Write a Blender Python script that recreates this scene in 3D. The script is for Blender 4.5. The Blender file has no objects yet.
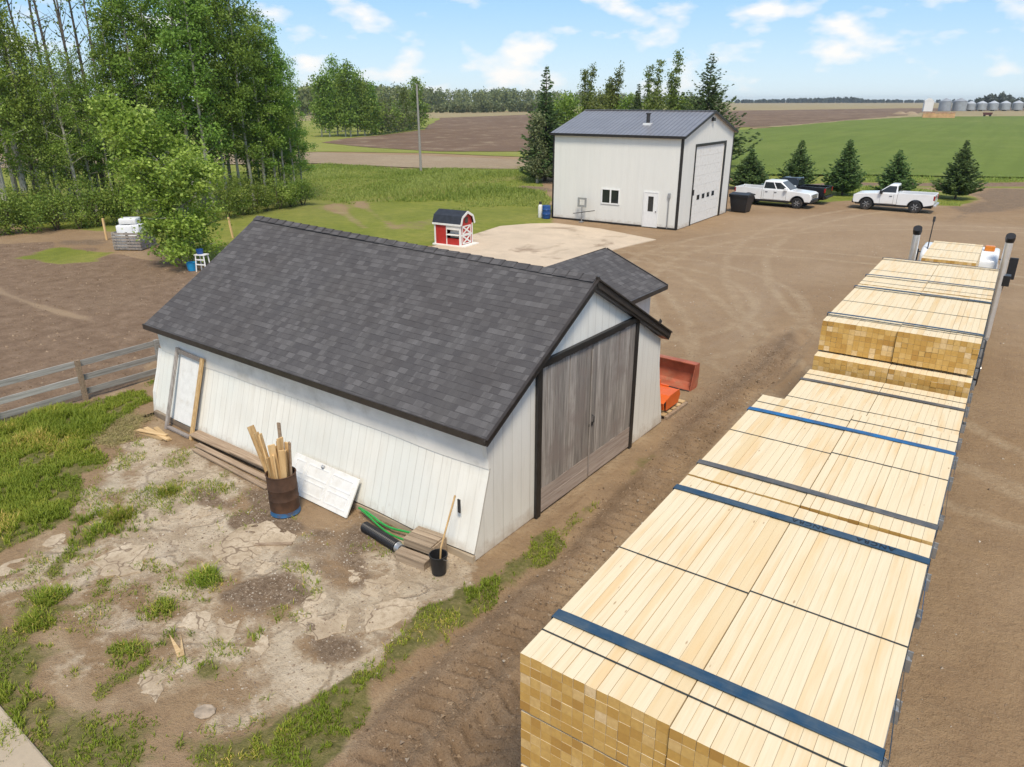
import bpy, bmesh, math, random
import numpy as np
from mathutils import Vector, Matrix
R = math.radians
SC = bpy.context.scene
COL = SC.collection
rng = np.random.default_rng(7)
random.seed(7)

# ------------------------------------------------------------------ camera
FPX, CAMH, YAW = 720.0, 7.7, R(34.3)
PITCH = math.atan(283.5 / FPX)
cd = bpy.data.cameras.new('camera')
cd.sensor_fit = 'HORIZONTAL'; cd.sensor_width = 36.0
cd.lens = FPX / 1024 * 36.0
cd.clip_start = 0.1; cd.clip_end = 9000
cam = bpy.data.objects.new('camera', cd); COL.objects.link(cam)
cam.location = (0, 0, CAMH)
cam.rotation_euler = (math.pi / 2 - PITCH, 0, YAW)
SC.camera = cam

# ------------------------------------------------------------------ light
SUN_EL, SUN_AZ = R(57), R(140)      # azimuth clockwise from +Y: high, behind the camera to its right
world = bpy.data.worlds.new('World'); SC.world = world
world.use_nodes = True
wn, wl = world.node_tree.nodes, world.node_tree.links
wn.clear()
wo = wn.new('ShaderNodeOutputWorld'); wb = wn.new('ShaderNodeBackground')
wb.inputs[1].default_value = 0.125
sky = wn.new('ShaderNodeTexSky'); sky.sky_type = 'NISHITA'; sky.sun_disc = False
sky.sun_elevation = SUN_EL; sky.sun_rotation = SUN_AZ
sky.air_density = 1.0; sky.dust_density = 0.3; sky.ozone_density = 2.0; sky.altitude = 600
tc = wn.new('ShaderNodeTexCoord')
def wnode(t, **k):
    n = wn.new(t)
    for a, b in k.items(): setattr(n, a, b)
    return n
mp = wnode('ShaderNodeMapping'); mp.inputs['Scale'].default_value = (1, 1, 2.3); mp.inputs['Location'].default_value = (0.62, 0.1, 0.05)
wl.new(tc.outputs['Generated'], mp.inputs[0])
n1 = wnode('ShaderNodeTexNoise'); n1.inputs['Scale'].default_value = 13.5; n1.inputs['Detail'].default_value = 6; n1.inputs['Roughness'].default_value = 0.48
wl.new(mp.outputs[0], n1.inputs['Vector'])
rp = wnode('ShaderNodeValToRGB'); rp.color_ramp.elements[0].position = 0.515; rp.color_ramp.elements[1].position = 0.68
wl.new(n1.outputs[0], rp.inputs[0])
tint = wnode('ShaderNodeMix', data_type='RGBA', blend_type='MULTIPLY'); tint.inputs[0].default_value = 1.0
wl.new(sky.outputs[0], tint.inputs[6]); tint.inputs[7].default_value = (1.0, 0.94, 0.84, 1)
sxyz = wnode('ShaderNodeSeparateXYZ'); wl.new(tc.outputs['Generated'], sxyz.inputs[0])
grd = wnode('ShaderNodeValToRGB'); ge = grd.color_ramp.elements
ge[0].position = 0.0; ge[0].color = (0.55, 0.72, 0.87, 1); ge[1].position = 0.11; ge[1].color = (0.32, 0.575, 0.88, 1)
wl.new(sxyz.outputs[2], grd.inputs[0])
gsc = wnode('ShaderNodeVectorMath', operation='SCALE'); gsc.inputs['Scale'].default_value = 4.6; wl.new(grd.outputs[0], gsc.inputs[0])
gfa = wnode('ShaderNodeMapRange'); wl.new(sxyz.outputs[2], gfa.inputs[0]); gfa.inputs[1].default_value = 0.14; gfa.inputs[2].default_value = 0.5; gfa.inputs[3].default_value = 0.85; gfa.inputs[4].default_value = 0.0
gmx = wnode('ShaderNodeMix', data_type='RGBA'); wl.new(gfa.outputs[0], gmx.inputs[0]); wl.new(tint.outputs[2], gmx.inputs[6]); wl.new(gsc.outputs[0], gmx.inputs[7])
mx = wnode('ShaderNodeMix', data_type='RGBA')
wl.new(rp.outputs[0], mx.inputs[0]); wl.new(gmx.outputs[2], mx.inputs[6]); mx.inputs[7].default_value = (4.45, 4.35, 4.22, 1)
wl.new(mx.outputs[2], wb.inputs[0]); wl.new(wb.outputs[0], wo.inputs[0])
sd = bpy.data.lights.new('sun', 'SUN'); sd.energy = 2.0; sd.angle = R(14); sd.color = (1.0, 0.90, 0.74)
sun = bpy.data.objects.new('sun', sd); COL.objects.link(sun)
sdir = Vector((math.sin(SUN_AZ) * math.cos(SUN_EL), math.cos(SUN_AZ) * math.cos(SUN_EL), math.sin(SUN_EL)))
sun.rotation_euler = (-sdir).to_track_quat('-Z', 'Y').to_euler()
sun.location = (20, -20, 60)
SC.view_settings.view_transform = 'Standard'; SC.view_settings.look = 'None'
SC.view_settings.exposure = 0.92; SC.view_settings.gamma = 1.0
SC.render.film_transparent = False
SC.cycles.max_bounces = 6; SC.cycles.diffuse_bounces = 3; SC.cycles.glossy_bounces = 2
SC.cycles.transmission_bounces = 4; SC.cycles.transparent_max_bounces = 6
SC.cycles.use_denoising = True
SC.cycles.caustics_reflective = False; SC.cycles.caustics_refractive = False

# ------------------------------------------------------------------ survey helpers: ground point under a pixel of the photograph
_fw = np.array([-math.sin(YAW), math.cos(YAW), 0]); _rt = np.array([math.cos(YAW), math.sin(YAW), 0]); _up = np.array([0, 0, 1.])
_F = _fw * math.cos(PITCH) - _up * math.sin(PITCH); _U = _fw * math.sin(PITCH) + _up * math.cos(PITCH)
def ray(x, y): return _F * FPX + _rt * (x - 512) + _U * (383.5 - y)
def G(x, y, z=0.0):
    r = ray(x, y); return Vector(np.array([0, 0, CAMH]) + r * ((z - CAMH) / r[2]))
def top_z(x, yb, yt):
    g = G(x, yb); r = ray(x, yt); return CAMH + r[2] / math.hypot(r[0], r[1]) * math.hypot(g.x, g.y)

# ------------------------------------------------------------------ objects
def tag(o, label=None, cat=None, group=None, kind=None):
    if label: o['label'] = label
    if cat: o['category'] = cat
    if group: o['group'] = group
    if kind: o['kind'] = kind
    return o
def thing(name, label, cat, loc=(0, 0, 0), rz=0.0, group=None):
    o = bpy.data.objects.new(name, None); COL.objects.link(o)
    o.location = loc; o.rotation_euler = (0, 0, rz); o.empty_display_size = 0.2
    return tag(o, label, cat, group)
def copy_tree(o, parent=None):
    c = o.copy(); COL.objects.link(c)
    if parent is not None: c.parent = parent
    for ch in list(o.children): copy_tree(ch, c)
    return c
def place(o, loc, rz=0.0, s=None, label=None, group=None):
    o.location = loc; o.rotation_euler = (o.rotation_euler[0], o.rotation_euler[1], rz)
    if s is not None: o.scale = s if hasattr(s, '__len__') else (s, s, s)
    if label: o['label'] = label
    if group: o['group'] = group
    return o

class MB:
    """collects shapes; build() links them as ONE mesh object"""
    def __init__(s): s.v = []; s.f = []; s.m = []; s.a = []
    def add(s, vs, fs, mi=0, var=None):
        b = len(s.v); s.v.extend([tuple(p) for p in vs])
        for k in fs:
            s.f.append(tuple(i + b for i in k)); s.m.append(mi); s.a.append(random.random() if var is None else var)
        return s
    def box(s, x0, x1, y0, y1, z0, z1, mi=0, var=None, M=None):
        vs = [Vector((x, y, z)) for z in (z0, z1) for y in (y0, y1) for x in (x0, x1)]
        if M is not None: vs = [M @ p for p in vs]
        var = random.random() if var is None else var
        return s.add(vs, [(0, 2, 3, 1), (4, 5, 7, 6), (0, 1, 5, 4), (2, 6, 7, 3), (0, 4, 6, 2), (1, 3, 7, 5)], mi, var)
    def bar(s, p, q, w, h, mi=0, var=None, up=(0, 0, 1)):
        """box of section w x h running from p to q"""
        p, q = Vector(p), Vector(q); d = q - p; L = d.length; d.normalize()
        u = Vector(up); sx = d.cross(u)
        if sx.length < 1e-4: sx = d.cross(Vector((0, 1, 0)))
        sx.normalize(); u = sx.cross(d).normalized()
        M = Matrix((sx, d, u)).transposed().to_4x4(); M.translation = p
        return s.box(-w / 2, w / 2, 0, L, -h / 2, h / 2, mi, var, M)
    def tube(s, pts, rad, n=8, mi=0, var=None, caps=True):
        pts = [Vector(p) for p in pts]; rad = rad if hasattr(rad, '__len__') else [rad] * len(pts)
        vs = []; fs = []; x = None
        for i, p in enumerate(pts):
            t = (pts[min(i + 1, len(pts) - 1)] - pts[max(i - 1, 0)]).normalized()
            if x is None: x = t.cross(Vector((0.13, 0.97, 0.21))); 
            x = (x - t * x.dot(t)).normalized(); y = t.cross(x)
            for k in range(n):
                a = 2 * math.pi * k / n; vs.append(p + (x * math.cos(a) + y * math.sin(a)) * rad[i])
        for i in range(len(pts) - 1):
            for k in range(n): fs.append((i * n + k, i * n + (k + 1) % n, (i + 1) * n + (k + 1) % n, (i + 1) * n + k))
        if caps: fs.append(tuple(range(n))[::-1]); fs.append(tuple(range((len(pts) - 1) * n, len(pts) * n)))
        return s.add(vs, fs, mi, random.random() if var is None else var)
    def lathe(s, prof, n=24, c=(0, 0, 0), mi=0, var=None, M=None):
        vs = []; fs = []
        for r, z in prof:
            for k in range(n):
                a = 2 * math.pi * k / n; p = Vector((r * math.cos(a), r * math.sin(a), z))
                if M is not None: p = M @ p
                vs.append(p + Vector(c))
        for i in range(len(prof) - 1):
            for k in range(n): fs.append((i * n + k, i * n + (k + 1) % n, (i + 1) * n + (k + 1) % n, (i + 1) * n + k))
        return s.add(vs, fs, mi, random.random() if var is None else var)
    def prism(s, poly, a, b, axis='y', mi=0, var=None, M=None):
        """polygon in the plane across `axis`, extruded from a to b; y: poly=(x,z), x: poly=(y,z), z: poly=(x,y)"""
        def P(u, w, t): return Vector((u, t, w)) if axis == 'y' else Vector((t, u, w)) if axis == 'x' else Vector((u, w, t))
        n = len(poly); vs = [P(u, w, a) for u, w in poly] + [P(u, w, b) for u, w in poly]
        if M is not None: vs = [M @ p for p in vs]
        fs = [tuple(range(n)), tuple(range(n, 2 * n))[::-1]] + [(i, i + n, (i + 1) % n + n, (i + 1) % n) for i in range(n)]
        return s.add(vs, fs, mi, random.random() if var is None else var)
    def build(s, name, mats, parent=None, smooth=False, bevel=0.0, loc=None, fixn=True, tdir=None, vsc=1.0, weld=False):
        me = bpy.data.meshes.new(name); me.from_pydata(s.v, [], s.f); 
        mats = mats if isinstance(mats, (list, tuple)) else [mats]
        for m in mats: me.materials.append(m)
        me.polygons.foreach_set('material_index', s.m)
        if fixn:
            bm = bmesh.new(); bm.from_mesh(me); bmesh.ops.recalc_face_normals(bm, faces=bm.faces); bm.to_mesh(me); bm.free()
        if weld:
            bm = bmesh.new(); bm.from_mesh(me); bmesh.ops.remove_doubles(bm, verts=bm.verts, dist=1e-4); bm.to_mesh(me); bm.free()
        at = me.attributes.new('var', 'FLOAT', 'FACE'); at.data.foreach_set('value', s.a)
        uv = me.uv_layers.new(name='UVMap')
        nl = len(me.loops); co = np.empty(len(me.vertices) * 3, np.float32); me.vertices.foreach_get('co', co); co = co.reshape(-1, 3)
        vi = np.empty(nl, np.int32); me.loops.foreach_get('vertex_index', vi)
        nf = len(me.polygons); fn = np.empty(nf * 3, np.float32); me.polygons.foreach_get('normal', fn); fn = fn.reshape(-1, 3)
        lt = np.empty(nf, np.int32); me.polygons.foreach_get('loop_total', lt); n = np.repeat(fn, lt, axis=0)
        t = np.stack([-n[:, 1], n[:, 0], np.zeros(nl)], 1); L = np.linalg.norm(t, axis=1); flat = L < 0.05
        t = t / np.maximum(L, 1e-6)[:, None]; t[flat] = (1, 0, 0)
        b = np.cross(n, t); p = co[vi]; out = np.stack([(p * t).sum(1), (p * b).sum(1)], 1).astype(np.float32)
        if tdir is not None: out = np.stack([p @ np.array(tdir, np.float32), p[:, 2] * vsc], 1).astype(np.float32)
        uv.data.foreach_set('uv', out.ravel())
        if smooth: me.polygons.foreach_set('use_smooth', [True] * nf)
        o = bpy.data.objects.new(name, me); COL.objects.link(o)
        if parent is not None: o.parent = parent
        if loc is not None: o.location = loc
        if smooth and not bevel:
            md = o.modifiers.new('edges', 'EDGE_SPLIT'); md.split_angle = R(40)
        if bevel:
            md = o.modifiers.new('bevel', 'BEVEL'); md.width = bevel; md.segments = 2; md.limit_method = 'ANGLE'; md.angle_limit = R(35)
            if smooth:
                md.harden_normals = False
                md2 = o.modifiers.new('edges', 'EDGE_SPLIT'); md2.split_angle = R(50)
        return o

def quads_mesh(name, V, mat, var=None, nper=4, parent=None):
    """fast mesh of separate polygons: V is (n, nper, 3)"""
    V = np.asarray(V, np.float32); n = len(V); me = bpy.data.meshes.new(name)
    me.vertices.add(n * nper); me.vertices.foreach_set('co', V.ravel())
    me.loops.add(n * nper); me.loops.foreach_set('vertex_index', np.arange(n * nper, dtype=np.int32))
    me.polygons.add(n); me.polygons.foreach_set('loop_start', np.arange(0, n * nper, nper, dtype=np.int32))
    me.update(calc_edges=True)
    for m in (mat if isinstance(mat, (list, tuple)) else [mat]): me.materials.append(m)
    at = me.attributes.new('var', 'FLOAT', 'FACE'); at.data.foreach_set('value', (rng.random(n) if var is None else np.asarray(var)).astype(np.float32))
    o = bpy.data.objects.new(name, me); COL.objects.link(o)
    if parent is not None: o.parent = parent
    return o

# ------------------------------------------------------------------ materials
class NT:
    def __init__(s, name):
        s.m = bpy.data.materials.new(name); s.m.use_nodes = True; s.n = s.m.node_tree.nodes; s.l = s.m.node_tree.links
        s.b = s.n['Principled BSDF']; s.out = s.n['Material Output']
    def node(s, t, **k):
        x = s.n.new(t)
        for a, b in k.items(): setattr(x, a, b)
        return x
    def lk(s, a, b): s.l.new(a, b)
    def val(s, x, inp):
        if hasattr(x, 'node'): s.lk(x, inp)
        else: inp.default_value = x
    def math(s, op, a, b=0.0, c=None, clamp=False):
        x = s.node('ShaderNodeMath', operation=op, use_clamp=clamp); s.val(a, x.inputs[0]); s.val(b, x.inputs[1])
        if c is not None: s.val(c, x.inputs[2])
        return x.outputs[0]
    def mix(s, f, a, b, mode='MIX'):
        x = s.node('ShaderNodeMix', data_type='RGBA', blend_type=mode)
        s.val(f, x.inputs[0])
        for v, i in ((a, 6), (b, 7)):
            if hasattr(v, 'node'): s.lk(v, x.inputs[i])
            else: x.inputs[i].default_value = (*v, 1) if len(v) == 3 else v
        return x.outputs[2]
    def coord(s, which='Object', scale=None, rot=None, loc=None):
        x = s.node('ShaderNodeTexCoord') if which != 'Pos' else s.node('ShaderNodeNewGeometry')
        o = x.outputs[which if which != 'Pos' else 'Position']
        if scale is None and rot is None and loc is None: return o
        m = s.node('ShaderNodeMapping'); s.lk(o, m.inputs[0])
        if scale is not None: m.inputs['Scale'].default_value = scale
        if rot is not None: m.inputs['Rotation'].default_value = rot
        if loc is not None: m.inputs['Location'].default_value = loc
        return m.outputs[0]
    def noise(s, vec, scale, detail=4, rough=0.55, dist=0.0):
        x = s.node('ShaderNodeTexNoise'); s.lk(vec, x.inputs['Vector']); x.inputs['Scale'].default_value = scale
        x.inputs['Detail'].default_value = detail; x.inputs['Roughness'].default_value = rough; x.inputs['Distortion'].default_value = dist
        return x.outputs[0]
    def ramp(s, f, stops):
        x = s.node('ShaderNodeValToRGB'); s.lk(f, x.inputs[0]); e = x.color_ramp.elements
        while len(e) < len(stops): e.new(0.5)
        for k, (p, c) in enumerate(stops):
            e[k].position = p; e[k].color = (*c, 1) if hasattr(c, '__len__') else (c, c, c, 1)
        return x.outputs[0]
    def attr(s, name): return s.node('ShaderNodeAttribute', attribute_name=name)
    def bump(s, h, strength=0.4, dist=0.02):
        x = s.node('ShaderNodeBump'); x.inputs['Strength'].default_value = strength; x.inputs['Distance'].default_value = dist
        s.lk(h, x.inputs['Height']); s.lk(x.outputs[0], s.b.inputs['Normal']); return x.outputs[0]
    def base(s, c, rough=0.6, metal=0.0, spec=0.4):
        if hasattr(c, 'node'): s.lk(c, s.b.inputs['Base Color'])
        else: s.b.inputs['Base Color'].default_value = (*c, 1)
        s.val(rough, s.b.inputs['Roughness']); s.b.inputs['Metallic'].default_value = metal
        s.b.inputs['Specular IOR Level'].default_value = spec
        return s.m

def mat_plain(name, c, rough=0.5, metal=0.0, var=0.12, scale=6.0, bump=0.0, spec=0.4, dirt=None):
    t = NT(name); o = t.coord('Object'); n = t.noise(o, scale, 5)
    lo = tuple(x * (1 - var) for x in c); hi = tuple(min(1, x * (1 + var)) for x in c)
    col = t.ramp(n, [(0.3, lo), (0.7, hi)])
    if dirt:
        n2 = t.noise(o, scale * 0.6, 6, 0.65); f = t.ramp(n2, [(0.52, 0.0), (0.68, 1.0)])
        col = t.mix(t.math('MULTIPLY', f, dirt[1]), col, dirt[0])
    t.base(col, rough, metal, spec)
    if bump: t.bump(t.noise(o, scale * 6, 3), bump, 0.01)
    return t.m

def mat_leaf(name, stops, trans=0.35, rough=0.55):
    """leaf colours picked per leaf from the `var` attribute"""
    t = NT(name); a = t.attr('var').outputs['Fac']; col = t.ramp(a, stops)
    oi = t.node('ShaderNodeObjectInfo'); hs = t.node('ShaderNodeHueSaturation')
    t.lk(col, hs.inputs['Color']); t.lk(t.math('MULTIPLY_ADD', oi.outputs['Random'], 0.3, 0.85), hs.inputs['Value'])
    t.lk(t.math('MULTIPLY_ADD', oi.outputs['Random'], 0.03, 0.485), hs.inputs['Hue'])
    col = hs.outputs[0]
    t.base(col, rough, 0.0, 0.3)
    tr = t.node('ShaderNodeBsdfTranslucent'); t.lk(col, tr.inputs[0]); ms = t.node('ShaderNodeMixShader'); ms.inputs[0].default_value = trans
    t.lk(t.b.outputs[0], ms.inputs[1]); t.lk(tr.outputs[0], ms.inputs[2]); t.lk(ms.outputs[0], t.out.inputs[0])
    return t.m

def mat_lumber(name, side=True):
    t = NT(name); v = t.attr('var').outputs['Fac']
    oi = t.node('ShaderNodeObjectInfo').outputs['Random']
    o = t.coord('Object'); a = t.node('ShaderNodeVectorMath', operation='ADD'); t.lk(o, a.inputs[0])
    cb = t.node('ShaderNodeCombineXYZ'); t.lk(t.math('MULTIPLY', v, 37.0), cb.inputs[0]); t.lk(t.math('MULTIPLY', oi, 71.0), cb.inputs[1]); t.lk(cb.outputs[0], a.inputs[1])
    if side:
        m = t.node('ShaderNodeMapping'); m.inputs['Scale'].default_value = (30, 0.9, 30); t.lk(a.outputs[0], m.inputs[0])
        g = t.noise(m.outputs[0], 1.6, 5, 0.6, 0.6)
        base = t.ramp(v, [(0.0, (0.70, 0.53, 0.30)), (0.12, (0.735, 0.605, 0.40)), (0.6, (0.75, 0.63, 0.43)), (1.0, (0.765, 0.655, 0.47))])
        m2 = t.node('ShaderNodeMapping'); m2.inputs['Scale'].default_value = (6, 0.7, 6); t.lk(a.outputs[0], m2.inputs[0])
        st = t.noise(m2.outputs[0], 1.0, 3); col = t.mix(t.ramp(st, [(0.50, 0.0), (0.72, 0.6)]), base, (0.70, 0.455, 0.20))
        col = t.mix(t.ramp(g, [(0.35, 0.22), (0.6, 0.0)]), col, (0.60, 0.42, 0.21))
        vo = t.node('ShaderNodeTexVoronoi'); m3 = t.node('ShaderNodeMapping'); m3.inputs['Scale'].default_value = (7, 2.2, 7); t.lk(a.outputs[0], m3.inputs[0]); t.lk(m3.outputs[0], vo.inputs['Vector']); vo.inputs['Scale'].default_value = 1.0
        kn = t.ramp(vo.outputs['Distance'], [(0.035, 1.0), (0.07, 0.0)])
        col = t.mix(t.math('MULTIPLY', kn, 0.6), col, (0.26, 0.13, 0.05))
        t.base(col, 0.7, 0, 0.25); t.bump(g, 0.15, 0.004)
    else:
        base = t.ramp(v, [(0.0, (0.40, 0.22, 0.055)), (0.35, (0.52, 0.315, 0.085)), (0.75, (0.60, 0.395, 0.135)), (0.93, (0.66, 0.475, 0.24)), (1.0, (0.72, 0.55, 0.32))])
        w = t.node('ShaderNodeTexNoise'); m = t.node('ShaderNodeMapping'); m.inputs['Scale'].default_value = (1, 1, 1); t.lk(a.outputs[0], m.inputs[0])
        t.lk(m.outputs[0], w.inputs['Vector']); w.inputs['Scale'].default_value = 28; w.inputs['Detail'].default_value = 4
        col = t.mix(t.ramp(w.outputs[0], [(0.35, 0.3), (0.65, 0.0)]), base, (0.36, 0.20, 0.065))
        t.base(col, 0.8, 0, 0.2); t.bump(w.outputs[0], 0.3, 0.004)
    return t.m

def mat_wood(name, c, dark, axis='z', rough=0.8, vamt=0.35, scale=1.0, stain=None):
    """weathered or raw boards, grain along one object axis, per-board tone from `var`"""
    t = NT(name); v = t.attr('var').outputs['Fac']; o = t.coord('Object')
    a = t.node('ShaderNodeVectorMath', operation='ADD'); t.lk(o, a.inputs[0]); cb = t.node('ShaderNodeCombineXYZ')
    t.lk(t.math('MULTIPLY', v, 31.0), cb.inputs[0]); t.lk(t.math('MULTIPLY', v, 17.0), cb.inputs[2]); t.lk(cb.outputs[0], a.inputs[1])
    sc = {'x': (1.2, 22, 22), 'y': (22, 1.2, 22), 'z': (22, 22, 1.2)}[axis]
    m = t.node('ShaderNodeMapping'); m.inputs['Scale'].default_value = tuple(q * scale for q in sc); t.lk(a.outputs[0], m.inputs[0])
    g = t.noise(m.outputs[0], 1.0, 6, 0.62, 0.4)
    col = t.mix(t.ramp(g, [(0.3, 1.0), (0.62, 0.0)]), c, dark)
    hs = t.node('ShaderNodeHueSaturation'); t.lk(col, hs.inputs['Color']); t.lk(t.math('MULTIPLY_ADD', v, vamt * 2, 1 - vamt), hs.inputs['Value']); col = hs.outputs[0]
    if stain:
        n = t.noise(o, 1.3, 5, 0.6); col = t.mix(t.ramp(n, [(0.5, 0.0), (0.66, 0.8)]), col, stain)
    t.base(col, rough, 0, 0.25); t.bump(g, 0.35, 0.006)
    return t.m

def mat_shingle():
    t = NT('asphalt_shingles'); uv = t.coord('UV'); sp = t.node('ShaderNodeSeparateXYZ'); t.lk(uv, sp.inputs[0])
    wob = t.noise(uv, 1.1, 2)
    v = t.math('ADD', t.math('DIVIDE', sp.outputs[1], 0.145), t.math('MULTIPLY', wob, 0.25)); row = t.math('FLOOR', v); fv = t.math('FRACT', v)
    def tab(w, seed, lo):
        wn_ = t.node('ShaderNodeTexWhiteNoise', noise_dimensions='1D'); t.lk(t.math('ADD', row, seed), wn_.inputs['W'])
        u = t.math('ADD', t.math('DIVIDE', sp.outputs[0], w), t.math('MULTIPLY', wn_.outputs[0], 7.0)); col = t.math('FLOOR', u)
        w2 = t.node('ShaderNodeTexWhiteNoise', noise_dimensions='2D'); cb = t.node('ShaderNodeCombineXYZ'); t.lk(t.math('ADD', row, seed), cb.inputs[0]); t.lk(col, cb.inputs[1]); t.lk(cb.outputs[0], w2.inputs['Vector'])
        return w2.outputs[0], t.math('FRACT', u)
    r1, f1 = tab(0.21, 3.0, 0); r2, f2 = tab(0.12, 91.0, 0)
    r = t.math('MULTIPLY_ADD', r1, 0.65, t.math('MULTIPLY', r2, 0.35))
    c = t.ramp(r, [(0.10, (0.070, 0.066, 0.068)), (0.42, (0.080, 0.0755, 0.077)), (0.60, (0.092, 0.087, 0.088)), (0.90, (0.122, 0.116, 0.117))])
    o = t.coord('Object'); gr = t.noise(o, 190, 2, 0.7)
    c = t.mix(0.55, c, t.ramp(gr, [(0.3, 0.35), (0.7, 0.75)]), 'OVERLAY')
    big = t.noise(o, 0.7, 4); c = t.mix(t.ramp(big, [(0.42, 0.0), (0.7, 0.3)]), c, (0.066, 0.057, 0.053))
    edge = t.math('LESS_THAN', fv, 0.09); c = t.mix(t.math('MULTIPLY', edge, t.math('MULTIPLY_ADD', r2, 0.7, 0.0)), c, (0.018, 0.017, 0.018))  # row-edge shadow painted as a dark line along each shingle course
    st_ = t.noise(t.coord('UV', (2.2, 0.35, 1)), 1.0, 5, 0.6); c = t.mix(t.ramp(st_, [(0.52, 0.0), (0.75, 0.35)]), c, (0.13, 0.125, 0.12))
    t.base(c, 0.9, 0, 0.2)
    h = t.math('ADD', t.math('MULTIPLY', t.math('SUBTRACT', 1.0, fv), 0.8), t.math('ADD', t.math('MULTIPLY', t.math('GREATER_THAN', r1, 0.5), 0.5), t.math('MULTIPLY', gr, 0.25)))
    t.bump(h, 0.7, 0.012); return t.m

def mat_boardwall(name, c, pitch=0.2, groove=0.05, stain=(0.5, 0.47, 0.40), amt=0.5, patch=None, metal=False):
    """painted upright boards (or ribbed cladding) with grooves, streaks and flaking"""
    t = NT(name); uv = t.coord('UV'); sp = t.node('ShaderNodeSeparateXYZ'); t.lk(uv, sp.inputs[0])
    u = t.math('DIVIDE', sp.outputs[0], pitch); f = t.math('FRACT', u); idx = t.math('FLOOR', u)
    d = t.math('MINIMUM', f, t.math('SUBTRACT', 1.0, f))
    wn_ = t.node('ShaderNodeTexWhiteNoise', noise_dimensions='1D'); t.lk(idx, wn_.inputs['W'])
    m = t.node('ShaderNodeMapping'); m.inputs['Scale'].default_value = (3.5, 0.5, 1); t.lk(uv, m.inputs[0])
    st = t.noise(m.outputs[0], 1.4, 6, 0.6)
    m2 = t.node('ShaderNodeMapping'); m2.inputs['Scale'].default_value = (16, 1.2, 1); t.lk(uv, m2.inputs[0])
    st2 = t.noise(m2.outputs[0], 1.0, 5, 0.65)
    col = t.mix(t.math('MULTIPLY', wn_.outputs[0], 0.22), c, tuple(x * 0.86 for x in c))
    col = t.mix(t.ramp(st, [(0.46, 0.0), (0.74, amt)]), col, stain)
    col = t.mix(t.ramp(st2, [(0.56, 0.0), (0.78, amt * 0.8)]), col, tuple(x * 0.8 for x in stain))
    if patch:
        n = t.noise(uv, 0.45, 3); col = t.mix(t.ramp(n, [(0.45, 0.0), (0.62, 0.55)]), col, patch)
    if not metal:
        fl = t.noise(uv, 9, 6, 0.7); col = t.mix(t.ramp(fl, [(0.70, 0.0), (0.74, 0.7)]), col, (0.33, 0.28, 0.22))
    gm = t.ramp(d, [(groove * 0.35, 1.0), (groove, 0.0)])
    col = t.mix(t.math('MULTIPLY', gm, 0.0 if metal else t.math('MULTIPLY_ADD', wn_.outputs[0], 0.5, 0.12)), col, (0.36, 0.33, 0.29))
    sz = t.math('SUBTRACT', 1.0, t.math('DIVIDE', sp.outputs[1], 0.55)); sp_ = t.math('ADD', sz, t.math('MULTIPLY', t.math('SUBTRACT', t.noise(uv, 3.2, 5, 0.65), 0.55), 1.6))
    col = t.mix(t.ramp(sp_, [(0.35, 0.0), (0.95, 0.55)]), col, (0.36, 0.27, 0.185))
    t.base(col, 0.45 if metal else 0.65, 0, 0.35)
    t.bump(t.math('SUBTRACT', t.math('MULTIPLY', st2, 0.15), gm), 0.35 if metal else 0.28, 0.012); return t.m

M = {}
M['shingle'] = mat_shingle()
M['wall_long'] = mat_boardwall('old_white_boards', (0.79, 0.77, 0.705), 0.205, 0.05, (0.60, 0.56, 0.48), 0.45, (0.72, 0.735, 0.69))
M['wall_gable'] = mat_boardwall('white_gable_boards', (0.81, 0.795, 0.745), 0.28, 0.035, (0.64, 0.60, 0.53), 0.35)
M['white_board'] = mat_plain('white_painted_wood', (0.76, 0.75, 0.72), 0.6, var=0.06, dirt=((0.55, 0.5, 0.42), 0.4))
M['grey_frieze'] = mat_plain('greyed_white_board', (0.82, 0.79, 0.73), 0.7, var=0.08, scale=2, dirt=((0.5, 0.46, 0.38), 0.5))
M['black_trim'] = mat_plain('black_trim', (0.022, 0.020, 0.019), 0.45, var=0.3)
M['brown_trim'] = mat_plain('dark_brown_metal_trim', (0.040, 0.033, 0.029), 0.38, var=0.25)
M['old_grey'] = mat_wood('weathered_grey_boards', (0.37, 0.335, 0.305), (0.17, 0.15, 0.135), 'z', 0.85, 0.22, stain=(0.25, 0.21, 0.19))
M['kick'] = mat_wood('faded_pinkish_boards', (0.46, 0.385, 0.335), (0.30, 0.235, 0.2), 'y', 0.85, 0.12)
M['grey_rail'] = mat_wood('grey_fence_boards', (0.40, 0.385, 0.36), (0.21, 0.195, 0.175), 'y', 0.85, 0.2)
M['raw_wood'] = mat_wood('raw_split_wood', (0.66, 0.46, 0.235), (0.42, 0.25, 0.10), 'z', 0.8, 0.25)
M['raw_wood_y'] = mat_wood('raw_wood_offcuts', (0.62, 0.45, 0.25), (0.40, 0.26, 0.12), 'x', 0.8, 0.25)
M['old_plank'] = mat_wood('old_brown_planks', (0.36, 0.27, 0.19), (0.19, 0.13, 0.085), 'x', 0.9, 0.3)
M['sill'] = mat_wood('bare_sill_beam', (0.33, 0.25, 0.18), (0.17, 0.125, 0.09), 'x', 0.9, 0.2, stain=(0.30, 0.26, 0.20))
M['lumber'] = mat_lumber('fresh_spruce_lumber', True)
M['lumber_end'] = mat_lumber('lumber_end_grain', False)
M['pack_core'] = mat_plain('shaded_board_sides', (0.44, 0.30, 0.15), 0.8)
M['strap_black'] = mat_plain('black_plastic_band', (0.035, 0.04, 0.036), 0.4)
M['black_rubber'] = mat_plain('black_rubber', (0.022, 0.022, 0.023), 0.75, var=0.2, dirt=((0.13, 0.10, 0.075), 0.5))
M['black_plastic'] = mat_plain('black_plastic', (0.018, 0.018, 0.02), 0.42, var=0.2)
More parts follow.
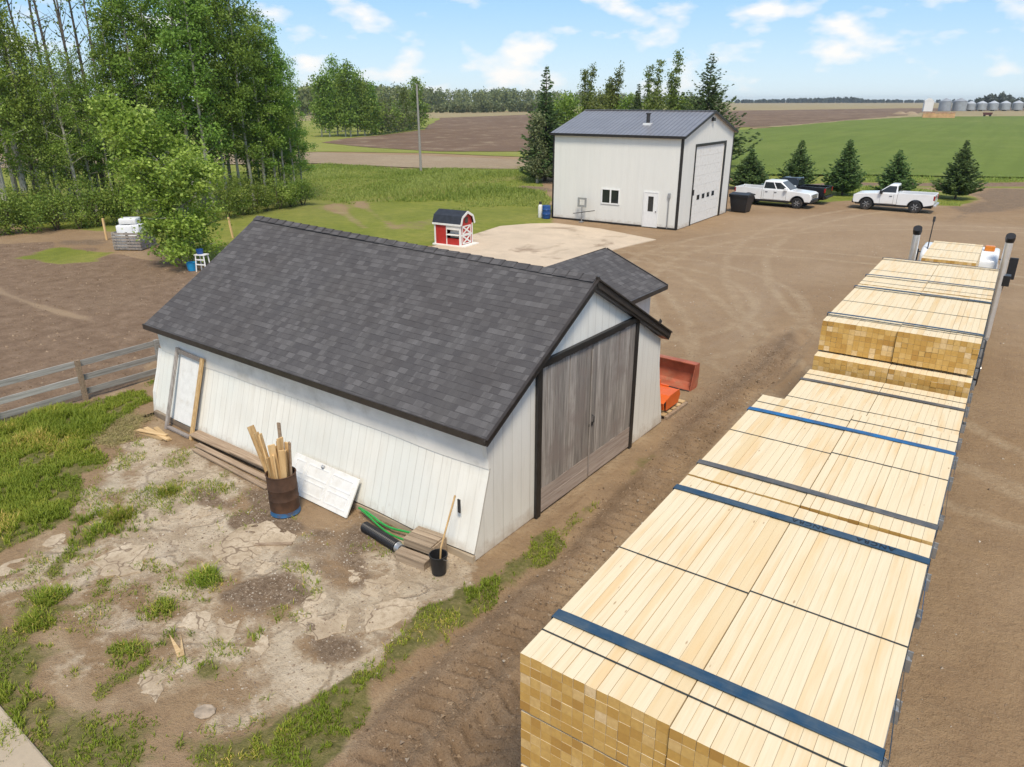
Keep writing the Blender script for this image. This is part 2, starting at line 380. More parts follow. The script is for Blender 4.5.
M['chrome'] = mat_plain('brushed_chrome', (0.78, 0.79, 0.80), 0.34, 0.75, 0.06)
M['steel'] = mat_plain('galvanised_steel', (0.42, 0.43, 0.44), 0.42, 0.7, 0.12, 5)
M['dark_steel'] = mat_plain('dark_trailer_steel', (0.05, 0.05, 0.052), 0.55, 0.3, 0.3, 4, dirt=((0.16, 0.12, 0.09), 0.6))
M['glass_dark'] = mat_plain('dark_window_glass', (0.018, 0.022, 0.025), 0.06, 0, 0.1, 2, spec=0.6)
M['lamp_white'] = mat_plain('clear_lamp_plastic', (0.55, 0.56, 0.57), 0.2)
M['lamp_red'] = mat_plain('red_lamp_plastic', (0.28, 0.015, 0.012), 0.25)
M['amber'] = mat_plain('amber_lamp_plastic', (0.62, 0.20, 0.03), 0.3)
M['car_white'] = mat_plain('white_car_paint', (0.78, 0.79, 0.80), 0.16, 0, 0.03, 1.5, spec=0.55, dirt=((0.60, 0.54, 0.46), 0.35))
M['car_black'] = mat_plain('black_car_paint', (0.012, 0.013, 0.016), 0.13, 0, 0.2, 1.5, spec=0.55)
M['orange'] = mat_plain('orange_machine_paint', (0.72, 0.13, 0.018), 0.38, 0, 0.12, 3, dirt=((0.42, 0.15, 0.06), 0.5))
M['orange_faded'] = mat_plain('worn_orange_steel', (0.40, 0.115, 0.065), 0.6, 0, 0.25, 3, dirt=((0.34, 0.19, 0.12), 0.7))
M['red'] = mat_plain('red_painted_boards', (0.42, 0.028, 0.022), 0.55, 0, 0.12)
M['blue'] = mat_plain('blue_plastic', (0.018, 0.07, 0.24), 0.4, 0, 0.1)
M['bright_blue'] = mat_plain('bright_blue_plastic', (0.02, 0.27, 0.55), 0.4, 0, 0.1)
M['white_plastic'] = mat_plain('white_plastic', (0.80, 0.80, 0.79), 0.4, 0, 0.05)
M['white_wrap'] = mat_plain('white_wrap', (0.80, 0.81, 0.83), 0.3, 0, 0.04, 3, bump=0.2)
M['pipe_green'] = mat_plain('green_hose', (0.03, 0.30, 0.06), 0.4, 0, 0.15)
def mat_concrete(name, c, crack=0.0, soil=(0.24, 0.17, 0.115)):
    t = NT(name); o = t.coord('Object'); n = t.noise(o, 0.6, 6, 0.6); n2 = t.noise(o, 14, 4, 0.65); n3 = t.noise(o, 0.28, 5, 0.55, 0.5)
    col = t.ramp(n, [(0.3, tuple(x * 0.82 for x in c)), (0.6, c), (0.8, tuple(min(1, x * 1.1) for x in c))])
    col = t.mix(t.ramp(n2, [(0.3, 0.3), (0.6, 0.0)]), col, tuple(x * 0.7 for x in c))
    col = t.mix(t.ramp(n3, [(0.58, 0.0), (0.66, 0.75)]), col, soil)
    t.base(col, 0.9, 0, 0.2); t.bump(n2, 0.3, 0.01); return t.m
M['concrete'] = mat_concrete('pale_concrete', (0.62, 0.50, 0.37))
M['concrete_grey'] = mat_concrete('old_concrete', (0.50, 0.41, 0.30))

# ================================================================== GROUND
def axis_pts(d0, d1, step, mid_lo, mid_hi, mstep, far, g=1.13):
    c = list(np.arange(d0, d1 + 1e-6, step))
    def grow(start, sign, midlen):
        out = []; x = start; s = step; 
        while abs(x - start) < far:
            s = min(s * 1.25, mstep) if abs(x - start) < midlen else s * g
            x += sign * s; out.append(x)
        return out
    lo = grow(c[0], -1, mid_lo)[::-1]; hi = grow(c[-1], 1, mid_hi)
    return np.array(lo + c + hi)
gx = axis_pts(-24, 1.0, 0.1, 42, 18, 0.5, 4500); gx = np.sort(np.r_[gx, np.arange(-6.55, -2.4, 0.1)])
gy = axis_pts(0.5, 20, 0.05, 8, 66, 0.5, 4500)
NX, NY = len(gx), len(gy)
XX, YY = np.meshgrid(gx, gy); PX, PY = XX.ravel(), YY.ravel()
def wob(x, y, sc, seed, oct=3):
    r = np.random.default_rng(seed); out = np.zeros_like(x); amp = 1.0; tot = 0
    for o_ in range(oct):
        for k in range(5):
            a = r.uniform(0, 6.283); f = (2 ** o_) * sc * r.uniform(0.7, 1.4); ph = r.uniform(0, 6.283)
            out += amp * np.sin((x * math.cos(a) + y * math.sin(a)) * f + ph + 1.3 * np.sin((x * math.sin(a) - y * math.cos(a)) * f * 0.7 + ph * 2))
        tot += amp * 2.2; amp *= 0.6
    return out / tot
def inpoly_sd(poly, x, y):
    P = np.array([(p.x, p.y) for p in poly]); d = np.full(len(x), 1e9); ins = np.zeros(len(x), bool)
    for i in range(len(P)):
        a, b = P[i], P[(i + 1) % len(P)]; e = b - a; L2 = max(e @ e, 1e-9)
        t = np.clip(((x - a[0]) * e[0] + (y - a[1]) * e[1]) / L2, 0, 1)
        d = np.minimum(d, np.hypot(x - a[0] - t * e[0], y - a[1] - t * e[1]))
        c = ((a[1] > y) != (b[1] > y)); 
        with np.errstate(divide='ignore', invalid='ignore'):
            xi = (b[0] - a[0]) * (y - a[1]) / (b[1] - a[1]) + a[0]
        ins ^= (c & (x < xi))
    return np.where(ins, d, -d)
CL = ['grass', 'lawn', 'soil', 'pale', 'track', 'garden', 'straw', 'light']
W = {k: np.zeros(len(PX)) for k in CL}
def paint(cls, px, soft=0.3, val=1.0, jag=0.25, jsc=2.0, world=False, excl=True, seed=None):
    poly = [Vector((a, b, 0)) for a, b in px] if world else [G(a, b) for a, b in px]
    xs = [p.x for p in poly]; ys = [p.y for p in poly]; mgn = 3
    k = np.where((PX > min(xs) - mgn) & (PX < max(xs) + mgn) & (PY > min(ys) - mgn) & (PY < max(ys) + mgn))[0]
    if not len(k): return
    sd = inpoly_sd(poly, PX[k], PY[k]) + jag * wob(PX[k], PY[k], jsc, seed if seed else len(px) * 7 + int(abs(px[0][0])))
    w = np.clip(sd / soft * 0.5 + 0.5, 0, 1) * val
    if excl:
        for c in CL: W[c][k] *= (1 - w)
    W[cls][k] = np.maximum(W[cls][k], w)

# lawn beyond the garden, up to the cross road
paint('lawn', [(-700, 262), (-300, 236), (0, 226), (120, 232), (215, 262), (300, 275), (470, 236), (549, 224), (556, 219), (548, 196), (540, 175), (520, 166), (420, 170), (330, 164), (-300, 150), (-900, 190)], 0.6, 1, 0.5, 0.6)
paint('straw', [(300, 208), (420, 188), (530, 172), (540, 178), (430, 197), (330, 214)], 1.2, 0.42, 0.8, 0.3)
paint('straw', [(325, 205), (338, 203), (372, 228), (360, 230)], 0.35, 0.55, 0.2, 0.5)
paint('straw', [(352, 202), (362, 201), (400, 228), (390, 230)], 0.35, 0.55, 0.2, 0.5)
paint('straw', [(395, 222), (440, 216), (460, 219), (430, 230), (400, 231)], 0.8, 0.45, 0.6, 0.6)
# garden plot on the left
paint('garden', [(-900, 420), (-300, 262), (0, 243), (60, 240), (118, 256), (185, 266), (226, 276), (190, 300), (150, 360), (150, 385), (0, 425), (-300, 540)], 0.5, 1, 0.45, 0.9)
paint('light', [(-60, 268), (0, 287), (40, 303), (96, 318), (96, 324), (40, 311), (0, 296), (-60, 280)], 0.2, 0.55, 0.2, 1.0)
paint('light', [(60, 300), (120, 290), (150, 300), (120, 310), (70, 312)], 1.0, 0.35, 0.7, 0.8)
paint('lawn', [(15, 258), (60, 245), (112, 253), (98, 262), (60, 265)], 0.5, 0.8, 0.4, 1.2)
paint('soil', [(60, 240), (118, 238), (112, 247), (50, 246)], 0.6, 0.6, 0.4, 1.2)
# long green grass in the left foreground
paint('grass', [(-320, 560), (-160, 470), (0, 427), (75, 405), (157, 380), (152, 398), (138, 408), (130, 432), (100, 445), (112, 462), (86, 476), (100, 500), (70, 520), (40, 535), (20, 556), (0, 565), (-200, 660)], 0.3, 1, 0.4, 1.6)
paint('straw', [(95, 432), (128, 418), (142, 426), (132, 446), (100, 452)], 0.3, 0.8, 0.3, 2)
paint('straw', [(150, 455), (168, 460), (150, 472), (130, 470)], 0.3, 0.5, 0.3, 2)
# broken concrete apron in front of the shed
paint('pale', [(100, 500), (145, 450), (175, 448), (260, 500), (300, 530), (360, 535), (470, 565), (480, 580), (400, 655), (320, 710), (230, 767), (60, 790), (-40, 700), (-40, 620), (60, 570)], 0.6, 0.95, 0.6, 1.2)
paint('pale', [(110, 505), (150, 462), (190, 455), (250, 500), (290, 540), (345, 545), (380, 575), (425, 585), (380, 640), (330, 660), (250, 640), (170, 620), (90, 600)], 0.5, 0.85, 0.5, 1.4)
paint('pale', [(60, 610), (140, 600), (230, 640), (300, 655), (270, 710), (200, 720), (140, 690), (70, 660)], 0.5, 0.6, 0.6, 1.8)
paint('pale', [(40, 570), (80, 545), (105, 505), (120, 520), (90, 560), (55, 585), (0, 600), (-20, 585)], 0.25, 0.95, 0.3, 2)
paint('pale', [(460, 575), (475, 585), (420, 640), (360, 690), (310, 705), (320, 690), (400, 625)], 0.15, 0.9, 0.12, 2.5)
paint('pale', [(60, 700), (110, 685), (160, 740), (120, 767), (90, 760)], 0.4, 0.7, 0.4, 2)
# brown soil lying on it
paint('soil', [(230, 478), (285, 500), (300, 508), (370, 522), (400, 550), (360, 575), (320, 560), (270, 540), (250, 520)], 0.45, 0.74, 0.55, 1.8)
paint('soil', [(180, 495), (225, 485), (240, 505), (205, 515)], 0.3, 0.8, 0.3, 2)
paint('soil', [(205, 560), (250, 585), (300, 580), (335, 565), (345, 580), (290, 625), (230, 615), (205, 590)], 0.45, 0.78, 0.6, 1.8)
paint('soil', [(140, 690), (230, 665), (260, 690), (190, 725)], 0.3, 0.45, 0.5, 2.5)
paint('soil', [(20, 650), (90, 655), (130, 700), (80, 745), (20, 700)], 0.4, 0.45, 0.6, 2.4)
paint('soil', [(75, 570), (130, 555), (180, 570), (170, 610), (120, 640), (80, 620)], 0.5, 0.40, 0.5, 1.8)
paint('soil', [(300, 625), (325, 618), (355, 650), (325, 660)], 0.3, 0.85, 0.3, 2)
paint('soil', [(165, 700), (210, 690), (240, 670), (230, 695), (180, 715)], 0.25, 0.85, 0.25, 2)
paint('soil', [(100, 560), (200, 545), (215, 580), (110, 600)], 0.5, 0.35, 0.6, 2)
# weeds through the cracks
for q in ([(92, 510), (118, 498), (140, 505), (136, 530), (95, 548), (65, 572), (40, 588), (32, 575), (70, 552)],
          [(20, 600), (50, 580), (82, 590), (66, 640), (30, 655), (0, 650), (-30, 620)], [(60, 645), (85, 640), (112, 670), (104, 692), (82, 672)],
          [(40, 690), (70, 676), (100, 705), (90, 735), (62, 715)], [(125, 648), (180, 625), (184, 634), (140, 660)], [(96, 672), (130, 660), (142, 672), (118, 690), (98, 690)],
          [(170, 690), (200, 660), (214, 670), (190, 700)], [(185, 668), (280, 612), (286, 618), (230, 655), (190, 690)], [(0, 640), (30, 670), (70, 720), (60, 745), (20, 705), (-60, 690)],
          [(190, 575), (206, 560), (217, 570), (214, 598), (196, 592)], [(146, 608), (170, 602), (176, 614), (155, 622)], [(150, 480), (186, 490), (184, 500), (160, 498)],
          [(120, 705), (190, 725), (300, 720), (260, 767), (100, 790), (60, 760)], [(0, 720), (30, 700), (60, 767), (40, 800), (0, 790)], [(135, 700), (150, 690), (175, 720), (150, 735)]):
    paint('grass', q, 0.45, 0.72, 0.45, 3.4)
# churned track between shed and load
paint('track', [(290, 800), (365, 700), (462, 615), (555, 545), (660, 456), (705, 392), (790, 330), (800, 345), (740, 400), (640, 500), (523, 662), (530, 900)], 0.5, 1, 0.35, 0.9)
paint('soil', [(400, 800), (520, 665), (640, 515), (700, 440), (690, 432), (600, 530), (470, 660), (340, 800)], 0.4, 0.35, 0.4, 0.9)
paint('grass', [(-80, 590), (25, 598), (62, 640), (100, 690), (165, 760), (120, 800), (-80, 790)], 0.7, 0.66, 0.8, 2.2)
paint('grass', [(120, 800), (225, 745), (290, 705), (345, 672), (412, 625), (460, 590), (515, 560), (552, 534), (560, 545), (525, 575), (470, 612), (420, 652), (372, 694), (330, 735), (300, 800)], 0.28, 1, 0.3, 2.2)
paint('grass', [(552, 534), (600, 492), (655, 447), (664, 452), (640, 474), (590, 516), (560, 545)], 0.25, 0.52, 0.25, 2.2)
# yard: paler worn bands and old tyre arcs
def arc(pts, w, val, cls='light'):
    L = [G(*p) for p in pts]; left = []; right = []
    for i, p in enumerate(L):
        t = (L[min(i + 1, len(L) - 1)] - L[max(i - 1, 0)]).normalized(); n = Vector((-t.y, t.x, 0)) * w / 2
        left.append(p + n); right.append(p - n)
    paint(cls, [(p.x, p.y) for p in left + right[::-1]], max(0.25, w * 0.5), val, 0.12, 1.0, True, False)
for off in (0, 14):
    arc([(690 + off, 262 + off * .1), (735 + off, 270), (765 + off, 285), (760 + off, 305), (740 + off, 330), (705 + off, 350)], 0.5, 0.5)
    arc([(700, 240 + off), (760, 248 + off), (840, 252 + off * 1.1), (905, 256 + off * 1.2)], 0.5, 0.4)
    arc([(670, 275 + off), (700, 300 + off), (730, 330 + off), (735, 365 + off)], 0.45, 0.4)
    arc([(760 + off, 240), (740 + off, 262), (735 + off, 290), (760 + off, 320)], 0.45, 0.4)
paint('light', [(670, 235), (760, 225), (900, 222), (1010, 240), (1020, 330), (900, 262), (830, 300), (760, 360), (700, 400), (690, 330)], 2.0, 0.30, 1.2, 0.25, False, False)
paint('light', [(735, 218), (860, 213), (1100, 232), (1100, 250), (900, 235), (760, 232), (700, 240)], 1.2, 0.35, 0.8, 0.3, False, False)
paint('soil', [(935, 205), (985, 186), (1080, 178), (1080, 200), (1000, 214), (950, 222)], 1.2, 0.6, 0.9, 0.3, False, False)
paint('soil', [(985, 767), (1003, 560), (1014, 420), (1024, 420), (1010, 600), (1000, 800)], 0.4, 0.4, 0.3, 0.6, False, False)
# verge with the young spruces, then a dirt lane, then more grass
paint('lawn', [(735, 205), (800, 203), (850, 201), (960, 206), (985, 200), (960, 194), (900, 186), (736, 188)], 0.6, 0.85, 0.8, 0.4)
paint('lawn', [(730, 186), (1200, 190), (1200, 160), (730, 160)], 0.8, 1, 0.5, 0.3)
paint('garden', [(735, 191), (850, 185.5), (960, 187), (1060, 186), (1060, 182), (960, 183), (850, 182), (735, 186)], 0.7, 0.8, 0.4, 0.3)
# bare strip beside the shop
paint('soil', [(509, 183), (552, 188), (552, 192), (515, 188)], 0.6, 0.7, 0.5, 0.5)
paint('lawn', [(585, 257), (603, 249), (612, 252), (598, 262)], 0.3, 0.55, 0.3, 2)

zz = 0.018 * wob(PX, PY, 1.4, 3) + 0.012 * wob(PX, PY, 6, 4)
nearm = (PX > -25) & (PX < 2) & (PY > -1) & (PY < 45)
u_ = PX + 0.12 * np.sin(PY * 0.5)
for c_, wd, dp in ((-5.0, 0.3, 0.06), (-4.2, 0.3, 0.06), (-5.75, 0.14, 0.045), (-3.45, 0.14, 0.05), (-3.05, 0.16, 0.05)):
    prof = -dp * np.exp(-((u_ - c_) / wd) ** 2) + 0.5 * dp * np.exp(-((np.abs(u_ - c_) - 0.42) / 0.14) ** 2)
    zz += prof * (W['track'] > 0.05) * nearm
lugz = np.zeros(len(PX))
for c_, sg in ((-5.0, 1), (-4.2, -1)):
    ab = np.abs(u_ - c_); m_ = np.clip((0.36 - ab) / 0.08, 0, 1) * (0.7 + 0.3 * wob(PX, PY, 0.35, 60 + int(abs(c_) * 10)))
    ph_ = PY * 24.0 + sg * ab * 13 + 0.4 * wob(PX, PY, 0.3, 61); lugz += m_ * 0.055 * np.clip(np.sin(ph_) * 1.6, -1, 1)
zz += lugz * np.clip(W['track'] * 1.4, 0, 1) * nearm
zz += 0.02 * W['soil'] * nearm * (1 + wob(PX, PY, 9, 5))
zz = zz * nearm - 0.0
zz += 0.03 * W['grass'] * nearm
far_r = np.hypot(PX, PY)
zz = np.where(far_r > 1500, -4.0, zz)
idx = np.arange(NX * NY).reshape(NY, NX)
quad = np.stack([idx[:-1, :-1], idx[:-1, 1:], idx[1:, 1:], idx[1:, :-1]], -1).reshape(-1, 4)

def circ3(p, q, r):
    a, b, c = G(*p), G(*q), G(*r); d = 2 * (a.x * (b.y - c.y) + b.x * (c.y - a.y) + c.x * (a.y - b.y)); s = lambda v: v.x * v.x + v.y * v.y
    ux = (s(a) * (b.y - c.y) + s(b) * (c.y - a.y) + s(c) * (a.y - b.y)) / d; uy = (s(a) * (c.x - b.x) + s(b) * (a.x - c.x) + s(c) * (b.x - a.x)) / d
    return (ux, uy, math.hypot(a.x - ux, a.y - uy))
ARCS = [(circ3((690, 262), (768, 285), (705, 350)), 0), (circ3((700, 248), (790, 252), (900, 262)), 0), (circ3((670, 275), (715, 310), (735, 365)), 0), (circ3((760, 238), (738, 275), (770, 325)), 0), (circ3((640, 262), (760, 232), (900, 226)), 0)]
def mat_ground():
    t = NT('ground_soil_and_grass'); pos = t.coord('Pos')
    a1 = t.attr('W1'); a2 = t.attr('W2'); s1 = t.node('ShaderNodeSeparateColor'); t.lk(a1.outputs['Color'], s1.inputs[0]); s2 = t.node('ShaderNodeSeparateColor'); t.lk(a2.outputs['Color'], s2.inputs[0])
    w = dict(grass=s1.outputs[0], lawn=s1.outputs[1], soil=s1.outputs[2], pale=a1.outputs['Alpha'], track=s2.outputs[0], garden=s2.outputs[1], straw=s2.outputs[2], light=a2.outputs['Alpha'])
    nb = t.noise(pos, 0.22, 5, 0.6); nm = t.noise(pos, 1.7, 6, 0.62); nf = t.noise(pos, 9.0, 5, 0.68); nff = t.noise(pos, 42.0, 3, 0.7); nh = t.noise(pos, 0.045, 4, 0.55)
    edge = t.math('MULTIPLY_ADD', nm, 0.6, t.math('MULTIPLY', nf, 0.4))
    def mask(x, k=1.1, lo=0.40, hi=0.60):
        v = t.math('ADD', x, t.math('MULTIPLY', t.math('SUBTRACT', edge, 0.5), k)); m = t.node('ShaderNodeMapRange'); m.clamp = True
        t.lk(v, m.inputs[0]); m.inputs[1].default_value = lo; m.inputs[2].default_value = hi; return m.outputs[0]
    # yard dirt
    col = t.ramp(nb, [(0.3, (0.285, 0.186, 0.104)), (0.5, (0.335, 0.228, 0.132)), (0.72, (0.385, 0.27, 0.165))])
    col = t.mix(t.ramp(nm, [(0.35, 0.4), (0.6, 0.0)]), col, (0.235, 0.157, 0.097))
    col = t.mix(t.ramp(nff, [(0.60, 0.0), (0.72, 0.5)]), col, (0.40, 0.32, 0.235))
    col = t.mix(t.ramp(nff, [(0.28, 0.4), (0.42, 0.0)]), col, (0.17, 0.115, 0.074))
    col = t.mix(t.math('MULTIPLY', w['light'], 0.75), col, (0.40, 0.30, 0.21))
    col = t.mix(t.ramp(nf, [(0.30, 0.5), (0.46, 0.0)]), col, (0.215, 0.140, 0.082)); col = t.mix(t.ramp(nf, [(0.58, 0.0), (0.74, 0.4)]), col, (0.43, 0.325, 0.21))
    # old tyre arcs pressed pale into the yard
    rings = None
    for (c3, off) in ARCS:
        dv = t.node('ShaderNodeVectorMath', operation='DISTANCE'); t.lk(pos, dv.inputs[0]); dv.inputs[1].default_value = (c3[0], c3[1], 0)
        e = t.math('ABSOLUTE', t.math('SUBTRACT', t.math('ABSOLUTE', t.math('SUBTRACT', t.math('ADD', dv.outputs['Value'], t.math('MULTIPLY', nb, 0.8)), c3[2] + off)), 0.95))
        r_ = t.ramp(e, [(0.10, 1.0), (0.30, 0.0)]); rings = r_ if rings is None else t.math('MAXIMUM', rings, r_)
    rings = t.math('MULTIPLY', rings, t.ramp(t.math('MULTIPLY_ADD', nm, 0.5, t.math('MULTIPLY', nh, 0.5)), [(0.39, 0.08), (0.56, 0.85)]))
    rings = t.math('MULTIPLY', rings, t.ramp(nf, [(0.36, 0.35), (0.6, 0.9)])); col = t.mix(rings, col, (0.44, 0.335, 0.22))
    # track
    tr = t.ramp(nm, [(0.3, (0.20, 0.133, 0.080)), (0.5, (0.262, 0.180, 0.112)), (0.7, (0.33, 0.238, 0.155))])
    tr = t.mix(t.ramp(nff, [(0.3, 0.55), (0.5, 0.0)]), tr, (0.11, 0.075, 0.05)); tr = t.mix(t.ramp(nff, [(0.62, 0.0), (0.74, 0.55)]), tr, (0.33, 0.27, 0.2))
    col = t.mix(mask(w['track'], 0.8, 0.35, 0.65), col, tr)
    # garden
    gd = t.ramp(nm, [(0.3, (0.175, 0.115, 0.075)), (0.5, (0.235, 0.160, 0.106)), (0.72, (0.30, 0.212, 0.145))])
    gd = t.mix(t.ramp(nf, [(0.32, 0.5), (0.5, 0.0)]), gd, (0.125, 0.082, 0.055)); gd = t.mix(t.ramp(nff, [(0.62, 0.0), (0.7, 0.45)]), gd, (0.36, 0.29, 0.21))
    col = t.mix(mask(w['garden'], 0.7), col, gd)
    col = t.mix(t.math('MULTIPLY', t.math('MULTIPLY', w['light'], w['light']), 0.5), col, (0.38, 0.30, 0.215))
    # broken pale concrete
    vo = t.node('ShaderNodeTexVoronoi', feature='DISTANCE_TO_EDGE'); wv = t.node('ShaderNodeVectorMath', operation='ADD'); t.lk(pos, wv.inputs[0])
    nd = t.node('ShaderNodeTexNoise'); t.lk(pos, nd.inputs['Vector']); nd.inputs['Scale'].default_value = 1.3; nd.inputs['Detail'].default_value = 4
    sc_ = t.node('ShaderNodeVectorMath', operation='SCALE'); t.lk(nd.outputs['Color'], sc_.inputs[0]); sc_.inputs['Scale'].default_value = 0.9; t.lk(sc_.outputs[0], wv.inputs[1])
    t.lk(wv.outputs[0], vo.inputs['Vector']); vo.inputs['Scale'].default_value = 0.62
    crack = t.ramp(vo.outputs['Distance'], [(0.008, 1.0), (0.03, 0.0)])
    pl = t.ramp(nb, [(0.35, (0.53, 0.43, 0.305)), (0.65, (0.61, 0.51, 0.38))]); pl = t.mix(t.ramp(nf, [(0.34, 0.5), (0.55, 0.0)]), pl, (0.36, 0.275, 0.195))
    pl = t.mix(t.ramp(nff, [(0.3, 0.5), (0.45, 0.0)]), pl, (0.30, 0.23, 0.165))
    crack = t.math('MULTIPLY', crack, t.ramp(nm, [(0.40, 0.1), (0.55, 1.0)])); pl = t.mix(t.math('MULTIPLY', crack, 0.65), pl, (0.22, 0.16, 0.11))
    pl = t.mix(t.ramp(nm, [(0.40, 0.75), (0.54, 0.0)]), pl, (0.37, 0.28, 0.19)); pl = t.mix(t.ramp(nm, [(0.56, 0.0), (0.68, 0.6)]), pl, (0.63, 0.53, 0.41)); pl = t.mix(t.ramp(nb, [(0.58, 0.0), (0.64, 0.5)]), pl, (0.34, 0.30, 0.22))
    col = t.mix(mask(w['pale'], 1.3, 0.20, 0.46), col, pl)
    # loose soil with small stones
    so = t.ramp(nf, [(0.3, (0.125, 0.085, 0.055)), (0.5, (0.205, 0.145, 0.096)), (0.7, (0.31, 0.235, 0.165))])
    so = t.mix(t.ramp(nff, [(0.64, 0.0), (0.74, 0.4)]), so, (0.40, 0.33, 0.25))
    so = t.mix(t.ramp(nff, [(0.3, 0.4), (0.42, 0.0)]), so, (0.10, 0.07, 0.048))
    col = t.mix(mask(w['soil'], 1.2, 0.38, 0.62), col, so)
    # mown lawn, with bare and yellow places
    lw = t.ramp(nb, [(0.28, (0.165, 0.195, 0.028)), (0.5, (0.225, 0.245, 0.040)), (0.74, (0.305, 0.290, 0.068))])
    lw = t.mix(t.ramp(nm, [(0.35, 0.5), (0.6, 0.0)]), lw, (0.11, 0.145, 0.024)); lw = t.mix(t.ramp(nff, [(0.55, 0.0), (0.75, 0.5)]), lw, (0.27, 0.275, 0.10))
    lw = t.mix(t.ramp(nh, [(0.45, 0.0), (0.68, 0.45)]), lw, (0.235, 0.225, 0.085))
    col = t.mix(mask(w['lawn'], 0.9), col, lw)
    col = t.mix(mask(w['straw'], 0.9, 0.4, 0.7), col, t.ramp(nf, [(0.3, (0.235, 0.225, 0.07)), (0.7, (0.35, 0.31, 0.135))]))
    gs = t.ramp(nf, [(0.3, (0.105, 0.11, 0.032)), (0.55, (0.185, 0.165, 0.06)), (0.75, (0.30, 0.235, 0.125))])
    gs = t.mix(t.ramp(nff, [(0.55, 0.0), (0.7, 0.5)]), gs, (0.19, 0.15, 0.09))
    col = t.mix(mask(w['grass'], 1.0, 0.42, 0.62), col, gs)
    t.base(col, 0.95, 0, 0.15)
    # tyre lugs pressed into the track
    sp = t.node('ShaderNodeSeparateXYZ'); t.lk(pos, sp.inputs[0])
    def lug(cx, sgn):
        dx = t.math('SUBTRACT', sp.outputs[0], cx); ab = t.math('ABSOLUTE', dx)
        ph = t.math('ADD', t.math('MULTIPLY', sp.outputs[1], 21.0), t.math('ADD', t.math('MULTIPLY', ab, sgn), t.math('MULTIPLY', nm, 9.0)))
        return t.math('MULTIPLY', t.math('SINE', ph), t.ramp(ab, [(0.22, 1.0), (0.34, 0.0)]))
    lg = t.math('MULTIPLY', t.math('ADD', t.math('ADD', lug(-4.9, 14.0), lug(-3.55, 14.0)), t.math('ADD', lug(-4.25, -14.0), lug(-5.6, 10.0))), t.math('MULTIPLY', w['track'], t.ramp(nm, [(0.35, 0.3), (0.6, 1.0)])))
    h = t.math('ADD', t.math('MULTIPLY', nf, 1.1), t.math('ADD', t.math('MULTIPLY', nff, 0.55), t.math('MULTIPLY', lg, 0.0)))
    h = t.math('SUBTRACT', h, t.math('MULTIPLY', t.math('MULTIPLY', crack, w['pale']), 0.5))
    t.bump(h, 1.0, 0.05)
    return t.m
M['ground'] = mat_ground()
me = bpy.data.meshes.new('ground')
me.vertices.add(NX * NY); me.vertices.foreach_set('co', np.stack([PX, PY, zz], 1).astype(np.float32).ravel())
me.loops.add(quad.size); me.loops.foreach_set('vertex_index', quad.astype(np.int32).ravel())
me.polygons.add(len(quad)); me.polygons.foreach_set('loop_start', np.arange(0, quad.size, 4, dtype=np.int32))
me.update(calc_edges=True); me.polygons.foreach_set('use_smooth', [True] * len(quad)); me.materials.append(M['ground'])
for nm_, ks in (('W1', CL[:4]), ('W2', CL[4:])):
    at = me.attributes.new(nm_, 'FLOAT_COLOR', 'POINT'); at.data.foreach_set('color', np.stack([W[k] for k in ks], 1).astype(np.float32).ravel())
ground = bpy.data.objects.new('ground', me); COL.objects.link(ground); tag(ground, kind='structure')

# ---------------------------------------------------------------- far fields: thin sheets over the ground
def mat_field(name, stops, sc=(0.02, 0.2), spot=None, rows=None):
    t = NT(name); pos = t.coord('Pos'); n = t.noise(pos, sc[0], 5, 0.6); n2 = t.noise(pos, sc[1], 6, 0.62); n3 = t.noise(pos, 2.5, 4, 0.7)
    col = t.ramp(t.math('MULTIPLY_ADD', n2, 0.45, t.math('MULTIPLY', n, 0.55)), stops)
    col = t.mix(t.ramp(n3, [(0.3, 0.35), (0.6, 0.0)]), col, tuple(x * 0.6 for x in stops[0][1]))
    if spot: col = t.mix(t.ramp(n2, [(spot[1], 0.0), (spot[1] + 0.1, 0.8)]), col, spot[0])
    if rows:
        m = t.node('ShaderNodeMapping'); m.inputs['Rotation'].default_value = (0, 0, rows[0]); m.inputs['Scale'].default_value = (rows[1], 0.02, 1); t.lk(pos, m.inputs[0])
        col = t.mix(t.ramp(t.noise(m.outputs[0], 1.0, 2), [(0.42, 0.35), (0.56, 0.0)]), col, rows[2])
    t.base(col, 0.95, 0, 0.12); t.bump(n3, 0.8, 0.15); return t.m
M['green_field'] = mat_field('young_green_crop', [(0.25, (0.115, 0.165, 0.032)), (0.5, (0.155, 0.205, 0.042)), (0.75, (0.225, 0.245, 0.07))], rows=(R(8), 0.4, (0.11, 0.15, 0.030)))
M['plowed'] = mat_field('ploughed_brown_soil', [(0.3, (0.150, 0.096, 0.062)), (0.5, (0.200, 0.134, 0.090)), (0.7, (0.265, 0.19, 0.132))], spot=((0.34, 0.27, 0.175), 0.55), rows=(R(50), 0.12, (0.125, 0.08, 0.054)))
M['stubble'] = mat_field('tan_stubble', [(0.3, (0.27, 0.215, 0.115)), (0.5, (0.335, 0.27, 0.15)), (0.7, (0.40, 0.33, 0.19))])
M['road'] = mat_field('gravel_road', [(0.3, (0.28, 0.21, 0.135)), (0.5, (0.335, 0.255, 0.17)), (0.7, (0.39, 0.31, 0.21))], (0.08, 0.5))
M['pasture'] = mat_field('rough_pasture', [(0.3, (0.19, 0.215, 0.045)), (0.5, (0.25, 0.265, 0.06)), (0.7, (0.32, 0.30, 0.10))])
